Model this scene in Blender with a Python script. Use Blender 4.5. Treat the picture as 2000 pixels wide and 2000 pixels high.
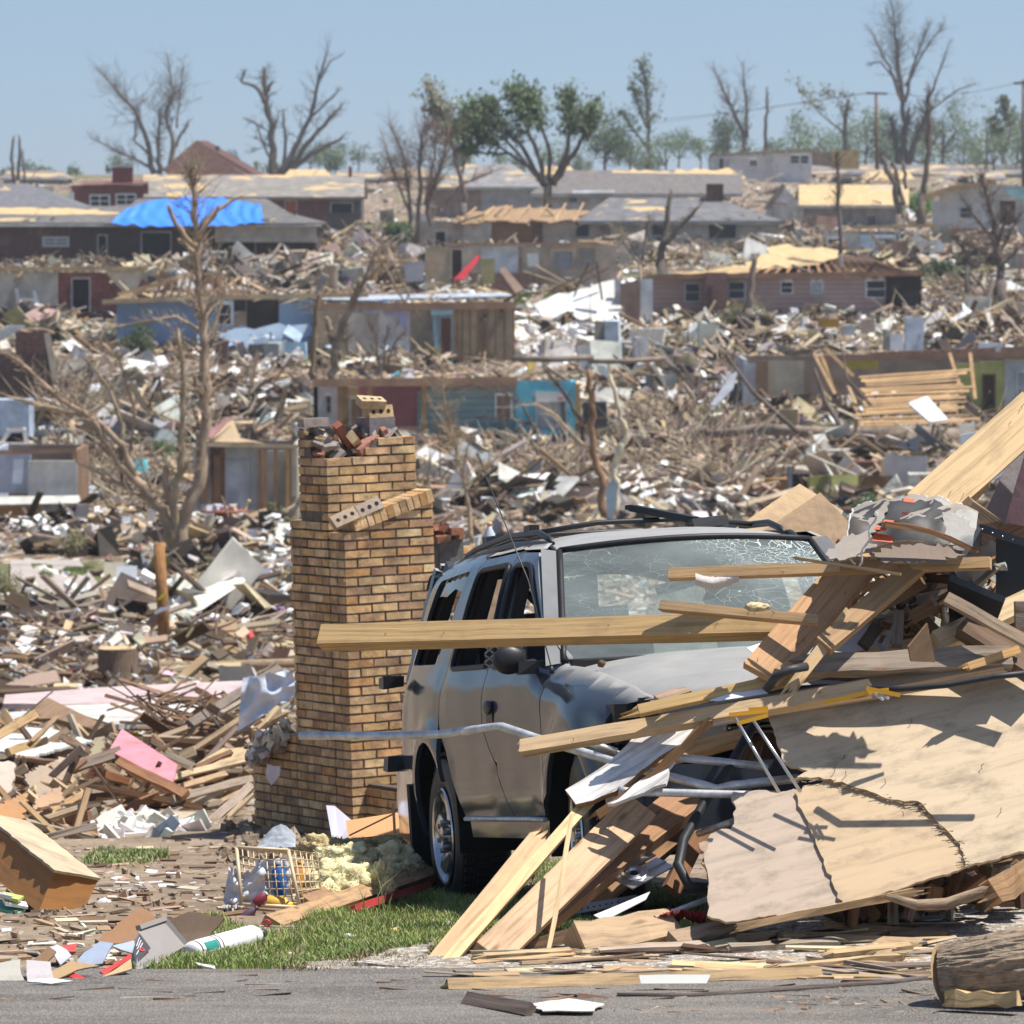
import bpy, bmesh, math, random
from mathutils import Vector, Matrix, Euler, noise
from mathutils.geometry import delaunay_2d_cdt, tessellate_polygon
for o in list(bpy.data.objects): bpy.data.objects.remove(o)
S = bpy.context.scene; COL = S.collection
rnd = random.Random(7)
R = math.radians
# ------------------------------------------------------------------ camera
FPX = 11000.0; HOR = 420.0                       # focal length and horizon in pixels of the 2000 px photograph
TH = math.atan((1000-HOR)/FPX)
cam = bpy.data.cameras.new('camera'); camo = bpy.data.objects.new('camera', cam); COL.objects.link(camo)
camo.rotation_euler = (R(90)-TH, 0, 0); camo.location = (0,0,0)
cam.sensor_width = 36; cam.lens = 36*FPX/2000; cam.clip_start = 1; cam.clip_end = 20000
cam.dof.use_dof = True; cam.dof.focus_distance = 24.5; cam.dof.aperture_fstop = 12.0
S.camera = camo
S.render.resolution_x = 1024; S.render.resolution_y = 1024
# ------------------------------------------------------------------ light
SUN_EL, SUN_AZ = R(66), R(96)                   # azimuth from +Y (view axis) towards +X (right)
w = bpy.data.worlds.new('World'); S.world = w; w.use_nodes = True
nt = w.node_tree; bg = nt.nodes['Background']
sky = nt.nodes.new('ShaderNodeTexSky'); sky.sky_type = 'NISHITA'; sky.sun_disc = False
sky.sun_elevation = SUN_EL; sky.sun_rotation = SUN_AZ
sky.altitude = 0; sky.air_density = 1.0; sky.dust_density = 0.7; sky.ozone_density = 3.0
tcw = nt.nodes.new('ShaderNodeTexCoord'); mpw = nt.nodes.new('ShaderNodeMapping'); mpw.inputs['Location'].default_value = (0,0,.10)
nt.links.new(tcw.outputs['Generated'],mpw.inputs[0]); nt.links.new(mpw.outputs[0],sky.inputs[0])
nt.links.new(sky.outputs[0], bg.inputs[0]); bg.inputs[1].default_value = 0.09
sl = bpy.data.lights.new('sun','SUN'); sl.energy = 5.0; sl.angle = R(0.53); sl.color = (1.0,.945,.86)
so = bpy.data.objects.new('sun', sl); COL.objects.link(so)
sd = Vector((math.sin(SUN_AZ)*math.cos(SUN_EL), math.cos(SUN_AZ)*math.cos(SUN_EL), math.sin(SUN_EL)))
so.rotation_euler = sd.to_track_quat('Z','Y').to_euler(); so.location = sd*50
S.view_settings.view_transform = 'Standard'; S.view_settings.look = 'None'
S.view_settings.exposure = 0.5; S.view_settings.gamma = 1
# ------------------------------------------------------------------ pixel -> place
cT, sT = math.cos(TH), math.sin(TH)
def ray(px, py):
    u = (px-1000)/FPX; v = (1000-py)/FPX
    return Vector((u, cT+sT*v, -sT+cT*v))
def P(px, py, d):
    r = ray(px, py); return r*(d/r.y)
ZT = [(0,-2.75),(20.5,-2.76),(22.75,-2.865),(25.4,-3.10),(30,-3.50),(38,-4.22),(55,-5.42),(70,-6.35),(85,-7.15),(110,-7.9),
      (145,-9.3),(183,-10.4),(215,-10.5),(245,-9.8),(300,-7.9),(330,-6.0),(380,-4.1),(450,-2.5),(550,-.5),(650,2.2),(800,5.6),(1000,6.3),(1300,4),(3000,-5),(9000,-40)]
def smooth_tab(T, x):
    if x <= T[0][0]: return T[0][1]
    for i in range(len(T)-1):
        x0,y0 = T[i]; x1,y1 = T[i+1]
        if x <= x1:
            m0 = (T[i+1][1]-T[max(i-1,0)][1])/max(T[i+1][0]-T[max(i-1,0)][0],1e-6)
            j = min(i+2,len(T)-1); m1 = (T[j][1]-T[i][1])/(T[j][0]-T[i][0])
            h = x1-x0; t = (x-x0)/h
            return (2*t**3-3*t*t+1)*y0+(t**3-2*t*t+t)*h*m0+(-2*t**3+3*t*t)*y1+(t**3-t*t)*h*m1
    return T[-1][1]
def zg(x, y):
    z = smooth_tab(ZT, y)
    if y > 21.2:
        k = min(1,(y-21.2)/3)
        z += k*0.05*noise.noise(Vector((x*.9,y*.9,0)))
    if y > 45:
        k = min(1,(y-45)/40)
        z += k*(.35*noise.noise(Vector((x*.12,y*.09,3)))+.18*noise.noise(Vector((x*.45,y*.3,7))))
    if 20.3 < y < 30: z += .05*max(0,min(x,3.2))*min(1,(y-20.3)/1.5)      # the bank climbs to the right
    return z
def hit(px, py, dmin=19.0):
    r = ray(px, py); d = dmin; prev = d
    while d < 1500:
        if r.z/r.y*d < zg(r.x/r.y*d, d): 
            lo, hi = prev, d
            for _ in range(16):
                m = (lo+hi)/2
                if r.z/r.y*m < zg(r.x/r.y*m, m): hi = m
                else: lo = m
            return r*(hi/r.y)
        prev = d; d *= 1.012
    return r*(1000/r.y)
def sc(d): return FPX/d                          # pixels per metre at depth d
# ------------------------------------------------------------------ mesh builder
class MB:
    def __init__(s): s.v=[]; s.f=[]; s.c=[]; s.uv=[]; s.sm=[]
    def face(s, idx, col, uv=None, smooth=False):
        s.f.append(idx); s.c.append(col); s.uv.append(uv); s.sm.append(smooth)
    def box(s, c, size, rot=None, col=(.5,.5,.5), jit=0, taper=None):
        b = len(s.v); hx,hy,hz = size[0]/2,size[1]/2,size[2]/2
        L = []
        for k in range(8):
            p = Vector((hx if k&1 else -hx, hy if k&2 else -hy, hz if k&4 else -hz))
            if jit: p += Vector((rnd.uniform(-1,1)*jit,rnd.uniform(-1,1)*jit,rnd.uniform(-1,1)*jit))
            if taper and k&1: p.y *= taper; p.z *= taper
            L.append(p)
        c = Vector(c)
        for p in L: s.v.append(c+(rot@p if rot else p))
        ou = rnd.uniform(0,50); ov = rnd.uniform(0,50)
        ax = max(range(3), key=lambda i:size[i])
        for fi,(q,na) in enumerate((((0,4,6,2),0),((1,3,7,5),0),((0,1,5,4),1),((2,6,7,3),1),((0,2,3,1),2),((4,5,7,6),2))):
            o = [i for i in range(3) if i!=na]
            a,bb = (o[0],o[1]) if o[0]==ax or (o[1]!=ax and size[o[0]]>=size[o[1]]) else (o[1],o[0])
            s.face([b+i for i in q], col, [(L[i][a]+ou, L[i][bb]+ov+fi*.37) for i in q])
    def beam(s, p0, p1, w, t, n=None, col=(.5,.4,.25), tilt=0, seg=1, bend=0, jit=0, br0=0, br1=0):
        """a plank from p0 to p1, w wide and t thick, its broad face towards n (default: the camera) turned by tilt about its length"""
        p0 = Vector(p0); p1 = Vector(p1); a = (p1-p0); L = a.length; a.normalize()
        n = Vector(n) if n else -(p0+p1)/2
        n = (n-a*n.dot(a)).normalized()
        if tilt: n = Matrix.Rotation(tilt,3,a)@n
        b = a.cross(n); 
        ou = rnd.uniform(0,80); ov = rnd.uniform(0,80)
        seg = max(seg,1); base = len(s.v); us = []
        for i in range(seg+1):
            k = i/seg; c = p0.lerp(p1,k)+b*(bend*4*k*(1-k)); us.append(ou+L*k)
            for (x,y) in ((-1,-1),(1,-1),(1,1),(-1,1)):
                j = Vector((rnd.uniform(-jit,jit),rnd.uniform(-jit,jit),rnd.uniform(-jit,jit))) if jit else Vector()
                s.v.append(c+b*(x*w/2)+n*(y*t/2)+j)
        vv = [0,w,w+t,2*w+t,2*w+2*t]
        for i in range(seg):
            for k in range(4):
                i0 = base+i*4+k; i1 = base+i*4+(k+1)%4
                s.face([i0,i1,i1+4,i0+4], col, [(us[i],ov+vv[k]),(us[i],ov+vv[k+1]),(us[i+1],ov+vv[k+1]),(us[i+1],ov+vv[k])])
        e = base+seg*4
        s.face([base+3,base+2,base+1,base], col, [(ou,ov),(ou+.02,ov),(ou+.02,ov+.1),(ou,ov+.1)])
        s.face([e,e+1,e+2,e+3], col, [(ou,ov),(ou+.02,ov),(ou+.02,ov+.1),(ou,ov+.1)])
        for (c,dirn,br) in ((p0,-a,br0),(p1,a,br1)):
            if br:
                ns = max(3,int(w/.022)); 
                for q in range(ns):
                    x0 = -w/2+w*q/ns; x1 = x0+w/ns*rnd.uniform(.8,1.15); ln = br*rnd.uniform(.15,1)**1.3
                    xm = (x0+x1)/2+rnd.uniform(-.4,.4)*w/ns; y0 = -t/2; y1 = t/2
                    bb = len(s.v)
                    for (x,y) in ((x0,y0),(x1,y0),(x1,y1),(x0,y1)): s.v.append(c+b*x+n*y-dirn*.003)
                    s.v.append(c+dirn*ln+b*xm+n*rnd.uniform(y0,y1)); s.v.append(c+dirn*ln*.9+b*(xm+.004)+n*rnd.uniform(y0,y1))
                    for tri in ((0,1,4),(1,2,5),(1,5,4),(2,3,5),(3,0,4),(3,4,5)):
                        s.face([bb+i for i in tri], col, [(ou+(ln if i>3 else 0), ov+(x0 if i in(0,3) else x1)) for i in tri])
    def tube(s, pts, rad, n=8, col=(.5,.5,.5), cap=True, smooth=True, rough=0, v0=0):
        pts = [Vector(p) for p in pts]; m = len(pts)
        if not hasattr(rad,'__len__'): rad = [rad]*m
        base = len(s.v); prev = None; acc = rnd.uniform(0,30); us=[]
        for i,p in enumerate(pts):
            t = (pts[min(i+1,m-1)]-pts[max(i-1,0)])
            if t.length < 1e-9: t = Vector((0,0,1))
            t.normalize()
            if prev is None: prev = t.orthogonal().normalized()
            prev = (prev-t*prev.dot(t))
            if prev.length < 1e-6: prev = t.orthogonal()
            prev.normalize(); b = t.cross(prev)
            if i: acc += (p-pts[i-1]).length
            us.append(acc)
            for k in range(n):
                a = 2*math.pi*k/n; r = rad[i]*(1+(rnd.uniform(-rough,rough) if rough else 0))
                s.v.append(p+prev*(math.cos(a)*r)+b*(math.sin(a)*r))
        for i in range(m-1):
            for k in range(n):
                a0 = base+i*n+k; a1 = base+i*n+(k+1)%n
                cir = 6.28*max(rad[i],.004)
                s.face([a0,a1,a1+n,a0+n], col, [(us[i],k/n*cir),(us[i],(k+1)/n*cir),(us[i+1],(k+1)/n*cir),(us[i+1],k/n*cir)], smooth)
        if cap:
            s.face([base+k for k in range(n)][::-1], col, [(math.cos(6.28*k/n)*rad[0],math.sin(6.28*k/n)*rad[0]) for k in range(n)][::-1])
            e = base+(m-1)*n
            s.face([e+k for k in range(n)], col, [(math.cos(6.28*k/n)*rad[-1],math.sin(6.28*k/n)*rad[-1]) for k in range(n)])
    def plate(s, pts, th, col=(.5,.4,.3), rag=0, step=.04, n=None, grain=None, edgecol=None, warp=0):
        """an outline of 3D points flattened onto its best plane and given thickness; rag = ragged outline"""
        pts = [Vector(p) for p in pts]; c = sum(pts,Vector())/len(pts)
        nn = Vector()
        for i in range(len(pts)):
            nn += (pts[i]-c).cross(pts[(i+1)%len(pts)]-c)
        nn.normalize()
        if nn.dot(-c if n is None else Vector(n)) < 0: nn = -nn
        u = (Vector(grain) if grain else pts[1]-pts[0]); u = (u-nn*u.dot(nn)).normalized(); v = nn.cross(u)
        q = [((p-c).dot(u),(p-c).dot(v)) for p in pts]
        if rag:
            q2 = []
            for i in range(len(q)):
                a = q[i]; b = q[(i+1)%len(q)]; L = math.hypot(b[0]-a[0],b[1]-a[1]); k = max(1,int(L/step))
                dx,dy = (b[0]-a[0])/max(L,1e-6),(b[1]-a[1])/max(L,1e-6)
                for j in range(k):
                    o = rnd.gauss(0,rag) if j else 0; o = max(-2*rag,min(2*rag,o))
                    q2.append((a[0]+dx*L*j/k-dy*o+ (rnd.uniform(-.3,.3)*step*dx if j else 0), a[1]+dy*L*j/k+dx*o))
            q = q2
        tri = tessellate_polygon([[Vector((x,y,0)) for x,y in q]])
        area = sum(q[i][0]*q[(i+1)%len(q)][1]-q[(i+1)%len(q)][0]*q[i][1] for i in range(len(q)))
        base = len(s.v); m = len(q); ou = rnd.uniform(0,50)
        def w_(x,y): return warp*(math.sin(x*2.1+1)*math.cos(y*2.7)) if warp else 0
        for x,y in q: s.v.append(c+u*x+v*y+nn*(th/2+w_(x,y)))
        for x,y in q: s.v.append(c+u*x+v*y+nn*(-th/2+w_(x,y)))
        for t in tri:
            t = list(t); ar = (q[t[1]][0]-q[t[0]][0])*(q[t[2]][1]-q[t[0]][1])-(q[t[2]][0]-q[t[0]][0])*(q[t[1]][1]-q[t[0]][1])
            if ar < 0: t = t[::-1]
            uv = [(q[i][0]+ou,q[i][1]+ou) for i in t]
            s.face([base+i for i in t], col, uv); s.face([base+m+i for i in t[::-1]], col, uv[::-1])
        ec = edgecol or tuple(x*.8 for x in col)
        for i in range(m):
            j = (i+1)%m
            idx = [base+i,base+m+i,base+m+j,base+j]
            if area < 0: idx = idx[::-1]
            s.face(idx, ec, [(0,0),(0,th),(.03,th),(.03,0)])
    def grid(s, fn, nu, nv, col, smooth=True, colfn=None, uvs=1):
        base = len(s.v)
        for i in range(nu+1):
            for j in range(nv+1): s.v.append(Vector(fn(i/nu,j/nv)))
        for i in range(nu):
            for j in range(nv):
                a = base+i*(nv+1)+j
                c = colfn(i/nu,j/nv) if colfn else col
                s.face([a,a+nv+1,a+nv+2,a+1], c, [(i/nu*uvs,j/nv*uvs),((i+1)/nu*uvs,j/nv*uvs),((i+1)/nu*uvs,(j+1)/nv*uvs),(i/nu*uvs,(j+1)/nv*uvs)], smooth)
    def blob(s, c, r, col, n=2, amp=.25, freq=3, sq=(1,1,1), seed=0, colfn=None):
        bm = bmesh.new(); bmesh.ops.create_icosphere(bm, subdivisions=n, radius=1)
        base = len(s.v); c = Vector(c)
        for v in bm.verts:
            d = v.co.normalized(); k = 1+amp*noise.noise(d*freq+Vector((seed*3.1,seed,0)))+amp*.5*noise.noise(d*freq*2.7+Vector((seed,9,0)))
            s.v.append(c+Vector((d.x*sq[0],d.y*sq[1],d.z*sq[2]))*r*k)
        for f in bm.faces: s.face([base+v.index for v in f.verts], col, None, True)
        bm.free()
    def lathe(s, prof, o, ax, n=32, col=(.5,.5,.5), smooth=True, ref=None):
        """prof = [(r, h)...] turned about the axis ax through o"""
        ax = Vector(ax).normalized(); e1 = (Vector(ref) if ref else ax.orthogonal()).normalized(); e2 = ax.cross(e1); o = Vector(o); base = len(s.v)
        for r,h in prof:
            for k in range(n):
                a = 2*math.pi*k/n; s.v.append(o+ax*h+(e1*math.cos(a)+e2*math.sin(a))*r)
        for i in range(len(prof)-1):
            for k in range(n):
                a0 = base+i*n+k; a1 = base+i*n+(k+1)%n
                s.face([a0,a1,a1+n,a0+n], col, [(k/n,i*.1),((k+1)/n,i*.1),((k+1)/n,i*.1+.1),(k/n,i*.1+.1)], smooth)
    def build(s, name, mat, parent=None, label=None, cat=None, group=None, kind=None, origin=None, auto=None):
        if not s.f: return None
        if origin is None:
            if parent is not None: origin = Vector((0,0,0))
            else:
                n = len(s.v); lo = min(p.z for p in s.v)
                origin = Vector((sum(p.x for p in s.v)/n, sum(p.y for p in s.v)/n, lo))
        off = Vector(origin)
        if parent is not None and not parent.get('_local'): off = parent.location.copy() if parent.parent is None else wloc(parent)
        me = bpy.data.meshes.new(name)
        me.from_pydata([tuple(p-off) for p in s.v], [], s.f)
        ca = me.color_attributes.new('Col','FLOAT_COLOR','CORNER')
        buf = []; ub = []
        for f,c,uv in zip(s.f,s.c,s.uv):
            c4 = (c[0],c[1],c[2],1.0)
            for k in range(len(f)): buf.extend(c4)
            if uv is None:
                for i in f: ub.extend((s.v[i].x*.7+s.v[i].y*.3, s.v[i].z+s.v[i].y*.4))
            else:
                for q in uv: ub.extend(q)
        ca.data.foreach_set('color', buf)
        ul = me.uv_layers.new(name='UVMap'); ul.data.foreach_set('uv', ub)
        me.polygons.foreach_set('use_smooth', s.sm)
        me.materials.append(mat); me.update()
        if auto:
            bm = bmesh.new(); bm.from_mesh(me); bmesh.ops.remove_doubles(bm, verts=bm.verts, dist=1e-5); bm.to_mesh(me); bm.free()
            me.set_sharp_from_angle(angle=R(auto))
        o = bpy.data.objects.new(name, me); COL.objects.link(o)
        if parent is not None:
            o.parent = parent
        else: o.location = off
        if label: o['label'] = label
        if cat: o['category'] = cat
        if group: o['group'] = group
        if kind: o['kind'] = kind
        return o
def wloc(o):
    p = Vector((0,0,0)); 
    while o is not None: p += o.location; o = o.parent
    return p
def T(name, loc, label, cat, group=None):
    o = bpy.data.objects.new(name, None); COL.objects.link(o); o.location = loc; o.empty_display_size = .1
    o['label'] = label; o['category'] = cat
    if group: o['group'] = group
    return o
def copy_tree(o, loc, label=None, rot=None):
    c = o.copy(); COL.objects.link(c); c.location = loc
    if label: c['label'] = label
    if rot is not None: c.rotation_euler = rot
    for ch in o.children:
        k = ch.copy(); COL.objects.link(k); k.parent = c
    return c
# ------------------------------------------------------------------ materials
def newmat(name):
    m = bpy.data.materials.new(name); m.use_nodes = True; t = m.node_tree
    return m, t, t.nodes['Principled BSDF'], t.nodes, t.links
def mix(t, fac, a, b, mode='MIX'):
    n = t.nodes.new('ShaderNodeMix'); n.data_type='RGBA'; n.blend_type = mode
    for s_,v in ((0,fac),(6,a),(7,b)):
        if hasattr(v,'links') or isinstance(v,bpy.types.NodeSocket): t.links.new(v,n.inputs[s_])
        else: n.inputs[s_].default_value = v if s_==0 else (tuple(v)+(1,) if len(v)==3 else v)
    return n.outputs[2]
def nz(t, vec, scale, detail=4, rough=.55, dist=0, sub=None):
    n = t.nodes.new('ShaderNodeTexNoise'); n.inputs['Scale'].default_value=scale; n.inputs['Detail'].default_value=detail
    n.inputs['Roughness'].default_value=rough; n.inputs['Distortion'].default_value=dist
    if vec is not None: t.links.new(vec,n.inputs['Vector'])
    return n.outputs[0]
def ramp(t, fac, stops):
    n = t.nodes.new('ShaderNodeValToRGB'); e = n.color_ramp.elements
    while len(e) < len(stops): e.new(.5)
    for i,(p,c) in enumerate(stops): e[i].position = p; e[i].color = (c,c,c,1) if not hasattr(c,'__len__') else tuple(c)+(1,)
    t.links.new(fac,n.inputs[0]); return n.outputs[0]
def mapv(t, out, scale):
    n = t.nodes.new('ShaderNodeMapping'); n.inputs['Scale'].default_value = scale; t.links.new(out,n.inputs[0]); return n.outputs[0]
def bump(t, h, strength, dist, bsdf):
    n = t.nodes.new('ShaderNodeBump'); n.inputs['Strength'].default_value=strength; n.inputs['Distance'].default_value=dist
    t.links.new(h,n.inputs['Height']); t.links.new(n.outputs[0],bsdf.inputs['Normal'])
def attr_mat(name, rough=.75, metal=0.0, spec=.3, ns=5, amt=.25, bs=30, bd=.004, dirt=0, dirtcol=(.16,.12,.09), dscale=2.5, coat=0):
    m,t,b,N,L = newmat(name)
    a = N.new('ShaderNodeAttribute'); a.attribute_name='Col'; tc = N.new('ShaderNodeTexCoord'); ob = tc.outputs['Object']
    f = ramp(t, nz(t,ob,ns,5), [(.3,1-amt),(.7,1+amt*.5)])
    c = mix(t,1,a.outputs[0],f,'MULTIPLY')
    if dirt: c = mix(t, ramp(t, nz(t,ob,dscale,6,.65), [(.62-.25*dirt,0.0),(.75,dirt)]), c, dirtcol)
    L.new(c,b.inputs['Base Color']); b.inputs['Roughness'].default_value=rough; b.inputs['Metallic'].default_value=metal
    b.inputs['Specular IOR Level'].default_value=spec; b.inputs['Coat Weight'].default_value=coat
    if bd: bump(t, nz(t,ob,bs,4), .6, bd, b)
    return m
def wood_mat(name, amt=.45, dirt=.35, gs=(1.2,38,1), knots=True, bd=.003, rough=.75, stain=(.13,.10,.08)):
    m,t,b,N,L = newmat(name)
    a = N.new('ShaderNodeAttribute'); a.attribute_name='Col'; uv = N.new('ShaderNodeUVMap').outputs[0]
    warp = nz(t, mapv(t,uv,(1.2,4,1)), 1.3, 2)
    va = N.new('ShaderNodeVectorMath'); va.operation='MULTIPLY_ADD'; cb = N.new('ShaderNodeCombineXYZ'); L.new(warp,cb.inputs[1])
    L.new(cb.outputs[0],va.inputs[0]); va.inputs[1].default_value=(0,.06,0); L.new(uv,va.inputs[2])
    g = nz(t, mapv(t,va.outputs[0],gs), 1.6, 6, .62)
    c = mix(t,1,a.outputs[0], ramp(t,g,[(.28,1-amt),(.5,1.0),(.75,1+amt*.3)]),'MULTIPLY')
    if knots:
        vo = N.new('ShaderNodeTexVoronoi'); vo.inputs['Scale'].default_value=1; L.new(mapv(t,uv,(2.6,9,1)),vo.inputs['Vector'])
        c = mix(t, ramp(t,vo.outputs['Distance'],[(.05,.75),(.13,0.0)]), c, (.16,.075,.03))
    c = mix(t, ramp(t, nz(t,mapv(t,uv,(3,6,1)),1.6,7,.68), [(.5,0.0),(.72,dirt)]), c, stain)
    L.new(c,b.inputs['Base Color']); b.inputs['Roughness'].default_value=rough; b.inputs['Specular IOR Level'].default_value=.25
    bump(t, g, .7, bd, b)
    return m
M = {}
M['matte'] = attr_mat('painted_matte')
M['far'] = attr_mat('weathered_far', ns=1.1, amt=.35, bd=0, dirt=.45, dscale=.9)
M['clean'] = attr_mat('plain_plastic', rough=.45, amt=.08, bd=0, spec=.45)
M['dirty'] = attr_mat('dirty_panel', rough=.6, ns=3, amt=.2, dirt=.6, dscale=4)
M['white'] = attr_mat('white_sheet', rough=.4, amt=.1, ns=4, dirt=.3, dscale=5, bd=0)
M['black'] = attr_mat('black_rubber', rough=.5, amt=.3, ns=8, bd=.001, bs=60)
M['galv'] = attr_mat('galvanised_steel', rough=.42, metal=.5, ns=22, amt=.35, bd=.0006, bs=80, dirt=.35, dscale=9)
M['steel'] = attr_mat('pressed_steel', rough=.3, metal=.9, ns=8, amt=.2, bd=0, dirt=.2, dscale=8)
M['chrome'] = attr_mat('scuffed_chrome', rough=.18, metal=.95, ns=12, amt=.25, bd=.002, bs=7, dirt=.3, dscale=8)
M['wood'] = wood_mat('raw_lumber')
M['old'] = wood_mat('weathered_lumber', amt=.6, dirt=.55, gs=(1.5,30,1), bd=.006)
M['ply'] = wood_mat('plywood', amt=.3, dirt=.6, gs=(1.1,14,1), knots=False, bd=.0015)
M['bark'] = wood_mat('bark', amt=.75, dirt=.6, gs=(4,26,1), knots=False, bd=.02, rough=.95, stain=(.10,.075,.055))
M['barkfar'] = attr_mat('far_bark', rough=.9, ns=2.2, amt=.45, bd=0)
M['leaf'] = attr_mat('foliage', rough=.6, ns=.8, amt=.35, bd=0)
M['brick'] = attr_mat('tan_brick', rough=.85, ns=9, amt=.3, bs=45, bd=.006, dirt=.85, dirtcol=(.10,.062,.045), dscale=7)
M['mortar'] = attr_mat('dark_mortar', rough=.95, ns=20, amt=.3, bs=60, bd=.003)
M['foam'] = attr_mat('fibre_wool', rough=1, spec=.05, ns=11, amt=.22, bs=40, bd=.016, dirt=.4, dirtcol=(.33,.26,.12), dscale=6)
M['cloth'] = attr_mat('creased_cloth', rough=.9, spec=.1, ns=9, amt=.25, bs=14, bd=.01)
def siding_mat(name, pitch, amt=.45):
    m,t,b,N,L = newmat(name)
    a = N.new('ShaderNodeAttribute'); a.attribute_name='Col'; ge = N.new('ShaderNodeTexCoord'); ob = ge.outputs['Object']
    sx = N.new('ShaderNodeSeparateXYZ'); L.new(ob,sx.inputs[0])
    d = N.new('ShaderNodeMath'); d.operation='DIVIDE'; L.new(sx.outputs[2],d.inputs[0]); d.inputs[1].default_value=pitch
    fr = N.new('ShaderNodeMath'); fr.operation='FRACT'; L.new(d.outputs[0],fr.inputs[0])
    c = mix(t,1,a.outputs[0], ramp(t,fr.outputs[0],[(0.0,1-amt),(.13,1-amt),(.2,1.0)]),'MULTIPLY')
    c = mix(t, ramp(t, nz(t,ob,.9,6,.65), [(.5,0.0),(.7,.5)]), c, (.22,.18,.15))
    L.new(c,b.inputs['Base Color']); b.inputs['Roughness'].default_value=.7; bump(t, fr.outputs[0], .8, .03, b)
    return m
M['siding'] = siding_mat('lap_siding', .28); M['siding_n'] = siding_mat('narrow_siding', .16)
def brickfar_mat():
    m,t,b,N,L = newmat('far_brick'); a = N.new('ShaderNodeAttribute'); a.attribute_name='Col'
    ob = N.new('ShaderNodeTexCoord').outputs['Object']
    n = nz(t, mapv(t,ob,(4,4,12)), 1.0, 3); c = mix(t,1,a.outputs[0],ramp(t,n,[(.35,.6),(.65,1.35)]),'MULTIPLY')
    c = mix(t, ramp(t, nz(t,ob,.7,6,.65), [(.52,0.0),(.7,.5)]), c, (.20,.16,.14))
    L.new(c,b.inputs['Base Color']); b.inputs['Roughness'].default_value=.9; return m
M['brickfar'] = brickfar_mat()
def roof_mat():
    """shingles torn off in patches down to the tan deck; Col alpha-free: base colour is the shingle, deck patches by noise in UV"""
    m,t,b,N,L = newmat('stripped_shingle_roof'); a = N.new('ShaderNodeAttribute'); a.attribute_name='Col'
    ob = N.new('ShaderNodeTexCoord').outputs['Object']; 
    s = mix(t,1,a.outputs[0],ramp(t,nz(t,mapv(t,ob,(1.2,1.2,6)),1.0,4),[(.3,.65),(.7,1.25)]),'MULTIPLY')
    k = ramp(t, nz(t,mapv(t,ob,(.22,.5,.5)),1,5,.6), [(.54,0.0),(.57,1.0)])
    c = mix(t,k,s,(.52,.38,.20)); L.new(c,b.inputs['Base Color']); b.inputs['Roughness'].default_value=.9; return m
M['roof'] = roof_mat()
M['dull'] = attr_mat('dull_enamel', rough=.55, ns=6, amt=.2, dirt=.5, dscale=7, bd=0)
M['shingle'] = attr_mat('shingle', rough=.9, ns=2.5, amt=.35, bd=0, dirt=.25, dirtcol=(.34,.27,.18), dscale=.8)
M['deck'] = attr_mat('roof_deck', rough=.85, ns=2, amt=.22, bd=0, dirt=.3, dirtcol=(.25,.19,.12), dscale=1.2)
# colours
WN=(.48,.34,.195); WL=(.57,.43,.27); WG=(.30,.24,.185); WD=(.10,.06,.035); WB=(.27,.15,.075); PL=(.50,.38,.255); WH=(.74,.75,.76); OSB=(.56,.41,.22)
def jc(c, a=.12):
    k = 1+rnd.uniform(-a,a); return tuple(max(0,min(1,x*k*(1+rnd.uniform(-a,a)*.3))) for x in c)
def inpoly(x, y, poly):
    r = False; j = len(poly)-1
    for i in range(len(poly)):
        xi,yi = poly[i]; xj,yj = poly[j]
        if (yi>y) != (yj>y) and x < (xj-xi)*(y-yi)/(yj-yi)+xi: r = not r
        j = i
    return r
def rrot(): return Euler((rnd.uniform(0,6.28),rnd.uniform(0,6.28),rnd.uniform(0,6.28))).to_matrix()
def frot(mx=.35): return Euler((rnd.gauss(0,mx),rnd.gauss(0,mx),rnd.uniform(0,6.28))).to_matrix()
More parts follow.
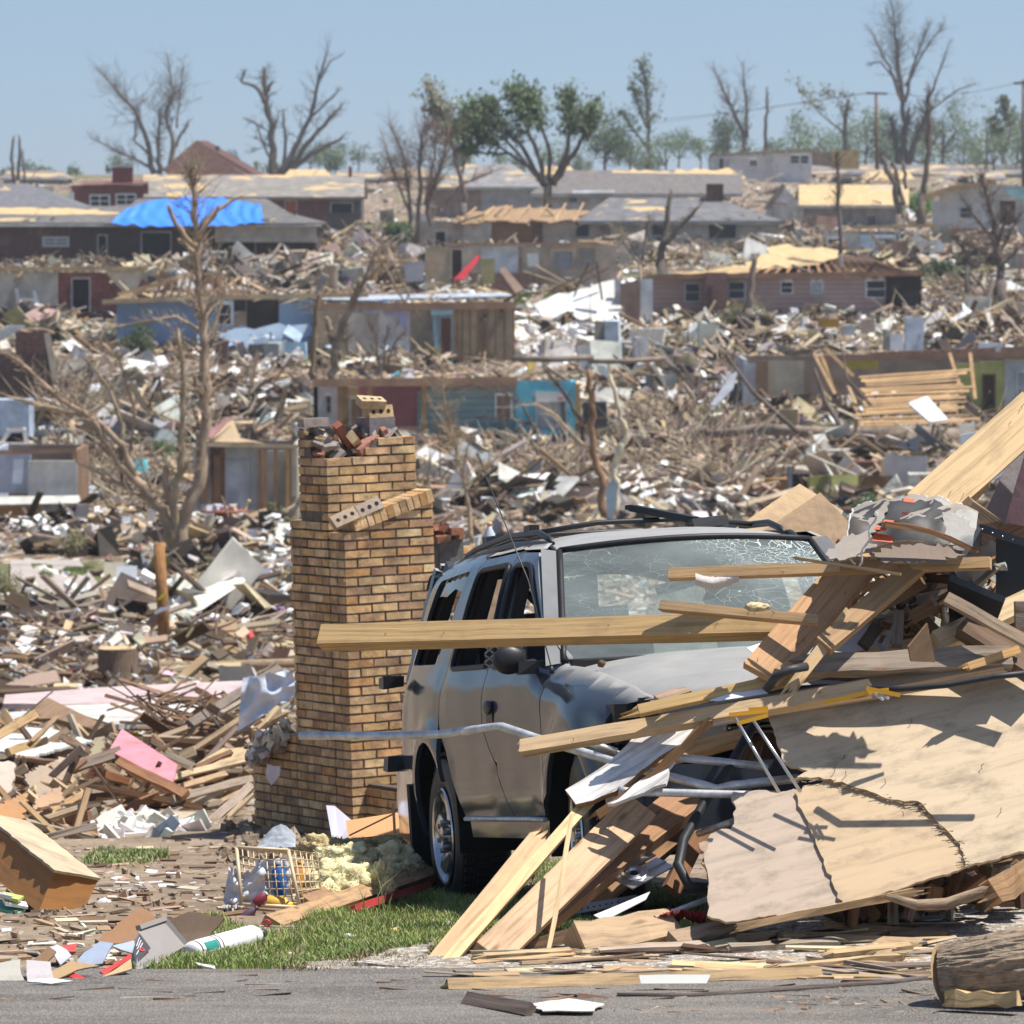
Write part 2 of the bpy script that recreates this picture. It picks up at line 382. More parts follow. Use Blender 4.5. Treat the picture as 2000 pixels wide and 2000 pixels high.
# ================================================================== the ground
def ground_mat():
    m,t,b,N,L = newmat('littered_earth')
    ge = N.new('ShaderNodeTexCoord').outputs['Object']
    sx = N.new('ShaderNodeSeparateXYZ'); L.new(ge,sx.inputs[0])
    base = mix(t, ramp(t,nz(t,ge,.8,7,.65),[(.35,0.0),(.65,1.0)]), (.10,.068,.045), (.22,.165,.12))
    near = ramp(t, mapr(t,sx.outputs[1],40,75), [(0,1.0),(1,0.0)])
    base = mix(t, near, base, mix(t, ramp(t,nz(t,ge,1.3,8,.7),[(.35,0.0),(.65,1.0)]), (.20,.145,.10), (.36,.285,.21)))
    def litter(scale, thr, m0):
        vo = N.new('ShaderNodeTexVoronoi'); vo.inputs['Scale'].default_value = scale; L.new(mapv(t,ge,(1,.6,1)),vo.inputs['Vector'])
        s2 = N.new('ShaderNodeSeparateColor'); L.new(vo.outputs['Color'],s2.inputs[0])
        col = mix(t, ramp(t,s2.outputs[1],[(.45,0.0),(.75,1.0)]), (.36,.25,.14), (.62,.60,.57))
        col = mix(t, ramp(t,s2.outputs[2],[(.62,0.0),(.65,1.0)]), col, (.07,.045,.03))
        k = ramp(t,s2.outputs[0],[(thr,0.0),(thr+.02,1.0)])
        return col,k
    c1,k1 = litter(34,.93,0); base = mix(t,k1,base,c1)
    c2,k2 = litter(4.5,.6,0)
    far = ramp(t, mapr(t,sx.outputs[1],35,70), [(0,0.0),(1,1.0)])
    mm = N.new('ShaderNodeMath'); mm.operation='MULTIPLY'; L.new(k2,mm.inputs[0]); L.new(far,mm.inputs[1])
    base = mix(t,mm.outputs[0],base,c2)
    g = ramp(t, nz(t,mapv(t,ge,(.055,.025,.1)),1,4,.6), [(.54,0.0),(.6,1.0)])
    f2 = ramp(t, mapr(t,sx.outputs[1],60,130), [(0,0.0),(1,.85)])
    mg = N.new('ShaderNodeMath'); mg.operation='MULTIPLY'; L.new(g,mg.inputs[0]); L.new(f2,mg.inputs[1])
    gr = mix(t, ramp(t,nz(t,ge,1.4,5,.6),[(.35,0.0),(.65,1.0)]), (.075,.115,.03), (.19,.18,.08))
    base = mix(t,mg.outputs[0],base,gr)
    L.new(base,b.inputs['Base Color']); b.inputs['Roughness'].default_value=.95; b.inputs['Specular IOR Level'].default_value=.15
    bump(t, nz(t,ge,9,7,.7), .8, .06, b)
    return m
def mapr(t, o, a, b_):
    n = t.nodes.new('ShaderNodeMapRange'); n.inputs[1].default_value=a; n.inputs[2].default_value=b_; t.links.new(o,n.inputs[0]); return n.outputs[0]
M['ground'] = ground_mat()
g = MB(); ys = [8.0]
while ys[-1] < 9000: ys.append(ys[-1]*(1.011 if ys[-1] < 700 else 1.06))
NU = 150
us = [ (2*i/NU-1) for i in range(NU+1)]; us = [math.copysign(abs(u)**1.8,u) for u in us]
for y in ys:
    for u in us:
        x = u*(14+y*.55); g.v.append(Vector((x,y,zg(x,y))))
for i in range(len(ys)-1):
    for j in range(NU):
        a = i*(NU+1)+j; g.face([a,a+1,a+NU+2,a+NU+1],(.3,.2,.1),None,True)
g.build('ground', M['ground'], kind='structure', origin=(0,0,0))
# road
def road_mat(name, c0, c1, sp, crack=True):
    m,t,b,N,L = newmat(name); ge = N.new('ShaderNodeTexCoord').outputs['Object']
    c = mix(t, ramp(t,nz(t,mapv(t,ge,(1,3,1)),1.2,6,.65),[(.35,0.0),(.65,1.0)]), c0, c1)
    vo = N.new('ShaderNodeTexVoronoi'); vo.inputs['Scale'].default_value=130; L.new(mapv(t,ge,(1,.45,1)),vo.inputs['Vector'])
    s2 = N.new('ShaderNodeSeparateColor'); L.new(vo.outputs['Color'],s2.inputs[0])
    c = mix(t, ramp(t,s2.outputs[0],[(.74,0.0),(.78,.3)]), c, (.30,.28,.25)); c = mix(t, ramp(t,s2.outputs[1],[(.74,0.0),(.78,.35)]), c, (.06,.055,.05))
    c = mix(t, ramp(t,nz(t,mapv(t,ge,(.6,5,1)),1.0,7,.7),[(.5,0.0),(.68,.55)]), c, (.235,.20,.165))
    if sp: 
        v2 = N.new('ShaderNodeTexVoronoi'); v2.inputs['Scale'].default_value=sp; L.new(ge,v2.inputs['Vector'])
        s3 = N.new('ShaderNodeSeparateColor'); L.new(v2.outputs['Color'],s3.inputs[0])
        c = mix(t, ramp(t,s3.outputs[0],[(.68,0.0),(.71,.8)]), c, (.55,.52,.47))
        c = mix(t, ramp(t,s3.outputs[2],[(.82,0.0),(.84,.9)]), c, (.24,.16,.10))
    L.new(c,b.inputs['Base Color']); b.inputs['Roughness'].default_value=.92; bump(t, vo.outputs['Distance'], .7, .006, b); return m
M['road'] = road_mat('worn_asphalt', (.10,.092,.084), (.165,.152,.139), 0)
M['apron'] = road_mat('gravelly_concrete', (.22,.195,.165), (.31,.28,.24), 60)
r = MB(); r.grid(lambda a,b: (-40+80*a, 10+10.45*b+.06*math.sin((-40+80*a)*1.7)*b+.05*noise.noise(Vector((a*400,0,0)))*b, -2.742+.004*noise.noise(Vector((a*200,b*20,0)))), 400, 12, (.2,.2,.2))
r.build('road', M['road'], kind='structure', origin=(0,15,-2.75))
# concrete apron climbing into the yard on the right, with a torn edge
def ap(a, b):
    x0 = -.75; x1 = 6.0; x = x0+(x1-x0)*a
    yb = 20.36; yt = 20.62+min(1.25,max(0,(x+.7))*.62)+.08*noise.noise(Vector((x*4,0,5)))+(.5*max(0,x-2))
    y = yb+(yt-yb)*b
    return (x, y, zg(x,y)+.016+(.02*b*(1-b))*noise.noise(Vector((x*7,y*7,0))))
r = MB(); r.grid(ap, 160, 26, (.4,.4,.4)); r.build('driveway', M['apron'], kind='structure', origin=(0,21,-2.75))
# ------------------------------------------------------------------ grass
def grass(name, poly, n, hmin, hmax, cols, wd=.004, lbl=None, dens=None):
    b = MB(); xs=[p[0] for p in poly]; yy=[p[1] for p in poly]; k = 0; tries = 0
    while k < n and tries < n*12:
        tries += 1
        px = rnd.uniform(min(xs),max(xs)); py = rnd.uniform(min(yy),max(yy))
        if not inpoly(px+rnd.gauss(0,9),py+rnd.gauss(0,4),poly): continue
        if dens and rnd.random() > dens(px,py): continue
        q = hit(px,py,dmin=20.2); k += 1
        h = rnd.uniform(hmin,hmax)*(.6+.8*abs(noise.noise(Vector((q.x*3,q.y*3,2)))+.4))
        an = rnd.uniform(0,6.28); lean = rnd.uniform(.1,.9)*h; dx,dy = math.cos(an)*lean,math.sin(an)*lean
        wa = rnd.uniform(0,3.14); wx,wy = math.cos(wa)*wd,math.sin(wa)*wd
        c = jc(rnd.choice(cols),.25); i0 = len(b.v)
        b.v += [q+Vector((-wx,-wy,-.01)), q+Vector((wx,wy,-.01)), q+Vector((dx*.4+wx*.8,dy*.4+wy*.8,h*.6)), q+Vector((dx*.4-wx*.8,dy*.4-wy*.8,h*.6)), q+Vector((dx,dy,h*.95))]
        b.face([i0,i0+1,i0+2,i0+3],c); b.face([i0+3,i0+2,i0+4],c)
    return b.build(name, M['leaf'], kind='stuff')
GC = [(.20,.30,.06),(.26,.37,.09),(.34,.42,.15),(.50,.46,.25),(.22,.32,.07)]
def gd(px,py): return .25+1.6*max(0,.5+noise.noise(Vector((px*.013,py*.03,0))))
grass('grass', [(250,1900),(300,1840),(410,1790),(520,1835),(640,1780),(700,1755),(830,1700),(930,1690),(1130,1680),(1330,1760),(1400,1800),(1290,1835),(1080,1850),(960,1862),(850,1862),(740,1872),(600,1888),(420,1898)], 58000, .015,.045, GC, .0021, dens=gd)
grass('tall_grass', [(690,1790),(700,1740),(780,1725),(830,1760),(760,1800)], 70, .1,.2, [(.17,.26,.07),(.3,.33,.16)], .003)
grass('grass_strip', [(160,1690),(190,1668),(300,1662),(330,1672),(250,1690)], 2500, .02,.05, [(.2,.3,.08),(.36,.36,.18)], .005)
grass('dry_grass', [(540,1905),(620,1880),(760,1862),(860,1858),(820,1890),(700,1906)], 2600, .012,.035, [(.42,.33,.19),(.3,.24,.14),(.22,.2,.1)], .003)
# ------------------------------------------------------------------ debris nobody could count
# grassy clearings (photo outlines) that stay free of rubble
CLEAR = [[(80,640),(240,635),(230,690),(120,680)],[(1560,1540-1000),(1990,520),(2000,560),(1850,572),(1560,560)],[(1010,575),(1150,575),(1100,600),(1000,600)],
         [(60,1110),(190,1115),(150,1140),(80,1135)],[(380,1100),(500,1095),(490,1120),(390,1125)],[(10,1085),(230,1085),(290,1110),(270,1205),(20,1200)],[(380,1085),(560,1080),(500,1150),(390,1150)],[(1280,930),(1400,940),(1390,965),(1290,960)]]
def clear(px,py):
    for c in CLEAR:
        if inpoly(px,py,c): return True
    return False
PALW = [WN,WL,WD,WG,(.46,.37,.27),(.13,.09,.06),(.42,.30,.18),WD,(.30,.22,.15),(.56,.44,.30),(.36,.31,.26)]
PALC = [(.76,.77,.77),(.74,.72,.68),(.68,.65,.58),(.66,.62,.54),(.45,.44,.42),(.50,.43,.33),(.30,.31,.33),(.36,.26,.21),(.16,.15,.15),(.55,.45,.30),(.10,.08,.07),(.28,.20,.14)]
PALS = [(.15,.30,.55),(.55,.08,.08),(.1,.35,.3),(.6,.5,.1),(.7,.45,.5),(.1,.4,.5),(.35,.2,.45)]
PALB = [(.42,.56,.72),(.34,.48,.66),(.55,.66,.76)]
def mound(x,y): return max(0,noise.noise(Vector((x*.11,y*.05,11)))+.15)
def field(name, mat, poly, n, kind, smin, smax, blur=0):
    b = MB(); xs=[p[0] for p in poly]; yy=[p[1] for p in poly]; k=0; tr=0
    while k < n and tr < n*6:
        tr += 1
        px = rnd.uniform(min(xs),max(xs)); py = rnd.uniform(min(yy),max(yy))
        if not inpoly(px,py,poly) or (clear(px,py) and rnd.random()<.985): continue
        dn = noise.noise(Vector((px*.012,py*.03,ord(kind))))
        if rnd.random() > .55+dn*1.1: continue
        q = hit(px,py,dmin=30); 
        if q.y > 900: continue
        k += 1; s = 1/sc(q.y)                     # metres per photo pixel
        mh = mound(q.x,q.y)*rnd.random()*1.1
        q = q+Vector((0,0,mh))
        if kind == 'w':
            L_ = min(4.2,rnd.uniform(smin,smax)*s*rnd.choice((.5,1,1,2.2))); L_ = max(L_,.25)
            rt = Euler((0,rnd.gauss(0,.28),rnd.uniform(-.9,.9)+rnd.choice((0,0,0,1.57)))).to_matrix()
            b.box(q+Vector((0,0,.05)), (L_,rnd.uniform(.06,.22),rnd.uniform(.03,.07)), rt@Euler((rnd.uniform(-1,1),0,0)).to_matrix(), jc(rnd.choice(PALW),.25))
        elif kind == 'p':
            a = rnd.uniform(smin,smax)*s; a = min(max(a,.1),2.6)
            c = rnd.choice(PALC) if rnd.random() < .955 else rnd.choice(PALS)
            rt = Euler((rnd.gauss(0,.6),rnd.gauss(0,.5),rnd.uniform(0,6.28))).to_matrix()
            b.box(q+Vector((0,0,a*.12)), (a,a*rnd.uniform(.25,.8),rnd.uniform(.01,.2)*a), rt, jc(c,.2), jit=a*.12)
        elif kind == 'r':
            a = rnd.uniform(smin,smax)*s; rt = rrot()
            b.box(q, (a,a*.6,a*.45), rt, jc(rnd.choice([(.35,.2,.15),(.45,.38,.3),(.3,.22,.18),(.6,.58,.55)]),.25), jit=a*.15)
        elif kind == 'b':
            L_ = rnd.uniform(smin,smax)*s; an = rnd.uniform(-.5,.9) if rnd.random()<.6 else rnd.uniform(0,3.1)
            dr = Vector((math.cos(an)*rnd.choice((-1,1)),rnd.uniform(-.6,.6),math.sin(an)*.6)); p = q.copy(); pts=[p.copy()]
            for i in range(3): p = p+dr*(L_/3)+Vector((rnd.gauss(0,1),0,rnd.gauss(0,1)))*L_*.06; pts.append(p.copy())
            r0 = rnd.uniform(.01,.035)+.6*s
            b.tube(pts,[r0,r0*.8,r0*.6,r0*.3],3,jc(rnd.choice([(.30,.22,.16),(.2,.14,.1),(.42,.33,.25)]),.2),cap=False)
    return b.build(name, mat, kind='stuff')
BAND_FAR = [(0,515),(600,470),(2000,500),(2000,720),(1000,700),(0,700)]
BAND_MID = [(0,690),(2000,690),(2000,1010),(0,1010)]
BAND_LOW = [(0,1000),(1500,1000),(1500,1300),(0,1300)]
BAND_CREST = [(0,430),(1000,420),(2000,430),(2000,540),(0,540)]
BAND_L = [(0,1280),(560,1280),(560,1460),(0,1460)]
BAND_TOP = [(0,372),(700,360),(2000,350),(2000,450),(0,450)]
field('wood_debris', M['far'], BAND_TOP, 900, 'w', 6, 26)
field('scattered_rubbish', M['far'], BAND_TOP, 500, 'p', 4, 14)
field('wood_debris', M['far'], BAND_CREST, 900, 'w', 8, 40)
field('wood_debris', M['far'], BAND_FAR, 2200, 'w', 8, 45)
field('wood_debris', M['far'], BAND_MID, 3000, 'w', 10, 60)
field('wood_debris', M['far'], BAND_LOW, 900, 'w', 8, 36)
field('long_boards', M['far'], BAND_MID, 300, 'w', 70, 150)
field('long_boards', M['far'], BAND_LOW, 110, 'w', 60, 130)
field('long_boards', M['far'], BAND_FAR, 140, 'w', 50, 110)
field('large_sheets', M['far'], BAND_MID, 420, 'p', 22, 60)
field('large_sheets', M['far'], BAND_FAR, 260, 'p', 16, 44)
field('large_sheets', M['far'], BAND_LOW, 160, 'p', 18, 36)
field('wood_debris', M['far'], BAND_L, 260, 'w', 20, 90)
field('scattered_rubbish', M['far'], BAND_CREST, 500, 'p', 4, 16)
field('scattered_rubbish', M['far'], BAND_FAR, 1000, 'p', 4, 20)
field('scattered_rubbish', M['far'], BAND_MID, 1700, 'p', 5, 26)
field('scattered_rubbish', M['far'], BAND_LOW, 1100, 'p', 5, 26)
field('scattered_rubbish', M['far'], BAND_L, 500, 'p', 8, 40)
field('broken_branches', M['barkfar'], BAND_FAR, 1500, 'b', 12, 60)
field('broken_branches', M['barkfar'], BAND_MID, 4200, 'b', 14, 80)
field('broken_branches', M['barkfar'], BAND_LOW, 1200, 'b', 14, 80)
field('broken_branches', M['barkfar'], BAND_L, 260, 'b', 20, 100)
field('brick_rubble', M['far'], [(150,1180),(190,1110),(300,1080),(330,1160),(250,1190)], 900, 'r', 5, 13)
field('brick_rubble', M['far'], [(440,1200),(480,1100),(560,1090),(570,1230)], 500, 'p', 8, 26)

b = MB()
def dv(a,c):
    px = 20+ (230-20)*a*(.35+.65*c)+ (60*(1-c)*a); py = 1100+95*c
    q = hit(px,py,dmin=60); return q+Vector((0,0,.10))
b.grid(dv, 30, 20, (.4,.35,.32)); M['path'] = attr_mat('worn_concrete', ns=1.5, amt=.2, dirt=.3, dscale=1.5, bd=0); b.build('path', M['path'], kind='structure')

def heaps(name, mat, spots, npc, kind):
    b = MB()
    for (px,py,d0,wm,hm) in spots:
        c = hit(px,py,dmin=60) if d0 is None else P(px,py,d0); c.z = zg(c.x,c.y); ang = rnd.gauss(0,.5); tone = rnd.uniform(.6,1.1); base = rnd.choice(PALW)
        for k in range(int(npc*rnd.uniform(.6,1.4))):
            u = rnd.gauss(0,.42); v = rnd.gauss(0,.42); h = hm*max(0,1-(u*u+v*v)*1.4)*rnd.random()**.6
            q = Vector((c.x+u*wm, c.y+v*wm*.8, 0)); q.z = zg(q.x,q.y)+h
            if kind == 'b':
                a = rnd.uniform(0,6.28); el = rnd.gauss(.15,.5); L_ = rnd.uniform(.8,3.5); dr = Vector((math.cos(a)*math.cos(el),math.sin(a)*math.cos(el),math.sin(el))); m_ = q+dr*L_*.5+Vector((rnd.gauss(0,.15),0,rnd.gauss(0,.15)))*L_*.4
                b.tube([q,m_,q+dr*L_],[rnd.uniform(.02,.07),.03,.01],3,jc(rnd.choice([(.30,.22,.16),(.20,.145,.105),(.44,.35,.26),(.50,.42,.31)]),.2),cap=False)
            else:
                r_ = rnd.random()
                if r_ < .68:
                    L_ = rnd.uniform(.5,4.2)*min(1,wm/3); col = base if rnd.random()<.45 else rnd.choice(PALW)
                    rt = Euler((rnd.uniform(-1,1),rnd.gauss(0,.38),ang+rnd.gauss(0,.6)+(1.57 if rnd.random()<.2 else 0))).to_matrix()
                    b.box(q,(L_,rnd.uniform(.08,.28),rnd.uniform(.03,.08)),rt,jc(tuple(x*tone for x in col),.25))
                elif r_ < .90: 
                    a = rnd.uniform(.5,2.4)*min(1,wm/3); b.box(q,(a,a*rnd.uniform(.3,.7),rnd.uniform(.02,.08)),Euler((rnd.gauss(0,.7),rnd.gauss(0,.5),rnd.uniform(0,6.28))).to_matrix(),jc(rnd.choice(PALC),.2),jit=.06)
                else:
                    a = rnd.uniform(.4,1.5); b.box(q-Vector((0,0,h*.5)),(a,a*.7,a*.4),rrot(),jc((.045,.034,.027),.4),jit=.1)  # near-black lumps low in the heap paint in its deep shade
    return b.build(name, mat, kind='stuff')
KEEP = [(600,1140,735,925),(215,770,575,745),(600,1015,590,770),(1250,1810,520,675),(1440,2000,690,865),(-10,265,520,665),(370,590,860,1075),(-10,160,870,1080),(820,1210,470,600),(1030,1290,535,690),(0,640,430,535),(1120,1180,700,960),(1185,1240,720,1000)]
def spotset(poly, n, w0, w1, h0, h1):
    o = []; xs=[p[0] for p in poly]; yy=[p[1] for p in poly]
    while len(o) < n:
        px = rnd.uniform(min(xs),max(xs)); py = rnd.uniform(min(yy),max(yy))
        if inpoly(px,py,poly) and not clear(px,py) and not any(k[0]<px<k[1] and k[2]<py<k[3] for k in KEEP): o.append((px,py,None,rnd.uniform(w0,w1),rnd.uniform(h0,h1)))
    return o
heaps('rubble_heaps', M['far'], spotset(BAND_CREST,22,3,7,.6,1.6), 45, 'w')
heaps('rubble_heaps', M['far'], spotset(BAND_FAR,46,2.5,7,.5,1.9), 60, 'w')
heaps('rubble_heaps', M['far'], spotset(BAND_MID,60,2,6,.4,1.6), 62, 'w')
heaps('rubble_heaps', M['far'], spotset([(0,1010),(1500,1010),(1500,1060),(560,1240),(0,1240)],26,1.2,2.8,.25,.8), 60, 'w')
heaps('brush_heaps', M['barkfar'], spotset(BAND_FAR,12,2,4,.6,1.5), 80, 'b')
heaps('brush_heaps', M['barkfar'], spotset(BAND_MID,24,1.5,3.5,.4,1.3), 80, 'b')
heaps('brush_heaps', M['barkfar'], spotset([(800,840),(1500,820),(1500,960),(840,1000)],9,1.3,2.8,.5,1.3), 90, 'b')
heaps('brush_heaps', M['barkfar'], spotset([(30,740),(300,740),(330,980),(180,980)],6,1.3,2.6,.5,1.2), 90, 'b')

def upright(name, poly, n):
    b = MB(); 
    for (px,py,_,_,_) in spotset(poly,n,1,1,1,1):
        q = hit(px,py,dmin=60); kk = 1 if q.y > 270 else .62; w2 = rnd.uniform(.5,2.6)*kk; h2 = rnd.uniform(.5,2.0)*kk; c = rnd.choice([(.72,.71,.68),(.60,.55,.47),(.45,.40,.34),(.35,.22,.16),(.50,.50,.50),(.62,.58,.48),(.40,.30,.2),(.30,.34,.36),(.68,.66,.60)])
        rt = Euler((rnd.gauss(0,.25),rnd.gauss(0,.18),rnd.gauss(0,.7))).to_matrix(); b.box(q+Vector((0,0,h2*.4)),(w2,rnd.uniform(.05,.15),h2),rt,jc(c,.15),jit=.12)
        if rnd.random() < .6:
            for k in range(rnd.randint(2,5)): b.box(q+rt@Vector((-w2/2+w2*k/4,-.12,h2*.45)),(.09,.06,h2*rnd.uniform(.8,1.3)),rt,jc((.42,.28,.16),.2))
    return b.build(name, M['far'], kind='stuff')
upright('wall_fragments', BAND_CREST, 46); upright('wall_fragments', BAND_FAR, 60); upright('wall_fragments', BAND_MID, 64)
def whites(name, regs):
    b = MB()
    for poly,n,s0,s1 in regs:
        xs=[p[0] for p in poly]; yy=[p[1] for p in poly]; k = 0
        while k < n:
            px = rnd.uniform(min(xs),max(xs)); py = rnd.uniform(min(yy),max(yy))
            if not inpoly(px,py,poly): continue
            k += 1; q = hit(px,py,dmin=40); a = rnd.uniform(s0,s1)/sc(q.y)
            b.box(q+Vector((0,0,rnd.uniform(.05,.9)*min(1,q.y/150))),(a,a*rnd.uniform(.3,.8),a*rnd.uniform(.03,.35)),Euler((rnd.gauss(.2,.5),rnd.gauss(0,.4),rnd.uniform(0,6.28))).to_matrix(),jc(rnd.choice([(.80,.80,.79),(.78,.76,.71),(.74,.76,.80),(.72,.66,.55),(.80,.79,.76)]),.08),jit=a*.14)
    return b.build(name, M['white'], kind='stuff')
whites('white_rubbish', [([(1005,610),(1140,600),(1300,640),(1280,700),(1010,710)],230,8,34),([(850,950),(1480,950),(1480,1010),(850,1010)],260,8,32),([(0,1035),(540,1035),(560,1075),(0,1080)],170,6,22),([(1300,620),(2000,600),(2000,690),(1300,690)],190,6,24),([(100,640),(620,640),(600,830),(120,800)],200,6,22),
 ([(1000,740),(1760,720),(1760,900),(1000,900)],260,6,24),([(450,1090),(570,1090),(570,1260),(440,1260)],130,8,24),([(0,1160),(560,1190),(560,1300),(0,1300)],210,8,30),(BAND_FAR,240,5,20),(BAND_CREST,130,4,16),([(820,545),(1250,545),(1250,600),(820,600)],70,6,20)])
def greens(name, regs):
    b = MB()
    for poly,n,hh in regs:
        xs=[p[0] for p in poly]; yy=[p[1] for p in poly]; k = 0; tr = 0
        while k < n and tr < n*20:
            tr += 1; px = rnd.uniform(min(xs),max(xs)); py = rnd.uniform(min(yy),max(yy))
            if not inpoly(px,py,poly) or noise.noise(Vector((px*.03,py*.06,4))) < -.05: continue
            k += 1; q = hit(px,py,dmin=60); a = hh/sc(q.y); u = Vector((rnd.uniform(-1,1),rnd.uniform(-1,1),.2)).normalized(); i0 = len(b.v); c = q+Vector((0,0,.05))
            b.v += [c-u*a*.4,c+u*a*.4,c+u*a*.25+Vector((0,0,a)),c-u*a*.2+Vector((0,0,a*.9))]; b.face([i0,i0+1,i0+2,i0+3],jc(rnd.choice([(.14,.22,.05),(.19,.27,.08),(.28,.29,.13)]),.25))
    return b.build(name, M['leaf'], kind='stuff')
greens('far_grass', [(CLEAR[0],1500,6),(CLEAR[1],1400,5),(CLEAR[2],1300,5),(CLEAR[3],900,7),(CLEAR[4],700,7),(CLEAR[6],900,7),([(1290,930),(1480,900),(1500,960),(1300,975)],500,7),([(1090,770),(1210,760),(1210,800),(1090,810)],500,7),([(560,690),(640,690),(640,720),(560,720)],400,6),([(1800,690),(2000,660),(2000,690),(1850,700)],300,6),([(640,470),(700,460),(700,500),(640,500)],300,5)])

b = MB()
for k in range(150):
    px = rnd.uniform(395,640); py = rnd.uniform(612,705); q = hit(px,py,dmin=60); a = rnd.uniform(.25,1.9); b.box(q+Vector((0,0,rnd.uniform(.1,1.0))),(a,a*rnd.uniform(.2,.5),.05),Euler((rnd.gauss(.6,.6),rnd.gauss(0,.4),rnd.gauss(0,.8))).to_matrix(),jc(rnd.choice(PALB),.15),jit=.04)
b.build('blue_siding_scraps', M['far'], kind='stuff')
# ================================================================== the wrecked SUV
CARM = Matrix(((0.2139,0.97537,-0.05388),(-0.97152,0.21816,0.09246),(0.10194,0.03257,0.99426)))
CART = Vector((0.5029,25.5449,-3.1528))
suv = bpy.data.objects.new('suv', None); COL.objects.link(suv)
suv.matrix_world = Matrix.Translation(CART)@CARM.to_4x4()
suv['label'] = 'battered grey SUV with cracked windshield and no side windows standing beside the brick chimney'; suv['category'] = 'car'; suv['_local'] = 1
def part(mb, name, mat, parent=None, auto=None, label=None):
    """mesh in car coordinates -> child of the SUV (or of one of its parts)"""
    p = parent or suv; off = Vector((0,0,0))
    o = mb.build(name, mat, parent=_Loc, auto=auto, label=label); o.parent = p; return o
_Loc = bpy.data.objects.new('tmp', None); _Loc['_local'] = 1
def paint_mat():
    m,t,b,N,L = newmat('dusty_metallic_paint'); ob = N.new('ShaderNodeTexCoord').outputs['Object']
    geo = N.new('ShaderNodeNewGeometry'); dust = ramp(t, nz(t,ob,2.2,7,.62,.4), [(.2,.5),(.75,1.0)])
    up = N.new('ShaderNodeSeparateXYZ'); L.new(geo.outputs['Normal'],up.inputs[0])
    u = ramp(t,up.outputs[2],[(.74,.02),(.95,.95)])
    d = N.new('ShaderNodeMath'); d.operation='MULTIPLY'; L.new(dust,d.inputs[0]); L.new(u,d.inputs[1])
    sc_ = ramp(t, nz(t,mapv(t,ob,(3,3,26)),2.2,8,.8), [(.7,0.0),(.74,.4)])
    c = mix(t,d.outputs[0],(.045,.056,.074),(.42,.41,.39)); c = mix(t,sc_,c,(.36,.34,.31))
    L.new(c,b.inputs['Base Color']); b.inputs['Metallic'].default_value=.08
    rr = ramp(t,d.outputs[0],[(0,.11),(.5,.6)]); L.new(rr,b.inputs['Roughness'])
    b.inputs['Coat Weight'].default_value=.12; b.inputs['Coat Roughness'].default_value=.04; b.inputs['Specular IOR Level'].default_value=.24; b.inputs['IOR'].default_value=1.4
    bump(t, nz(t,ob,2.2,1,.5), .2, .02, b); return m
M['paint'] = paint_mat()
def glass_mat():
    m,t,b,N,L = newmat('cracked_windshield_glass'); t.nodes.remove(b); out = N['Material Output']
    uv = N.new('ShaderNodeUVMap').outputs[0]; sx = N.new('ShaderNodeSeparateXYZ'); L.new(uv,sx.inputs[0])
    vo = N.new('ShaderNodeTexVoronoi'); vo.feature='DISTANCE_TO_EDGE'; vo.inputs['Scale'].default_value=15
    wv = N.new('ShaderNodeVectorMath'); wv.operation='MULTIPLY_ADD'; nn = N.new('ShaderNodeTexNoise'); nn.inputs['Scale'].default_value=5; L.new(uv,nn.inputs[0])
    L.new(nn.outputs[1],wv.inputs[0]); wv.inputs[1].default_value=(.25,.25,0); L.new(uv,wv.inputs[2]); L.new(wv.outputs[0],vo.inputs['Vector'])
    v2 = N.new('ShaderNodeTexVoronoi'); v2.feature='DISTANCE_TO_EDGE'; v2.inputs['Scale'].default_value=42; L.new(wv.outputs[0],v2.inputs['Vector'])
    dens = ramp(t, nz(t,uv,1.6,3), [(.45,0.0),(.68,.6)])
    # denser towards the upper far corner
    ad = N.new('ShaderNodeMath'); ad.operation='MULTIPLY'; L.new(sx.outputs[0],ad.inputs[0]); L.new(sx.outputs[1],ad.inputs[1])
    cor = ramp(t, ad.outputs[0], [(.42,0.0),(.7,1.0)])
    k1 = ramp(t, vo.outputs['Distance'], [(0,1.0),(.012,0.0)]); k2 = ramp(t, v2.outputs['Distance'], [(0,.9),(.045,0.0)])
    def mul(a,b_):
        q = N.new('ShaderNodeMath'); q.operation='MULTIPLY'; q.use_clamp=True
        for i,v in ((0,a),(1,b_)):
            if isinstance(v,float): q.inputs[i].default_value=v
            else: L.new(v,q.inputs[i])
        return q.outputs[0]
    def add(a,b_):
        q = N.new('ShaderNodeMath'); q.operation='ADD'; q.use_clamp=True; L.new(a,q.inputs[0]); L.new(b_,q.inputs[1]); return q.outputs[0]
    sp = ramp(t, nz(t,mapv(t,uv,(2,1,1)),22,3,.7), [(.66,0.0),(.72,.7)])      # chips and dust
    k = add(add(mul(k1,dens),mul(k2,cor)), add(mul(sp,dens), mul(ramp(t,nz(t,uv,2.5,5),[(.3,.10),(.75,.30)]),1.0)))
    tr = N.new('ShaderNodeBsdfTransparent'); tr.inputs[0].default_value=(.72,.80,.79,1)
    gl = N.new('ShaderNodeBsdfGlossy'); gl.inputs['Roughness'].default_value=.04
    fr = N.new('ShaderNodeFresnel'); fr.inputs[0].default_value=1.45
    m1 = N.new('ShaderNodeMixShader'); L.new(fr.outputs[0],m1.inputs[0]); L.new(tr.outputs[0],m1.inputs[1]); L.new(gl.outputs[0],m1.inputs[2])
    df = N.new('ShaderNodeBsdfPrincipled'); df.inputs['Base Color'].default_value=(.62,.72,.70,1); df.inputs['Roughness'].default_value=.35
    m2 = N.new('ShaderNodeMixShader'); L.new(k,m2.inputs[0]); L.new(m1.outputs[0],m2.inputs[1]); L.new(df.outputs[0],m2.inputs[2])
    L.new(m2.outputs[0],out.inputs[0]); return m
M['glass'] = glass_mat()
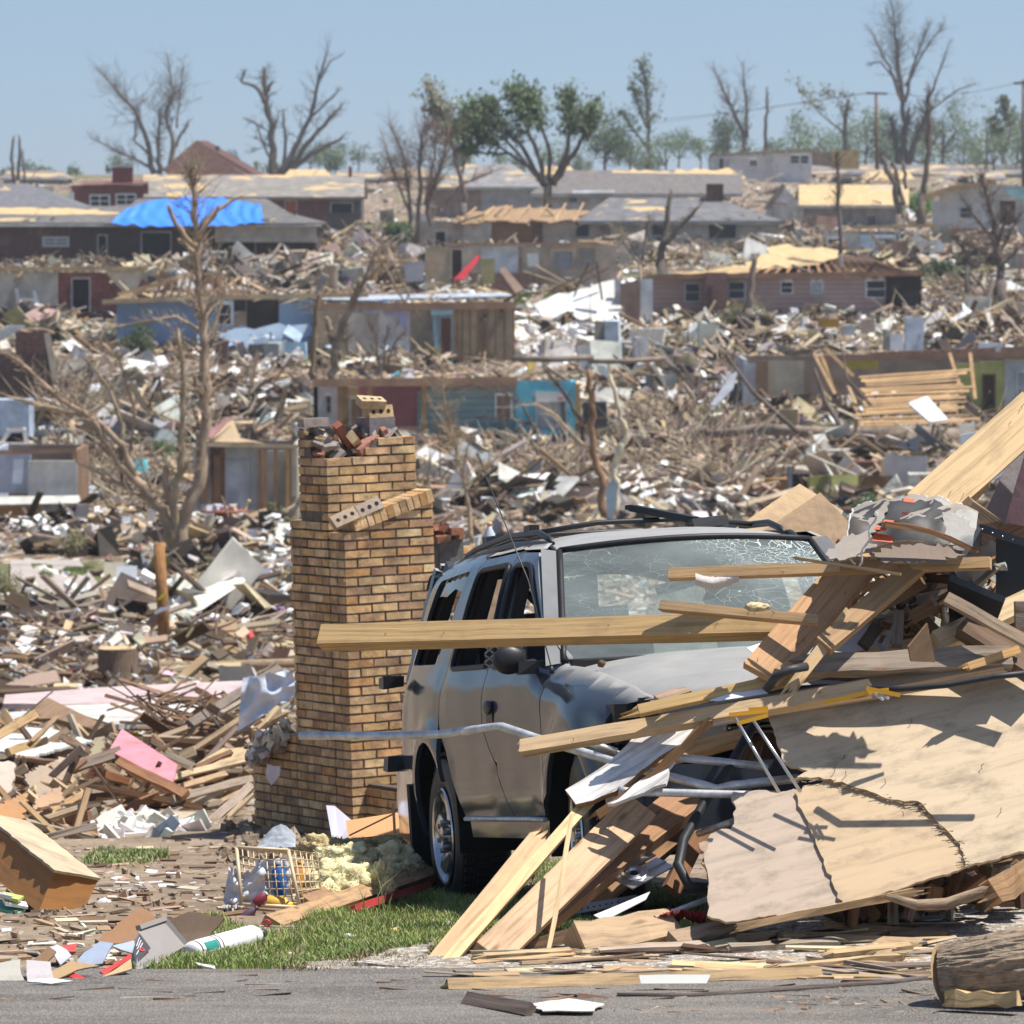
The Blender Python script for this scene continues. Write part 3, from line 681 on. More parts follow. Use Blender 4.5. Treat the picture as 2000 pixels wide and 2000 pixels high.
def tint_mat():
    m,t,b,N,L = newmat('tinted_glass'); b.inputs['Base Color'].default_value=(.012,.014,.017,1); b.inputs['Roughness'].default_value=.06
    b.inputs['Specular IOR Level'].default_value=.6; return m
M['tint'] = tint_mat()
def lens_mat():
    m,t,b,N,L = newmat('clear_lens'); b.inputs['Base Color'].default_value=(.75,.78,.8,1); b.inputs['Roughness'].default_value=.08; b.inputs['Metallic'].default_value=.6; return m
M['lens'] = lens_mat()
def tab(T_, x): return smooth_tab(T_, x)
PLAN = [(-1.08,.74),(-1.0,.775),(-.86,.805),(-.3,.845),(.25,.862),(1.14,.853),(2.2,.832),(2.9,.832),(3.25,.80),(3.42,.73),(3.52,.60)]
PROF = [(.38,-.05),(.45,-.035),(.55,-.012),(.66,0),(.80,.004),(.93,-.004),(1.03,-.018),(1.10,-.045),(1.16,-.065),(1.3,-.108),(1.45,-.152),(1.55,-.19),(1.60,-.225),(1.64,-.29),(1.655,-.34)]
def hoodz(x): return tab([(2.0,1.10),(2.2,1.085),(2.6,1.06),(3.0,1.01),(3.3,.955),(3.42,.90),(3.5,.80)], x)
def W_(x, z):
    w = tab(PLAN,x)
    if x > 1.95:
        a = min(1,(x-1.95)/.25); top = hoodz(x); e = max(0,(z-(top-.16))/.16)
        w += (1-a)*tab(PROF,z) + a*(tab([(.38,-.04),(.5,-.012),(.66,0),(.9,0)],z) - .135*min(1.15,e)**2.2)
    else: w += tab(PROF,z)
    for cx in (0,2.7):
        r_ = math.hypot(x-cx,z-.38)
        if z < .98: w += .028*math.exp(-((r_-.45)/.07)**2)
    w -= .012*math.exp(-((z-.69)/.02)**2)*(1 if .5<x<2.2 else 0)        # pressed crease
    w += .0022*noise.noise(Vector((x*3,z*3.5,1)))-.012*max(0,noise.noise(Vector((x*2.3,z*2.9,9)))-.35)    # dents
    return w
def dense(pts, st=.05):
    o = []
    for i in range(len(pts)):
        a = pts[i]; b = pts[(i+1)%len(pts)]; L_ = math.hypot(b[0]-a[0],b[1]-a[1]); k = max(1,int(L_/st))
        for j in range(k): o.append((a[0]+(b[0]-a[0])*j/k, a[1]+(b[1]-a[1])*j/k))
    return o
def rpoly(pts, r, n=5):
    o = []
    m = len(pts)
    for i in range(m):
        p0 = Vector(pts[i-1]); p = Vector(pts[i]); p1 = Vector(pts[(i+1)%m]); rr = r[i] if hasattr(r,'__len__') else r
        if rr <= 0: o.append(tuple(p)); continue
        a = (p0-p); b = (p1-p); k = min(rr, a.length*.45, b.length*.45); a = p+a.normalized()*k; b = p+b.normalized()*k
        for j in range(n+1):
            t_ = j/n; q = a*(1-t_)**2+p*2*t_*(1-t_)+b*t_*t_; o.append((q.x,q.y))
    return o
def arc(cx, cz, r, a0, a1, n=14, sx=1): return [(cx+sx*r*math.cos(R(a0+(a1-a0)*i/n)), cz+r*math.sin(R(a0+(a1-a0)*i/n))) for i in range(n+1)]
def panel(mb, outline, fn, holes=(), st=.045, col=(.3,.3,.3), flip=False, th=.0):
    """fill an outline (with holes) with a fine triangle mesh and lift it onto the surface fn"""
    outline = dense(outline,st); hs = [dense(h,st) for h in holes]
    V = [Vector(p) for p in outline]; Ed = [(i,(i+1)%len(outline)) for i in range(len(outline))]
    for h in hs:
        b = len(V); V += [Vector(p) for p in h]; Ed += [(b+i,b+(i+1)%len(h)) for i in range(len(h))]
    xs=[p[0] for p in outline]; ys_=[p[1] for p in outline]; x = min(xs)+st*.5
    def near(px,py):
        for p in V[:NB]:
            if (p.x-px)**2+(p.y-py)**2 < (st*.45)**2: return True
        return False
    NB = len(V)
    while x < max(xs):
        y = min(ys_)+st*.5
        while y < max(ys_):
            if inpoly(x,y,outline) and not any(inpoly(x,y,h) for h in hs) and not near(x,y): V.append(Vector((x,y)))
            y += st
        x += st
    rv, re, rf, *_ = delaunay_2d_cdt(V, Ed, [], 0, 1e-5)
    base = len(mb.v)
    for p in rv: mb.v.append(Vector(fn(p.x,p.y)))
    for f in rf:
        cx = sum(rv[i].x for i in f)/len(f); cy = sum(rv[i].y for i in f)/len(f)
        if inpoly(cx,cy,outline) and not any(inpoly(cx,cy,h) for h in hs):
            idx = [base+i for i in f]
            mb.face(idx[::-1] if flip else idx, col, None, True)
    if th:
        # returned inner lip along outline and holes, so the sheet has depth
        for loop in [outline]+hs:
            b = len(mb.v); n = len(loop)
            for p in loop: mb.v.append(Vector(fn(*p)))
            for p in loop:
                q = Vector(fn(*p)); q.y += -math.copysign(th,q.y) if abs(q.y) > .3 else 0; 
                mb.v.append(q)
            for i in range(n):
                j=(i+1)%n; mb.face([b+i,b+j,b+n+j,b+n+i], col)
GP = .004
# outlines on the side (x, z)
fdoor = [(1.14,1.07),(1.12,1.3),(1.085,1.57),(1.12,1.60),(1.49,1.585),(1.56,1.55),(2.17,1.10),(2.20,1.0),(2.21,.46),(1.55,.46),(1.50,.50),(1.33,.72),(1.16,.85),(1.13,.95)]
rdoor = [(.25,1.10),(.34,1.35),(.385,1.56),(.42,1.60),(1.05,1.605),(1.075,1.57),(1.105,1.3),(1.13,1.07),(1.12,.95),(1.15,.85),(1.32,.715),(1.49,.50),(1.53,.46),(.60,.46),(.50,.62),(.42,.75),(.27,.88),(.24,.98)]
fwin = rpoly([(1.19,1.11),(1.155,1.545),(1.46,1.54),(2.12,1.105)],[.04,.05,.09,.03])
rwin = rpoly([(.36,1.12),(.45,1.55),(1.02,1.555),(1.08,1.115)],[.06,.06,.04,.04])
qwin = rpoly([(-.84,1.16),(-.60,1.54),(.22,1.56),(-.06,1.15)],[.05,.07,.05,.05])
archF = arc(2.7,.38,.42,-2,182,20); archR = arc(0,.38,.42,182,-2,20)
quarter = [(-.93,1.62),(-.70,1.635),(.40,1.65),(1.45,1.625),(1.50,1.60),(1.12,1.612),(1.04,1.62),(.41,1.612),(.375,1.565),(.33,1.355),(.24,1.10),(.23,.98),(.26,.87)]+[p for p in archR if .50 < p[1] or p[0] < 0][::-1][1:]+[(-.48,.50),(-1.03,.55),(-1.06,.70),(-1.04,1.0),(-.99,1.16)]
fender = [(2.215,1.0),(2.215,.50)]+[p for p in archF[::-1] if p[1] > .5]+[(3.18,.55),(3.42,.60),(3.42,.70),(3.25,.74),(3.22,.80),(3.25,.90),(3.40,.905)]
top = [(x,hoodz(x)) for x in (3.38,3.2,3.0,2.8,2.6,2.4,2.2)]
fender = fender[:-1]+top+[(2.12,1.11)]
sill = [(.58,.452),(2.215,.452),(2.215,.37),(.62,.37)]
for side in (-1,1):
    fs = lambda x,z,side=side: (x, side*W_(x,z), z)
    fl = side > 0
    bd = MB(); panel(bd, quarter, fs, [qwin], flip=not fl, th=.02); 
    panel(bd, sill, lambda x,z: (x, side*(W_(x,.45)-.02), z), flip=not fl)
    panel(bd, [(-.48,.50),(-1.03,.55),(-1.03,.42),(-.5,.42)], lambda x,z: (x, side*(W_(x,.55)-.03), z), flip=not fl)
    part(bd,'rear_quarter_panel',M['paint'],auto=50)
    d = MB(); panel(d, rdoor, fs, [rwin], flip=not fl, th=.022); rd_ = part(d,'rear_door',M['paint'],auto=50)
    d = MB(); panel(d, fdoor, fs, [fwin], flip=not fl, th=.022); fd_ = part(d,'front_door',M['paint'],auto=50)
    d = MB(); panel(d, fender, fs, flip=not fl, th=.02); part(d,'fender',M['paint'],auto=50)
    # sill strip, window rubbers, handles
    s_ = MB(); s_.tube([(x,side*(W_(x,.455)+.004),.452) for x in (.60,1.0,1.4,1.8,2.21)],.011,6,(.6,.62,.64)); part(s_,'sill_strip',M['galv'])
    for wn,dr in ((fwin,fd_),(rwin,rd_)):
        s_ = MB(); lp = dense(wn,.08); lp.append(lp[0]); s_.tube([(x,side*(W_(x,z)+.001),z) for x,z in lp],.013,6,(.016,.016,.018),cap=False); part(s_,'window_seal',M['black'],parent=dr)
    for xh,dr in ((1.30,fd_),(.42,rd_)):
        if dr is rd_: continue
        h = MB(); h.blob((xh,side*(W_(xh,.93)+.010),.935),.05,(.035,.036,.04),3,.03,2,(1.25,.36,.62)); h.box((xh,side*(W_(xh,.9)+.001),.895),(.12,.008,.05),None,(.01,.01,.012)); part(h,'handle',M['clean'],parent=dr)
    # quarter glass, dark tint, with a crumbled top
    q = MB(); qq = [(-.66,1.455),(-.60,1.54),(.22,1.56),(.19,1.49),(.10,1.47),(-.1,1.49),(-.3,1.46),(-.5,1.47)]
    panel(q, qq, lambda x,z: (x, side*(W_(x,z)-.014), z), flip=not fl); part(q,'quarter_window',M['tint'])
    # wheel-arch liners
    for cx in (0,2.7):
        l = MB()
        l.grid(lambda a,b: (cx+.435*math.cos(math.pi*a*1.12-.19), side*(.83-.62*b), .38+.435*math.sin(math.pi*a*1.12-.19)), 24, 3, (.012,.012,.012), True)
        l.grid(lambda a,b: (cx+.44*b*math.cos(math.pi*a), side*.22, .38+.44*b*math.sin(math.pi*a)), 20, 1, (.01,.01,.01)); part(l,'wheel_liner',M['black'])
    fl_ = MB(); fl_.box((-.47,side*.74,.36),(.02,.26,.50),None,(.015,.015,.016),jit=.006); part(fl_,'mud_flap',M['black'])
    # inner trim: pillars, seen through the open windows
    for x0,z0,x1,z1,wd in ((1.12,1.05,1.12,1.6,.09),(.3,1.05,.44,1.6,.10),(-.9,1.1,-.62,1.6,.14)):
        t_ = MB(); t_.beam((x0,side*(W_(x0,1.12)-.05),z0),(x1,side*(W_(x1,1.58)-.05),z1),wd,.05,n=(0,side,0),col=(.03,.03,.033)); part(t_,'pillar_trim',M['clean'])
    c_ = MB(); panel(c_, [(.55,.5),(2.15,.5),(2.15,1.09),(.35,1.10),(.3,.9)], lambda x,z: (x, side*(W_(x,z)-.07), z), st=.2, col=(.06,.06,.065)); part(c_,'door_trim',M['clean'])
# roof
RX = [(-.95,1.60),(-.9,1.632),(-.5,1.665),(.3,1.69),(1.0,1.685),(1.4,1.655),(1.56,1.615)]
def roofz(x,y): return tab(RX,x)-.075*(abs(y)/.60)**3+.004*noise.noise(Vector((x*3,y*3,4)))
b_ = MB()
def rfn(a,b): 
    x = -.93+a*(2.47+.0*abs(b-.5)); y = (b-.5)*2*.585
    x += (.10*(1-(2*b-1)**2))*(a**3)-.05*0
    return (x, y, roofz(min(x,1.56),y))
b_.grid(rfn, 30, 20, (.3,.3,.3)); part(b_,'roof',M['paint'],auto=60)
# hood, with the front edge rolled over
def hfn(a,b):
    y = (b-.5)*2; x = 2.14+1.30*a+.10*(1-y*y)*(a*.9+.35); hw = .70-.06*a
    z = hoodz(2.2+1.22*a)+.045*(1-y*y)-.02*abs(y)**6+.006*noise.noise(Vector((x*2.5,y*2.5,8)))
    return (x, y*hw, z)
b_ = MB(); b_.grid(hfn, 30, 26, (.3,.3,.3)); part(b_,'hood',M['paint'],auto=60)
b_ = MB(); b_.grid(lambda a,b: (3.43+.10*(1-(2*b-1)**2)*1.2+.02*a, (b-.5)*1.26, .905+.045*(1-(2*b-1)**2)-.06*a),4,16,(.3,.3,.3)); part(b_,'hood_lip',M['paint'])
# windshield
def wfn(a,b,off=0):
    y = (a-.5)*2; v = b
    x = 2.15+(1.53-2.15)*v + .11*(1-y*y); hw = .705+(.555-.705)*v; z = 1.10+(1.585-1.10)*v+.028*(1-y*y)*v
    return (x+off, y*hw, z+off)
b_ = MB(); b_.grid(lambda a,b: wfn(a,b), 24, 14, (.5,.5,.5)); ws = part(b_,'windshield',M['glass'])
fr = [wfn(0,i/8,.004) for i in range(9)]; fr2 = [wfn(1,i/8,.004) for i in range(9)]; ft = [wfn(i/16,1,.004) for i in range(17)]; fb = [wfn(i/16,0,.0) for i in range(17)]
b_ = MB()
for ln in (fr,fr2,ft,fb): b_.tube(ln,.014,6,(.02,.02,.022))
part(b_,'windshield_seal',M['black'],parent=ws)
for side in (-1,1):   # A pillars painted
    b_ = MB(); 
    b_.grid(lambda a,b: (lambda p,q: (p[0]*(1-b)+q[0]*b, p[1]*(1-b)+q[1]*b, p[2]*(1-b)+q[2]*b))(wfn(0 if side<0 else 1,a), (2.19+(1.53-2.19)*a, side*(W_(1.9,1.10)*(1-a)+W_(1.5,1.585)*a), 1.09+(1.60-1.09)*a)), 10, 4, (.3,.3,.3)); part(b_,'windshield_pillar',M['paint'])
b_ = MB(); b_.box((2.16,0,1.08),(.12,1.36,.05),None,(.02,.02,.02)); part(b_,'cowl',M['black'])
# front end: recess, lamps, grille, bumper
b_ = MB()
b_.box((3.30,0,.72),(.10,1.36,.42),None,(.01,.01,.011)); b_.box((3.22,-.73,.83),(.16,.09,.16),None,(.012,.012,.013)); b_.box((2.9,0,.6),(.9,.9,.6),None,(.008,.008,.008)); part(b_,'engine_bay',M['black'])
b_ = MB()
for k in range(6): b_.box((3.44+.06,0,.77+.022*k),(.03,.72,.010),None,(.3,.32,.34))
b_.box((3.47,0,.90),(.05,.78,.02),None,(.4,.42,.44)); part(b_,'grille',M['chrome'])
b_ = MB(); b_.box((3.41,-.47,.82),(.10,.22,.13),None,(.8,.82,.85),jit=.006); part(b_,'headlight',M['lens'])
b_ = MB(); b_.box((3.41,.52,.82),(.10,.30,.13),None,(.8,.82,.85),jit=.006); part(b_,'headlight',M['lens'])
b_ = MB(); b_.grid(lambda a,b: (3.30+.34*math.sin(math.pi*a)**.45, math.cos(math.pi*(1-a))*.83, .40+.26*b+.0*a), 30, 6, (.3,.3,.3)); part(b_,'front_bumper',M['paint'],label='grey front bumper half buried in boards')
# rear: tailgate (seen edge on), bumper, lamps
b_ = MB(); b_.grid(lambda a,b: (-1.05+.10*abs(2*b-1)**4+tab([(0,0),(.45,0.0),(.6,.03),(1,.19)],a)*(1), (b-.5)*1.5*(1-.30*max(0,a-.4)), .55+.56*a+.0), 16, 14, (.3,.3,.3)); part(b_,'tailgate',M['paint'])
b_ = MB()
for s2 in (-1,1): b_.beam((-1.03,s2*.70,1.08),(-.86,s2*.57,1.60),.08,.05,n=(-1,0,.3),col=(.3,.3,.3))
b_.beam((-.87,-.58,1.59),(-.87,.58,1.59),.08,.04,n=(-1,0,.3),col=(.3,.3,.3)); part(b_,'rear_window_frame',M['paint'])
b_ = MB(); b_.grid(lambda a,b: (-1.0-.17*math.sin(math.pi*a)**.5+.46*max(0,(abs(2*a-1)-.86)/.14), -math.cos(math.pi*a)*(.80+.03*math.sin(math.pi*b)) if .07<a<.93 else (-.83 if a<.5 else .83), .38+.30*b), 40, 8, (.62,.62,.62)); part(b_,'rear_bumper',M['chrome'])
for z,sz in ((1.09,(.15,.10,.055)),(.71,(.12,.09,.07))):
    b_ = MB(); b_.box((-.95,-.83,z),(sz[0],sz[1],sz[2]),None,(.02,.021,.024),jit=.008); part(b_,'bracket',M['clean'])
b_ = MB(); b_.box((-1.03,-.70,.86),(.04,.12,.34),None,(.3,.02,.02)); part(b_,'tail_light',M['clean'])
# wheels
def wheel(cx, cy, steer=0):
    e = bpy.data.objects.new('wheel', None); COL.objects.link(e); e.parent = suv; e['_local']=1
    sg = 1 if cy > 0 else -1; ax = Vector((0,sg,0)); ax = Matrix.Rotation(steer,3,'Z')@ax; o = Vector((cx,cy,.37))
    b = MB(); prof = [(.215,-.20),(.225,-.235),(.30,-.245),(.345,-.225),(.368,-.19),(.374,-.12),(.368,-.05),(.350,-.012),(.30,.006),(.240,.0),(.213,-.02)]
    b.lathe(prof, o, ax, 56, (.022,.021,.020))
    e1 = ax.orthogonal().normalized(); e2 = ax.cross(e1)
    for k in range(56):
        an = 2*math.pi*(k+.3)/56
        for hh,ofs in ((-.04,0),(-.10,.5),(-.16,0)):
            a2 = an+ofs*.112; rd = e1*math.cos(a2)+e2*math.sin(a2); tg = ax.cross(rd)
            rt = Matrix((rd,tg,ax)).transposed(); b.box(o+rd*.374+ax*hh,(.014,.022,.046),rt,(.03,.028,.026))
    tyre_ = part(b,'tyre',M['black'],parent=e,auto=40)
    b = MB(); b.lathe([(.212,-.02),(.222,.004),(.214,.010),(.200,.0),(.192,-.03),(.185,-.11)], o, ax, 48, (.62,.61,.60))
    ns = 6
    for k in range(ns):
        an = 2*math.pi*k/ns; rd = e1*math.cos(an)+e2*math.sin(an); tg = ax.cross(rd)
        i0 = len(b.v)
        for rr,wd,h in ((.05,.045,-.028),(.10,.032,-.03),(.155,.034,-.028),(.198,.062,-.012)):
            for s1,hh in ((-1,h-.03),(-1,h),(0,h+.008),(1,h),(1,h-.03)): b.v.append(o+rd*rr+tg*(wd*s1)+ax*hh)
        for i in range(3):
            for j in range(4): b.face([i0+i*5+j,i0+i*5+j+1,i0+i*5+j+6,i0+i*5+j+5],(.60,.59,.57),None,True)
    b.lathe([(.085,-.05),(.085,-.026),(.05,-.018),(.045,.012),(.0,.016)], o, ax, 28, (.5,.5,.5))
    part(b,'rim',M['chrome'],parent=e,auto=45)
    b = MB(); b.lathe([(.20,-.085),(.0,-.085)], o, ax, 28, (.02,.018,.016)); 
    for k in range(6):
        an = 2*math.pi*(k+.5)/6; rd = e1*math.cos(an)+e2*math.sin(an); b.tube([o+rd*.066+ax*-.02,o+rd*.066+ax*.018],.011,8,(.3,.3,.3))
    part(b,'brake_and_nuts',M['galv'],parent=e)
wheel(0,-.81); wheel(2.7,-.81,R(-7)); wheel(0,.81); wheel(2.7,.81,R(-7))
# roof rails, cross bars, spoiler
for side in (-1,1):
    b_ = MB(); ys_ = side*.52
    b_.tube([(-.62,ys_,roofz(-.62,.52)+.01),(-.52,ys_,roofz(-.5,.52)+.035),(-.3,ys_,roofz(-.3,.52)+.05),(.4,ys_,roofz(.4,.52)+.056),(1.0,ys_,roofz(1.0,.52)+.05),(1.18,ys_,roofz(1.2,.52)+.03),(1.26,ys_,roofz(1.26,.52)+.008)],[.010,.015,.016,.016,.016,.015,.010],8,(.02,.021,.023))
    b_.tube([(-.90,side*.545,roofz(-.9,.54)-.01),(-.3,side*.555,roofz(-.3,.55)+.012),(.6,side*.558,roofz(.6,.55)+.014),(1.25,side*.55,roofz(1.25,.55)+.012),(1.5,side*.545,roofz(1.5,.54)-.012)],[.012,.018,.019,.019,.012],8,(.022,.023,.025)); part(b_,'roof_rail',M['clean'])
for x in (-.12,.75):
    b_ = MB(); b_.tube([(x,-.52,roofz(x,.52)+.05),(x+.02,-.2,roofz(x,.2)+.042),(x+.02,.2,roofz(x,.2)+.042),(x,.52,roofz(x,.52)+.05)],.012,8,(.02,.021,.023)); b_.box((x,-.50,roofz(x,.5)+.055),(.09,.05,.05),None,(.02,.02,.02),jit=.01); part(b_,'crossbar',M['clean'])
b_ = MB(); b_.grid(lambda a,b: (-.80-.24*a, (b-.5)*1.24, roofz(-.85,(b-.5)*1.1)+.015+.035*math.sin(a*2.6)-.07*a*a-.03*abs(2*b-1)**4), 8, 20, (.02,.021,.023)); b_.grid(lambda a,b: (-.80-.24*a, (b-.5)*1.24, roofz(-.85,(b-.5)*1.1)-.03+.01*math.sin(a*2.6)-.055*a*a-.03*abs(2*b-1)**4), 8, 20, (.02,.021,.023)); part(b_,'spoiler',M['clean'])
# a torn-up bar end sticking out of the rack
b_ = MB(); b_.beam((.95,.20,roofz(.95,.2)+.03),(.70,-.02,roofz(.7,0)+.10),.05,.03,n=(0,0,1),col=(.02,.02,.022),br1=.06); b_.box((.98,.24,roofz(.98,.24)+.02),(.14,.16,.05),None,(.02,.02,.022),jit=.01); part(b_,'broken_rack_end',M['clean'])
# mirror with its glass gone
b_ = MB(); b_.blob((2.03,-.91,1.125),.072,(.02,.02,.022),3,.06,2,(.5,1.0,.85))
b_.box((2.05,-.84,1.09),(.08,.08,.06),None,(.02,.02,.022),jit=.006); mi = part(b_,'mirror',M['clean'])
b_ = MB()
for i in range(4):
    for j in range(4):
        c = Vector((1.965,-1.0+.045*i,1.085+.036*j)); b_.beam(c,c+Vector((0,.04,.03)),.006,.008,n=(-1,0,0),col=(.12,.11,.10)); b_.beam(c+Vector((0,.04,0)),c+Vector((0,0,.03)),.006,.008,n=(-1,0,0),col=(.10,.095,.09))
part(b_,'mirror_grid',M['clean'],parent=mi)
# antenna on the right fender
b_ = MB(); b_.tube([(2.33,-.80,1.055),(2.33,-.80,1.085)],[.012,.007],8,(.05,.05,.05)); b_.tube([(2.33,-.80,1.08),(2.16,-.84,1.45),(1.90,-.95,1.93)],.0028,5,(.08,.08,.08)); part(b_,'antenna',M['galv'])
# interior
b_ = MB(); b_.box((.9,0,.52),(3.0,1.4,.06),None,(.03,.03,.03)); b_.box((.9,0,.45),(3.6,1.2,.10),None,(.015,.015,.015)); part(b_,'floor_pan',M['matte'])
for x,y in ((1.25,-.36),(1.25,.36)):
    b_ = MB(); b_.box((x,y,.76),(.50,.50,.18),None,(.10,.10,.105),jit=.015); b_.box((x-.27,y,1.05),(.16,.48,.56),Euler((0,R(-16),0)).to_matrix(),(.10,.10,.105),jit=.02); b_.box((x-.40,y,1.40),(.09,.24,.16),Euler((0,R(-14),0)).to_matrix(),(.09,.09,.095),jit=.01); part(b_,'seat',M['cloth'])
b_ = MB(); b_.box((.35,0,.76),(.50,1.25,.18),None,(.10,.10,.105),jit=.015); b_.box((.06,0,1.0),(.14,1.25,.45),Euler((0,R(-16),0)).to_matrix(),(.10,.10,.105),jit=.015); part(b_,'rear_seat',M['cloth'])
b_ = MB(); b_.box((1.95,0,.98),(.36,1.36,.20),None,(.035,.035,.038),jit=.02); part(b_,'dashboard',M['clean'])
b_ = MB(); c0 = Vector((1.68,.36,1.03)); ax = Vector((-.9,0,.45)).normalized(); e1=Vector((0,1,0)); e2=ax.cross(e1)
b_.tube([c0+(e1*math.cos(2*math.pi*k/20)+e2*math.sin(2*math.pi*k/20))*.185 for k in range(21)],.014,6,(.02,.02,.02),cap=False); b_.beam(c0-e1*.18,c0+e1*.18,.04,.02,n=ax,col=(.02,.02,.02)); part(b_,'steering_wheel',M['clean'])
b_ = MB(); b_.tube([(.95,-.60,1.45),(1.25,-.45,1.20),(1.42,-.18,.92)],.018,5,(.03,.03,.035)); part(b_,'seat_belt',M['cloth'])
b_ = MB(); b_.grid(lambda a,b: (-.85+2.3*a,(b-.5)*1.1,roofz(-.85+2.3*a,(b-.5)*1.1)-.04),10,8,(.16,.16,.165)); part(b_,'headliner',M['cloth'])
b_ = MB()
b_.plate([(1.62,-.20,.95),(1.60,-.16,1.42),(1.58,.05,1.46),(1.66,.12,.95)],.012,(.55,.50,.42),rag=.012); part(b_,'deflated_airbag',M['cloth'])
bpy.data.objects.remove(_Loc)
# ================================================================== brick chimney
CHD = 38.0
A_ = Vector((.866,.5,0)); B_ = Vector((-.5,.866,0)); LEAN = Matrix.Rotation(R(-1.7),3,'Y')
c0 = P(690,1640,CHD); c0.z = zg(c0.x,c0.y)-.1
chim = T('brick_chimney', c0, 'tall freestanding tan brick chimney with a broken top behind the SUV', 'chimney')
def chp(u, v, z): return c0+LEAN@(A_*u+B_*v+Vector((0,0,z)))
BRC = [(.66,.42,.195),(.70,.48,.25),(.60,.375,.17),(.55,.31,.13),(.71,.51,.285),(.58,.39,.21),(.65,.43,.22),(.62,.41,.21),(.42,.26,.15)]
CH = .0620
def bricks(name, u0, u1, v0, v1, z0, z1, topf=None, faces='ab', lab=None, bmin=-9, ends=None, col=BRC):
    """a brick pier: real bricks on the seen faces round a mortar core; topf(u,v) caps the height"""
    b = MB(); n = int(round((z1-z0)/CH)); bw = .203; mt = .014
    for k in range(n):
        z = z0+k*CH; zc = z+CH/2
        def run(length, place):
            x = -(.5*bw if k%2 else 0)
            while x < length-.01:
                a = max(x,0); e = min(x+bw,length)
                if e-a > .03: place(a+mt/2, e-mt/2)
                x += bw
        def put(c, size, ang):
            if zc < bmin and abs(c[1]-v0-.045) > .001: return
            if topf and zc > topf(*c[:2])+rnd.uniform(-.01,.01): return
            rt = LEAN@Matrix.Rotation(ang,3,'Z')@Euler((rnd.gauss(0,.006),0,rnd.gauss(0,.006))).to_matrix()
            col_ = rnd.choice(col)
            b.box(chp(c[0],c[1],zc-0), size, rt, jc(col_,.10), jit=.0022)
        if 'a' in faces: run(u1-u0, lambda a,e: put((u0+(a+e)/2, v0+.045), (e-a,.092,CH-mt), R(30)))
        if 'b' in faces: run(v1-v0, lambda a,e: put((u0+.045, v0+(a+e)/2), (.092,e-a,CH-mt), R(30)))
        if 'c' in faces: run(v1-v0, lambda a,e: put((u1-.045, v0+(a+e)/2), (.092,e-a,CH-mt), R(30)))
        if 'd' in faces: run(u1-u0, lambda a,e: put((u0+(a+e)/2, v1-.045), (e-a,.092,CH-mt), R(30)))
    b.build(name, M['brick'], parent=chim, label=lab)
    # mortar core, just inside the brick faces
    m = MB(); q = .008; nz_ = n
    def cz(u,v): return min(z1, (topf(u,v) if topf else z1))-.012
    nu_ = max(2,int((u1-u0)/.06)); nv_ = max(2,int((v1-v0)/.06)); us_=[u0+q+(u1-u0-2*q)*i/nu_ for i in range(nu_+1)]; vs_=[v0+q+(v1-v0-2*q)*i/nv_ for i in range(nv_+1)]
    m.grid(lambda a,b_: chp(us_[round(a*nu_)], vs_[round(b_*nv_)], cz(us_[round(a*nu_)],vs_[round(b_*nv_)])), nu_, nv_, (.15,.12,.10), smooth=False)
    for (uu,vv) in (([(u,v0+q) for u in us_],0),([(u,v1-q) for u in us_],0),([(u0+q,v) for v in vs_],0),([(u1-q,v) for v in vs_],0)):
        i0 = len(m.v)
        for (u,v) in uu: m.v.append(chp(u,v,z0)); m.v.append(chp(u,v,cz(u,v)))
        for i in range(len(uu)-1): m.face([i0+2*i,i0+2*i+2,i0+2*i+3,i0+2*i+1],(.15,.12,.10))
    m.build('mortar', M['mortar'], parent=chim)
def zat(py, u=0, v=0): 
    """height above the base for a photo row at the chimney"""
    return P(690,py,CHD).z-c0.z
zs0, zs1 = zat(1042), zat(985)
def shoulder(u, v): return zs0+(zs1-zs0)*max(0,min(1,(u-.0)/.70))
bricks('base', 0,.70, 0,.22, 0, zs1, shoulder, 'abc', 'lower pier with a sloping shoulder')
bricks('base', 0,.70, .22,.78, 0, zs1-.1, lambda u,v: zs1-.13 if v>.5 else zs1-.1, 'bcd')
zt = zat(836)
def ragtop(u, v):
    du = u; dv = v-.22
    h = zat(896)
    if u > .38: h = zat(862)
    if dv > .20: h = max(h, zat(896)+(zt-zat(896))*min(1,(dv-.20)/.12)*(1 if u<.12 else 0))
    return h
bricks('stack', 0.0,.70, .22,.62, zs0-.3, zt, ragtop, 'abcd', 'upper stack with a ragged sooty top', zs1-.08)
# soldier course along the sloping shoulder
b = MB(); n = 12
for i in range(n):
    u = .10+.62*i/n; z = zs0+(zs1-zs0)*(u/.70)+.03
    rt = LEAN@Matrix.Rotation(R(30),3,'Z')@Matrix.Rotation(-math.atan2(zs1-zs0,.70),3,'Y')
    b.box(chp(u,.085,z), (.047,.205,.088), rt, jc(rnd.choice(BRC),.12), jit=.003)
b.build('shoulder_course', M['brick'], parent=chim)
bricks('hearth_wall', 0,.30, .78,1.45, 0, zat(1450), lambda u,v: zat(1452)-.12*noise.noise(Vector((v*9,0,0))), 'ab', 'low brick wall with rubble on top')
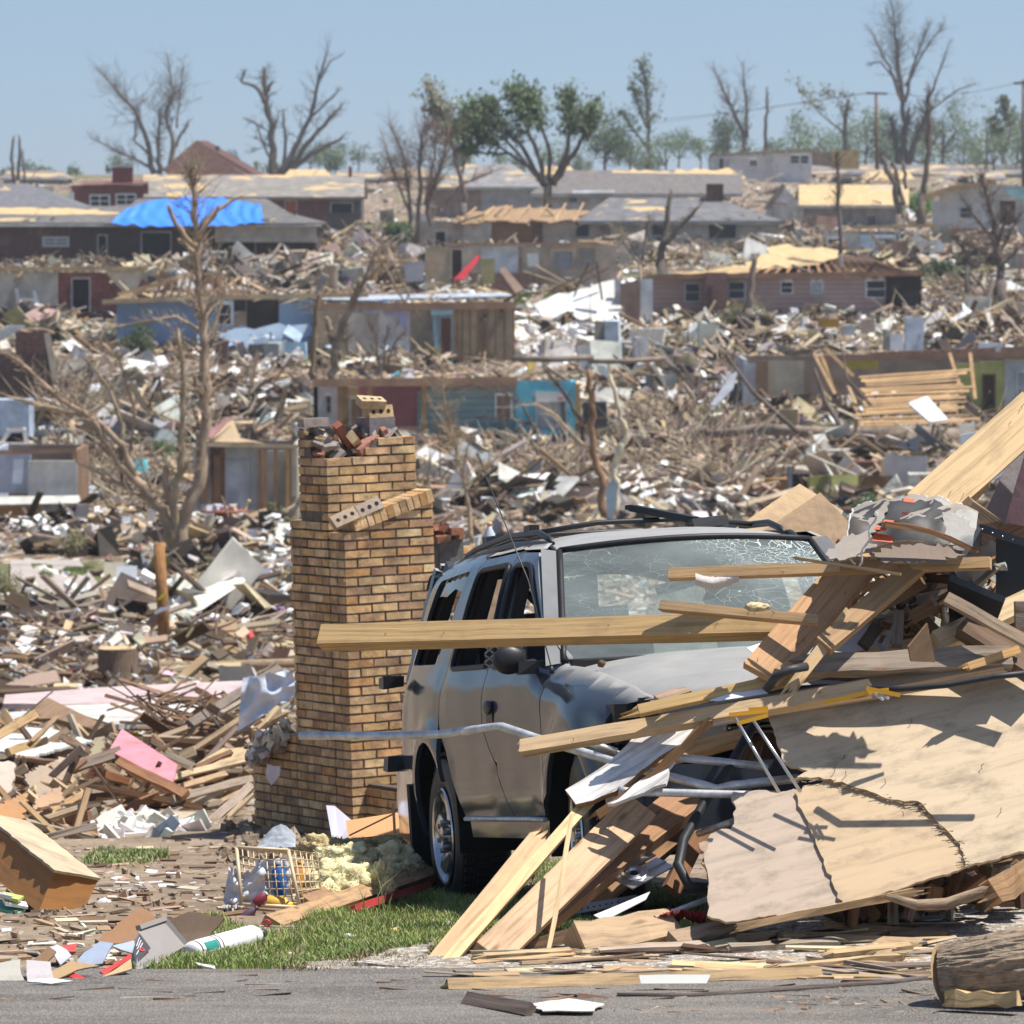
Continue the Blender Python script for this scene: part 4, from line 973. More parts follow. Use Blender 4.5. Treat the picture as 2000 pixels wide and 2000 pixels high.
# a low wall running out from the right face, behind the bumper
def chw(): 
    b = MB(); z1 = zat(1528)
    for k in range(int(z1/CH)):
        x = -(.1 if k%2 else 0)
        while x < .52:
            a=max(0,x); e=min(x+.203,.52)
            if e-a>.03: b.box(chp(.16,-(a+e)/2,k*CH+CH/2),(.092,e-a-.011,CH-.011),LEAN@Matrix.Rotation(R(30),3,'Z'),jc(rnd.choice(BRC[:4]),.1),jit=.002)
            x += .203
    b.box(chp(.165,-.26,z1/2-.01),(.078,.50,z1-.02),LEAN@Matrix.Rotation(R(30),3,'Z'),(.10,.08,.065)); b.build('side_wall', M['brick'], parent=chim)
chw()
# flue tile and broken mortar inside the top
def hollow(mb, c, w_, d_, h_, t_, rot, col):
    for sx_,sy_,lx,ly in ((0,-1,w_,t_),(0,1,w_,t_),(-1,0,t_,d_-2*t_),(1,0,t_,d_-2*t_)):
        mb.box(c+rot@Vector((sx_*(w_-t_)/2,sy_*(d_-t_)/2,h_/2)),(lx,ly,h_),rot,jc(col,.15),jit=.003)
rt = LEAN@Matrix.Rotation(R(30),3,'Z')
b = MB(); hollow(b, chp(.50,.42,zat(872)), .20,.20,.17,.025, rt, (.20,.19,.19)); b.build('flue_tile', M['mortar'], parent=chim)
b = MB()
for k in range(60):
    u = rnd.uniform(.05,.66); v = rnd.uniform(.26,.56); b.box(chp(u,v,ragtop(u,v)+rnd.uniform(-.01,.03)+(.07 if u<.3 else 0)*rnd.random()),(rnd.uniform(.04,.13),rnd.uniform(.03,.09),rnd.uniform(.02,.05)),rrot(),jc(rnd.choice([(.28,.25,.24),(.40,.37,.35),(.22,.20,.2),(.36,.17,.11)]),.2),jit=.008)
b.build('mortar_rubble', M['mortar'], parent=chim)
# loose bricks lying on it
def loose_brick(loc, rot, lab, col, holes=True, grp=None):
    t = T('loose_brick', loc, lab, 'brick', grp); b = MB(); b.box(loc, (.193,.09,.058), rot, col, jit=.003); b.build('brick_body', M['brick'], parent=t)
    if holes:
        for x in (-.058,0,.058): 
            h = MB(); o = loc+rot@Vector((x,0,.030)); h.lathe([(.015,.0),(.0,.0005)], o, rot@Vector((0,0,1)), 12, (.03,.02,.015)); h.build('core_hole', M['mortar'], parent=t)
zb = zat(872)+.17
loose_brick(chp(.50,.36,zb+.034), rt@Euler((R(75),0,0)).to_matrix()@Euler((0,0,R(2))).to_matrix(), 'tan brick on edge with one round hole on top of the chimney flue', (.50,.36,.2))
loose_brick(chp(.44,.36,zb+.105), rt@Euler((R(24),R(4),0)).to_matrix(), 'topmost tan brick with three holes balanced on the chimney', (.58,.45,.27))
loose_brick(chp(.22,.36,zat(855)), rt@Euler((.5,.9,.3)).to_matrix(), 'dark red brick tipped up in the broken chimney top', (.33,.12,.07), False)
loose_brick(chp(.30,.34,zat(868)), rt@Euler((.9,.4,.8)).to_matrix(), 'pale tan brick end lying in the broken chimney top', (.62,.47,.27), False)
loose_brick(chp(.36,.30,zat(876)), rt@Euler((.1,-.5,.2)).to_matrix(), 'pinkish red brick leaning on the chimney flue', (.42,.2,.15), False)
loose_brick(chp(.03,.44,zt+.03), rt, 'flat grey mortar capped brick on the highest corner of the chimney', (.36,.31,.28), False)
sl_ = LEAN@Matrix.Rotation(R(30),3,'Z')@Matrix.Rotation(-R(20),3,'Y')@Matrix.Rotation(R(62),3,'X')
loose_brick(chp(.02,.02,zs0+.10), sl_, 'brick with a row of holes hanging over the left end of the chimney shoulder', (.47,.37,.27))
loose_brick(chp(.21,.02,zs0+.16), sl_, 'mortar smeared brick second along the chimney shoulder', (.44,.36,.29))
# second, broken flue behind the chimney
fp = P(880,1045,40); t = T('broken_flue', Vector((fp.x,fp.y,fp.z-.5)), 'sooty broken flue with red brick rim behind the chimney', 'flue'); b = MB()
hollow(b, P(872,1115,40.2), .19,.19,.28,.03, rt, (.13,.12,.12)); b.build('flue_tile', M['mortar'], parent=t); b = MB()
for k in range(10): b.box(P(872,1040+rnd.uniform(-18,12),40.1)+Vector((rnd.uniform(-.1,.1),rnd.uniform(-.06,.06),0)),(.1,.08,.05),rt@frot(.1),jc((.30,.13,.08),.3),jit=.006)
b.build('brick_rim', M['brick'], parent=t); b=MB()
for k in range(9):
    for i in range(3): b.box(P(906+6*i,1073,40.3)+Vector((.02*(k%2),0,-k*CH)),(.16,.09,.05),rt,jc(rnd.choice(BRC),.1),jit=.003)
b.build('brick_pier', M['brick'], parent=t)
b = MB(); b.lathe([(.0,0),(.038,0),(.04,.02),(.04,.13),(.018,.17),(.016,.19),(.0,.19)], P(956,1078,40.3), (0,0,1), 16, (.55,.62,.68)); b.lathe([(.0,.19),(.019,.19),(.019,.215),(.0,.215)], P(956,1078,40.3),(0,0,1),12,(.75,.42,.2)); b.build('bottle', M['clean'], label='clear plastic bottle with an orange cap standing right of the chimney', cat='bottle')
b = MB(); b.box(P(956,1083,40.3)+Vector((0,0.1,-.6)),(.4,.3,1.1),rt,(.4,.3,.2)); b.build('brick_stub', M['brick'], label='low stub of wall carrying the clear plastic bottle', cat='wall')

# ================================================================== the heap in front of the SUV
def plank(name, lab, a, b2, w_, t_, col=WN, mat='wood', tilt=0, seg=4, bend=0, jit=.0015, br0=0, br1=0, cat='plank', grp=None, n=None, nails=0):
    mb = MB(); p0 = P(*a); p1 = P(*b2)
    mb.beam(p0, p1, w_, t_, n=n, col=jc(col,.05), tilt=tilt, seg=seg, bend=bend, jit=jit, br0=br0, br1=br1)
    o = mb.build(name, M[mat], label=lab, cat=cat, group=grp)
    if nails:
        nb = MB(); ax = (p1-p0).normalized(); nn = -(p0+p1)/2; nn = (nn-ax*nn.dot(ax)).normalized()
        if tilt: nn = Matrix.Rotation(tilt,3,ax)@nn
        bb = ax.cross(nn)
        for k in range(nails):
            q = p0.lerp(p1,rnd.uniform(.05,.95))+bb*(w_*rnd.uniform(-.35,.35))+nn*(t_*.4)
            nb.tube([q,q+nn*rnd.uniform(.01,.025)+ax*rnd.uniform(-.02,.02)],.0012,4,(.08,.07,.06))
        off = o.location; nb.v = [p for p in nb.v]; k = nb.build('nails', M['galv'], parent=o)
    return o
TL = R(24)
plank('timber_beam','longest sawn beam reaching from the heap across the SUV doors to the chimney',(630,1246,22.6),(1560,1221,21.7),.088,.072,(.54,.35,.165),tilt=-R(28),nails=5,cat='beam',br0=.03)
plank('timber_stud','stud with torn cloth hanging from it in front of the windshield',(1307,1122,21.9),(1935,1100,21.6),.044,.036,(.52,.34,.17),tilt=-R(20),nails=3,cat='stud')
plank('timber_stud','short stud with two bent nails lying across the bottom of the windshield',(1292,1184,21.8),(1600,1212,21.5),.036,.034,(.50,.33,.17),tilt=-R(22),nails=3,cat='stud',br0=.01)
plank('splinter','long thin splinter pointing left at the windshield corner',(1560,1091,21.5),(1760,1122,21.3),.012,.012,(.55,.36,.19),cat='splinter',br0=.05)
plank('lumber','wide orange toned board leaning up right in front of the hood',(1486,1318,21.5),(1690,1085,21.9),.16,.034,(.52,.31,.16),tilt=-R(22),nails=4)
plank('lumber','narrow dark edged board beside the wide orange toned board',(1608,1262,21.4),(1800,1098,21.7),.075,.04,(.40,.25,.13),tilt=-R(20))
plank('lumber','thin split lath under the narrow dark edged board',(1545,1345,21.3),(1660,1195,21.5),.045,.02,(.52,.36,.2),br0=.08)
plank('lumber','widest pale plank rising to the upper right edge above the heap',(1800,1000,21.9),(2025,800,22.3),.178,.045,(.60,.42,.23),tilt=-R(6),nails=5)
plank('lumber','short stud sticking up behind the widest pale plank',(1850,1010,22.2),(1920,935,22.3),.07,.05,(.54,.36,.18),tilt=-R(18))
# bottom row of long boards over the plywood
plank('lumber','long pale board from the headlight up to the middle of the heap',(1018,1462,21.75),(1700,1345,21.35),.060,.045,(.60,.42,.24),tilt=-R(34),seg=8,br0=.02,nails=3)
plank('lumber','flat topped board lying above the yellow folding rods',(1380,1400,21.55),(1960,1300,21.50),.072,.05,(.42,.31,.2),tilt=-R(48),seg=6)
plank('lumber','split board with a frayed yellow tip beside the headlight',(1248,1388,21.55),(1600,1312,21.55),.040,.038,(.56,.38,.17),tilt=-R(20),br0=.09)
plank('lumber','long straight board behind the weathered grey timber',(1500,1332,21.80),(1925,1230,22.00),.062,.04,(.56,.40,.22),tilt=-R(25),seg=6,br0=.06)
plank('lumber','grey weathered frayed timber lying across the heap',(1568,1302,21.50),(1975,1285,21.50),.082,.055,WG,'old',tilt=-R(30),seg=8,jit=.006,br0=.07)
plank('lumber','grey stick crossing down right over the white spotted beam',(1848,1168,21.50),(2030,1268,21.40),.044,.034,(.34,.25,.17),'old',tilt=-R(20))
plank('lumber','dark beam with white spots sloping down to the right edge',(1880,1222,21.65),(2030,1318,21.50),.088,.07,(.17,.11,.07),'old',tilt=-R(35),cat='beam')
plank('lumber','thick pale block with a chamfered end pointing left in the heap',(1828,1258,21.70),(2030,1165,21.90),.082,.07,(.58,.44,.26),tilt=-R(20),cat='beam')
plank('lumber','grey block at the right edge above the pale block',(1982,1200,21.70),(2040,1200,21.70),.10,.06,(.30,.23,.18),'old',cat='beam')
plank('lumber','orange splinter lying behind the weathered grey timber',(1890,1302,21.4),(1990,1268,21.5),.03,.02,(.60,.36,.15),br0=.05)
b = MB(); b.plate([P(1772,1262,21.25),P(1812,1218,21.25),P(1824,1292,21.3),P(1780,1292,21.25)],.014,(.36,.22,.12)); b.build('board_offcut', M['ply'], label='small brown offcut with a slanted top standing in the heap', cat='board')
# tan hardboard behind the car
b = MB(); b.plate([P(1432,1040,25.3),P(1563,939,25.4),P(1645,1005,25.4),P(1600,1100,25.2),P(1480,1100,25.2)],.012,(.60,.42,.235)); b.build('hardboard_sheet', M['dirty'], label='left tan hardboard sheet with a pointed corner behind the SUV roof', cat='board')
b = MB(); b.plate([P(1470,1055,25.1),P(1602,958,25.1),P(1668,1034,25.1),P(1612,1110,25.0),P(1500,1130,25.0)],.012,(.62,.42,.25)); b.build('hardboard_sheet', M['dirty'], label='right tan hardboard sheet overlapping in front of the other behind the SUV roof', cat='board')
# grey and mauve panels top right
b = MB(); b.plate([P(1922,1005,22.3),P(1990,855,22.4),P(2030,845,22.4),P(1966,1025,22.3)],.02,(.33,.30,.31)); b.build('siding_panel', M['dirty'], label='narrow grey panel standing at the right edge above the heap', cat='panel')
b = MB(); b.plate([P(1962,1020,22.2),P(2010,860,22.2),P(2060,850,22.2),P(2060,1040,22.2)],.02,(.34,.20,.19)); b.build('siding_panel', M['dirty'], label='mauve brown panel at the right edge above the black metal box', cat='panel')
b = MB(); b.plate([P(1875,850,24),P(1940,835,24),P(2010,780,24),P(2010,900,24),P(1900,960,24)],.02,(.70,.73,.76)); b.build('white_sheet', M['white'], label='white sheet showing behind the widest pale plank', cat='panel')
# torn appliance casing with foam edge
cas = T('torn_appliance_casing', P(1760,1085,21.8), 'torn curled appliance casing with white foam edges and orange marks on top of the heap', 'metal casing')
def casf(a, b_):
    # a along (left->right), b up the curl
    px = 1650+250*a; py = 1078-(105-40*abs(a-.45)*1.2-30*max(0,a-.75)*2)*math.sin(b_*1.5)-10*a; 
    px += 18*b_-12*math.sin(a*9)*b_; return P(px, py-16*noise.noise(Vector((a*5,b_*3,0)))-5*noise.noise(Vector((a*17,b_*9,0))), 21.5+.35*b_**1.6)
def casc(a,b_):
    k = max(0,1-abs(a-.45)*1.6)*max(0,1-b_*.75); return tuple(.50*(1-k)+.07*k for _ in range(3))
b = MB(); b.grid(casf, 26, 14, (.42,.42,.40), colfn=lambda a,b_: (.33,.33,.31) if b_>.72 or a>.82 else (.05,.05,.052)); 
i0 = len(b.v); b.build('casing_sheet', M['dull'], parent=cas)
b = MB(); b.grid(lambda a,b_: casf(a,b_)+Vector((0,.012,.004)), 26, 14, (.30,.265,.23)); b.build('casing_back', M['dirty'], parent=cas)
def rn(i,k): return abs(noise.noise(Vector((i*.9,k,3.3))))
ed = [casf(i/60,1.0)+Vector((0,.01,.012*noise.noise(Vector((i*.5,0,1))))) for i in range(61)]
b = MB(); b.tube(ed,[.003+.007*rn(i,1) for i in range(61)],9,(.60,.59,.57),rough=.35); b.build('foam_edge', M['foam'], parent=cas)
ed = [casf(0,i/24)+Vector((.006*noise.noise(Vector((i*.7,2,1))),0,0)) for i in range(25)]+[casf(.0,0)+Vector((.01*k,0,-.012*k)) for k in range(1,5)]
b = MB(); b.tube(ed,[.003+.006*rn(i,5) for i in range(29)],9,(.60,.59,.57),rough=.35); b.build('foam_edge', M['foam'], parent=cas)
b = MB(); b.tube([P(1712-i*3+4*math.sin(i*1.3),1000+i*9,21.4) for i in range(13)],[.002+.006*rn(i,9) for i in range(13)],8,(.56,.55,.54),rough=.3); b.build('foam_edge', M['foam'], parent=cas)
for k,(x,y,ww,hh) in enumerate(((1775,977,22,8),(1768,1003,14,4),(1740,1020,34,9),(1720,1032,24,7),(1725,1050,44,16))):
    b = MB(); b.plate([P(x-ww/2,y+hh*.4,21.42),P(x+ww*.4,y+hh*.6,21.42),P(x+ww/2,y-hh*.1,21.44),P(x-ww*.4,y-hh*.6,21.44)],.003,(.62,.09,.02)); b.build('orange_mark', M['clean'], parent=cas)
plank('lumber','bark edged splinter arching over the torn appliance casing',(1728,1024,21.3),(1895,1072,21.3),.022,.02,(.30,.15,.07),'old',bend=-.02,br0=.04,br1=.04,cat='splinter')
plank('lumber','brown studs end lying under the torn appliance casing',(1640,1105,21.7),(1880,1098,21.7),.034,.03,(.38,.23,.12))
b = MB(); b.plate([P(1705,1070,21.5),P(1760,1056,21.5),P(1850,1062,21.5),P(1880,1092,21.5),P(1800,1100,21.5),P(1700,1092,21.5)],.012,(.30,.21,.14),rag=.008); b.build('charred_board', M['old'], label='ragged brown board tucked below the appliance casing', cat='board')
# brown matted cardboard block right of it
b = MB(); b.box(P(1905,1015,21.9),(.15,.12,.12),Euler((.3,.6,.4)).to_matrix(),(.24,.16,.10),jit=.02); b.build('matted_block', M['old'], label='brown matted block of layered paper right of the appliance casing', cat='block')
# black folded metal frame
blk = T('black_metal_frame', P(1930,1180,21.5), 'black riveted sheet metal frame tipped open at the right edge of the heap', 'metal frame')
for nm,a,e,ww in (('top_rail',(1913,1030,21.75),(2030,1070,21.7),.030),('bottom_rail',(1856,1128,21.65),(1962,1172,21.6),.026),('edge_flange',(1912,1030,21.75),(1856,1130,21.65),.022)):
    b = MB(); b.beam(P(*a),P(*e),ww,.012,col=(.035,.042,.052)); 
    b.build(nm, M['clean'], parent=blk)
b = MB()
for k in range(6):
    q = P(1918+20*k,1034+6.8*k,21.72); b.lathe([(.004,.0),(.003,.004),(0,.005)],q,(0,-1,0),8,(.5,.5,.52))
b.build('rivets', M['steel'], parent=blk)
b = MB(); b.plate([P(1914,1034,21.75),P(1940,1060,22.1),P(1945,1118,22.15),P(1915,1140,22.0),P(1860,1130,21.65)],.004,(.022,.028,.038)); b.build('side_sheet', M['clean'], parent=blk)
b = MB(); b.plate([P(1852,1130,21.65),P(1962,1176,21.6),P(1940,1230,21.8),P(1852,1220,21.8)],.004,(.016,.019,.026)); b.build('lower_sheet', M['clean'], parent=blk)
b = MB(); b.plate([P(1945,1050,21.9),P(2040,1080,21.9),P(2040,1190,21.9),P(1945,1180,21.9)],.004,(.010,.012,.016)); b.build('back_sheet', M['clean'], parent=blk)
# white door panel, glazing strips
b = MB(); b.plate([P(1600,1290,21.9),P(1640,1210,22.1),P(1735,1120,22.3),P(1830,1130,22.3),P(1745,1290,21.9),P(1690,1285,21.9)],.03,(.62,.64,.68),rag=.006); b.build('white_door_panel', M['dirty'], label='white door panel half shaded in the middle of the heap', cat='panel')
plank('trim_strip','slotted white metal strip beside the white door panel',(1588,1275,21.6),(1668,1150,21.9),.022,.012,(.7,.7,.7),'white',cat='strip')
plank('trim_strip','grey metal window strip right of the white door panel',(1720,1275,21.7),(1760,1200,21.9),.022,.015,(.5,.52,.55),'galv',cat='strip')
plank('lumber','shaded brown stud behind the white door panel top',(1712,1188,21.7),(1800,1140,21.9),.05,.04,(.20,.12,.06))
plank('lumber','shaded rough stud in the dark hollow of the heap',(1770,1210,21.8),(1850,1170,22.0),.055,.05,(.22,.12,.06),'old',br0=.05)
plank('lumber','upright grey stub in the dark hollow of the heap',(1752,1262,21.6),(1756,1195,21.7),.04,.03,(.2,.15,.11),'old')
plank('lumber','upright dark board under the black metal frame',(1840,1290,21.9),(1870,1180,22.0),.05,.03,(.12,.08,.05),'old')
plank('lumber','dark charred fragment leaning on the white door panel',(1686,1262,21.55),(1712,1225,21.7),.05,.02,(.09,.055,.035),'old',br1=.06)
# ---------------- plywood sheets in front
def ply(lab, px, col, rag=.004, warp=.004, th=.014, holes=0):
    mb = MB(); mb.plate([P(*p) for p in px], th, col, rag=rag, step=.02, grain=(1,.2,.25), warp=warp, edgecol=(.50,.37,.23)); 
    o = mb.build('plywood_sheet', M['ply'], label=lab, cat='plywood')
    return o
def pd(y, off=0): return 20.88+off+(1790-y)/500*.80          # the sheets lean back
ply('largest pale plywood sheet filling the right edge of the heap',[(x,y,pd(y)) for x,y in ((1498,1380),(1700,1352),(2030,1312),(2030,1655),(1885,1694),(1875,1650),(1845,1620),(1812,1588),(1800,1572),(1745,1565),(1690,1545),(1655,1535),(1600,1520),(1552,1524),(1578,1508),(1545,1500),(1530,1490))],(.545,.43,.295),rag=.003)
ply('tan middle plywood sheet torn along its right side',[(x,y,pd(y,.018)) for x,y in ((1552,1550),(1580,1535),(1640,1520),(1700,1530),(1830,1600),(1900,1690),(1880,1698),(1760,1738),(1645,1771),(1600,1665))],(.52,.385,.245))
ply('greyish plywood sheet with a broken left edge under the two brighter sheets',[(x,y,pd(y,.036)) for x,y in ((1431,1548),(1560,1548),(1650,1771),(1586,1781),(1430,1802),(1381,1790),(1384,1720),(1376,1690),(1382,1640),(1400,1625),(1426,1622),(1434,1600))],(.46,.365,.285),rag=.006)
ply('small ragged plywood scrap behind the greyish sheet',[(x,y,pd(y,.16)) for x,y in ((1365,1650),(1400,1640),(1440,1690),(1430,1760),(1390,1740))],(.42,.31,.22),rag=.006)
TEAR = [(1552,1524),(1600,1520),(1655,1535),(1690,1545),(1745,1565),(1800,1572),(1812,1588),(1845,1620),(1875,1650),(1885,1694)]
b = MB()
for k in range(130):
    i = rnd.randrange(len(TEAR)-1); f_ = rnd.random(); x = TEAR[i][0]+(TEAR[i+1][0]-TEAR[i][0])*f_; y = TEAR[i][1]+(TEAR[i+1][1]-TEAR[i][1])*f_+rnd.gauss(0,1.5); q = P(x,y,pd(y,-.008)); L_ = rnd.uniform(.006,.030)
    b.beam(q,q+Vector((L_*rnd.choice((-1,-1,1)),-.003,L_*rnd.uniform(-.25,.25))),.003,.002,col=rnd.choice([(.2,.12,.06),(.55,.42,.27),(.36,.24,.13)]))
b.build('splinters', M['wood'], label='row of dark splinters along the tear in the biggest plywood sheet', cat='splinters', kind='stuff')
b = MB()
for k in range(8):
    x = rnd.uniform(1540,1980); y = rnd.uniform(1390,1640); q = P(x,y,pd(y,-.01)); b.tube([q,q+Vector((rnd.gauss(0,.004),-.015,.012)),q+Vector((rnd.gauss(0,.006),-.02,.022))],.0013,4,(.06,.05,.05))
b.build('bent_nails', M['galv'], label='bent nails sticking out of the plywood sheets', cat='nails', kind='stuff')
plank('lumber','long thin board edge under the plywood sheets',(1440,1812,20.9),(1785,1742,20.9),.03,.025,(.46,.30,.16),'old',br0=.06,br1=.08,seg=6,jit=.003)
plank('lumber','broken round post end poking in from the right under the plywood',(1940,1742,20.75),(2040,1690,20.8),.10,.08,(.50,.30,.15),'old',br0=.09,seg=4,jit=.01)
b = MB(); b.tube([P(x,y,20.85) for x,y in ((1730,1750),(1790,1768),(1850,1765),(1900,1748),(1960,1728),(2030,1722))],[.012,.02,.022,.021,.022,.02],8,(.34,.25,.17),rough=.06); b.build('branch', M['bark'], label='peeled branch curving along the ground under the plywood', cat='branch')
# ---------------- pipes, rods and hoses
def pipe(lab, pts, r_, mat='galv', col=(.66,.67,.68), cat='pipe', name='metal_pipe', n=12): 
    b = MB(); b.tube([P(*p) for p in pts], r_, n, col); return b.build(name, M[mat], label=lab, cat=cat)
pipe('longest bent galvanised pipe reaching left across the SUV and the chimney',[(586,1437,22.6),(760,1437,22.4),(862,1434,22.3),(920,1426,22.2),(972,1418,22.1),(980,1419,22.1),(1045,1441,22.0),(1240,1500,21.7),(1380,1535,21.5),(1400,1539,21.5),(1430,1534,21.5),(1560,1520,21.5)],[.0172,.0172,.0172,.0172,.014,.0172,.0172,.0172,.0172,.013,.0172,.0172])
pipe('galvanised pipe with a flattened open end below the longest pipe',[(1208,1545,21.5),(1225,1546,21.5),(1330,1549,21.45),(1450,1552,21.4),(1520,1552,21.4)],[.021,.0165,.0155,.0155,.0155])
pipe('straight galvanised pipe end in front of the dark hollow',[(1317,1479,21.6),(1420,1489,21.6),(1500,1498,21.6)],.0155)
pipe('short pipe stub under the front wheel arch',[(1142,1448,21.9),(1205,1468,21.9)],.014)
pipe('low pipe in the shade below the other pipes',[(1365,1628,21.9),(1432,1605,21.6)],.014)
pipe('grey conduit lying in the grass left of the plywood',[(1290,1790,21.3),(1385,1755,21.3)],.011)
pipe('thick black hose looping down through the heap',[(1480,1400,21.7),(1425,1500,21.6),(1380,1560,21.5),(1335,1640,21.4),(1325,1690,21.3),(1345,1730,21.25),(1392,1735,21.25)],.020,'black',(.03,.031,.034),'hose','hose')
pipe('black hose bending over the long boards',[(1498,1345,21.3),(1515,1322,21.25),(1540,1308,21.25),(1575,1302,21.3)],.017,'black',(.045,.046,.05),'hose','hose')
pipe('black cable running along the top of the plywood',[(1700,1345,21.2),(1760,1346,21.15),(1850,1338,21.15),(1940,1322,21.15),(2030,1312,21.15)],.012,'black',(.03,.03,.034),'cable','cable')
fold = T('folding_rack', P(1480,1470,21.3), 'folding rack with yellow plastic joints and thin metal rods', 'drying rack')
for a,e in (((1436,1402,21.2),(1522,1548,21.1)),((1468,1402,21.2),(1564,1547,21.1)),((1700,1350,21.15),(1725,1366,21.1)),((1712,1348,21.15),(1735,1364,21.1))):
    b = MB(); b.tube([P(*a),P(*e)],.0062,8,(.62,.63,.64)); b.build('rod', M['steel'], parent=fold)
for a,e in (((1424,1396,21.15),(1500,1388,21.15)),((1440,1413,21.12),(1500,1397,21.12)),((1462,1386,21.2),(1500,1383,21.2)),((1612,1372,21.2),(1696,1352,21.15)),((1692,1344,21.12),(1758,1358,21.1)),((1696,1352,21.14),(1736,1347,21.14))):
    b = MB(); b.beam(P(*a),P(*e),.0155,.012,col=(.80,.40,.02)); b.build('yellow_joint', M['clean'], parent=fold)
# ---------------- torn white board, leaning boards
b = MB(); b.plate([P(*p) for p in ((1110,1562,21.6),(1140,1535,21.6),(1185,1490,21.6),(1235,1432,21.65),(1290,1412,21.7),(1372,1404,21.7),(1340,1450,21.6),(1290,1488,21.6),(1215,1530,21.5),(1160,1566,21.5),(1125,1572,21.5))],.025,(.72,.70,.68),rag=.004,edgecol=(.28,.16,.08)); b.build('painted_board', M['old'], label='broken white painted board lying from the wheel arch up the heap', cat='board')
plank('lumber','torn brown under edge of the white painted board',(1165,1592,21.45),(1385,1408,21.5),.03,.03,(.24,.13,.06),'old',seg=8,bend=.02,jit=.006,br0=.07,br1=.05)
b = MB(); b.plate([P(*p) for p in ((1185,1568,21.4),(1240,1535,21.45),(1320,1490,21.5),(1300,1530,21.4),(1235,1560,21.4),(1200,1575,21.4))],.015,(.70,.68,.66),rag=.008); b.build('painted_board', M['old'], label='smaller white painted fragment under the flattened pipe', cat='board')
plank('lumber','front pair board sloping from the road up to the left of the heap',(838,1908,20.75),(1052,1645,21.4),.095,.038,(.56,.38,.22),tilt=-R(8),br1=.10,nails=2,seg=5)
plank('lumber','split rail lying over the left sloping board',(862,1895,20.7),(1152,1562,21.6),.045,.035,(.62,.45,.24),tilt=-R(10),seg=6,br1=.12,br0=.02)
plank('lumber','narrow board tucked under the left sloping boards',(865,1902,20.85),(935,1840,21.0),.05,.03,(.44,.28,.15))
plank('lumber','widest foreground board sloping up to the white painted board',(955,1868,20.85),(1250,1578,21.7),.135,.045,(.54,.36,.22),tilt=-R(12),seg=6,nails=3,br0=.03)
plank('lumber','dark sided board behind the widest foreground board',(1040,1800,21.2),(1345,1560,22.0),.15,.05,(.36,.20,.11),tilt=-R(34),seg=4)
plank('lumber','thin lath standing upright across the leaning boards',(1070,1864,20.75),(1116,1592,21.2),.017,.012,(.60,.45,.26),seg=4,bend=.004)
plank('lumber','dark split stake standing behind the left sloping boards',(1036,1715,21.5),(1052,1622,21.5),.028,.02,(.20,.11,.06),'old',br1=.06)
plank('lumber','dark board lying flat under the foreground boards',(895,1888,21.0),(1130,1822,21.1),.05,.04,(.20,.13,.08),'old')
plank('lumber','pale stud with a torn end below the longest pipe',(1262,1490,21.8),(1450,1440,21.8),.055,.05,(.55,.35,.17),'old',br0=.08,tilt=-R(30))
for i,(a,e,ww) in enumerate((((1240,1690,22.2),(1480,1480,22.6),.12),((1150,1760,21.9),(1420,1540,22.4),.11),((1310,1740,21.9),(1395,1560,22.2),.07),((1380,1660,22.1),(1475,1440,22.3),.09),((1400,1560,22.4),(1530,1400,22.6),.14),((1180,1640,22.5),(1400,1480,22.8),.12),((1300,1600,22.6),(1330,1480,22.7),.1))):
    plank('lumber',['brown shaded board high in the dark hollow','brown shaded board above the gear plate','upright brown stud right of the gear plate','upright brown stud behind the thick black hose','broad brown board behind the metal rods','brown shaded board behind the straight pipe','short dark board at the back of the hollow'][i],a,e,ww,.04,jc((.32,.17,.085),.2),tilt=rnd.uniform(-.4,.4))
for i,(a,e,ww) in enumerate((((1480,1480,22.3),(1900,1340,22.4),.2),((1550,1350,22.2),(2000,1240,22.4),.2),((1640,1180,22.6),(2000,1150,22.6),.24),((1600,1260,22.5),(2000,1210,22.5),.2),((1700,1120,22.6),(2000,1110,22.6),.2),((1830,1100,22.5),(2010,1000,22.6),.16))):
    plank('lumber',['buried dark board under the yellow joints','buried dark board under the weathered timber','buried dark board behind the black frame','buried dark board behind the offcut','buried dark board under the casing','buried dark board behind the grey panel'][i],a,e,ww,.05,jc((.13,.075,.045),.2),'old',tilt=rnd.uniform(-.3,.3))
# chunk, plate with gear, strips, cloth
b = MB(); b.beam(P(1125,1845,20.95),P(1312,1815,21.15),.13,.11,n=(0,-.7,.7),col=(.44,.31,.19),seg=6,jit=.008,tilt=.1,br1=.05); b.build('log_chunk', M['old'], label='split block of firewood lying before the gear plate', cat='log')
b = MB(); b.beam(P(1312,1838,20.95),P(1432,1812,21.1),.06,.045,n=(0,-.7,.7),col=(.34,.24,.16),seg=4,jit=.006); b.build('log_chunk', M['old'], label='thin slab of wood right of the split firewood block', cat='log')
gp = T('gear_plate', P(1245,1740,21.7), 'perforated aluminium plate with a round gear hub under the leaning boards', 'metal plate')
ua = (P(1285,1651,21.78)-P(1188,1704,21.62)).normalized(); va = P(1220,1753,21.45)-P(1188,1704,21.62); va = (va-ua*va.dot(ua)).normalized()*-1; na = ua.cross(va); na = na if na.y < 0 else -na
gc = P(1246,1703,21.55)
b = MB(); b.plate([gc+ua*x+va*y for x,y in ((-.10,-.075),(.12,-.075),(.12,.02),(.02,.02),(.02,.035),(.13,.035),(.13,.075),(-.10,.075))],.006,(.68,.70,.73),n=na); b.build('plate', M['steel'], parent=gp)
b = MB(); b.lathe([(.052,.004),(.052,.007),(.046,.007),(.044,.004),(.034,.004),(.032,.012),(.026,.012),(.024,.002),(.014,.002)], gc-ua*.02, na, 28, (.62,.64,.66)); b.build('hub', M['steel'], parent=gp)
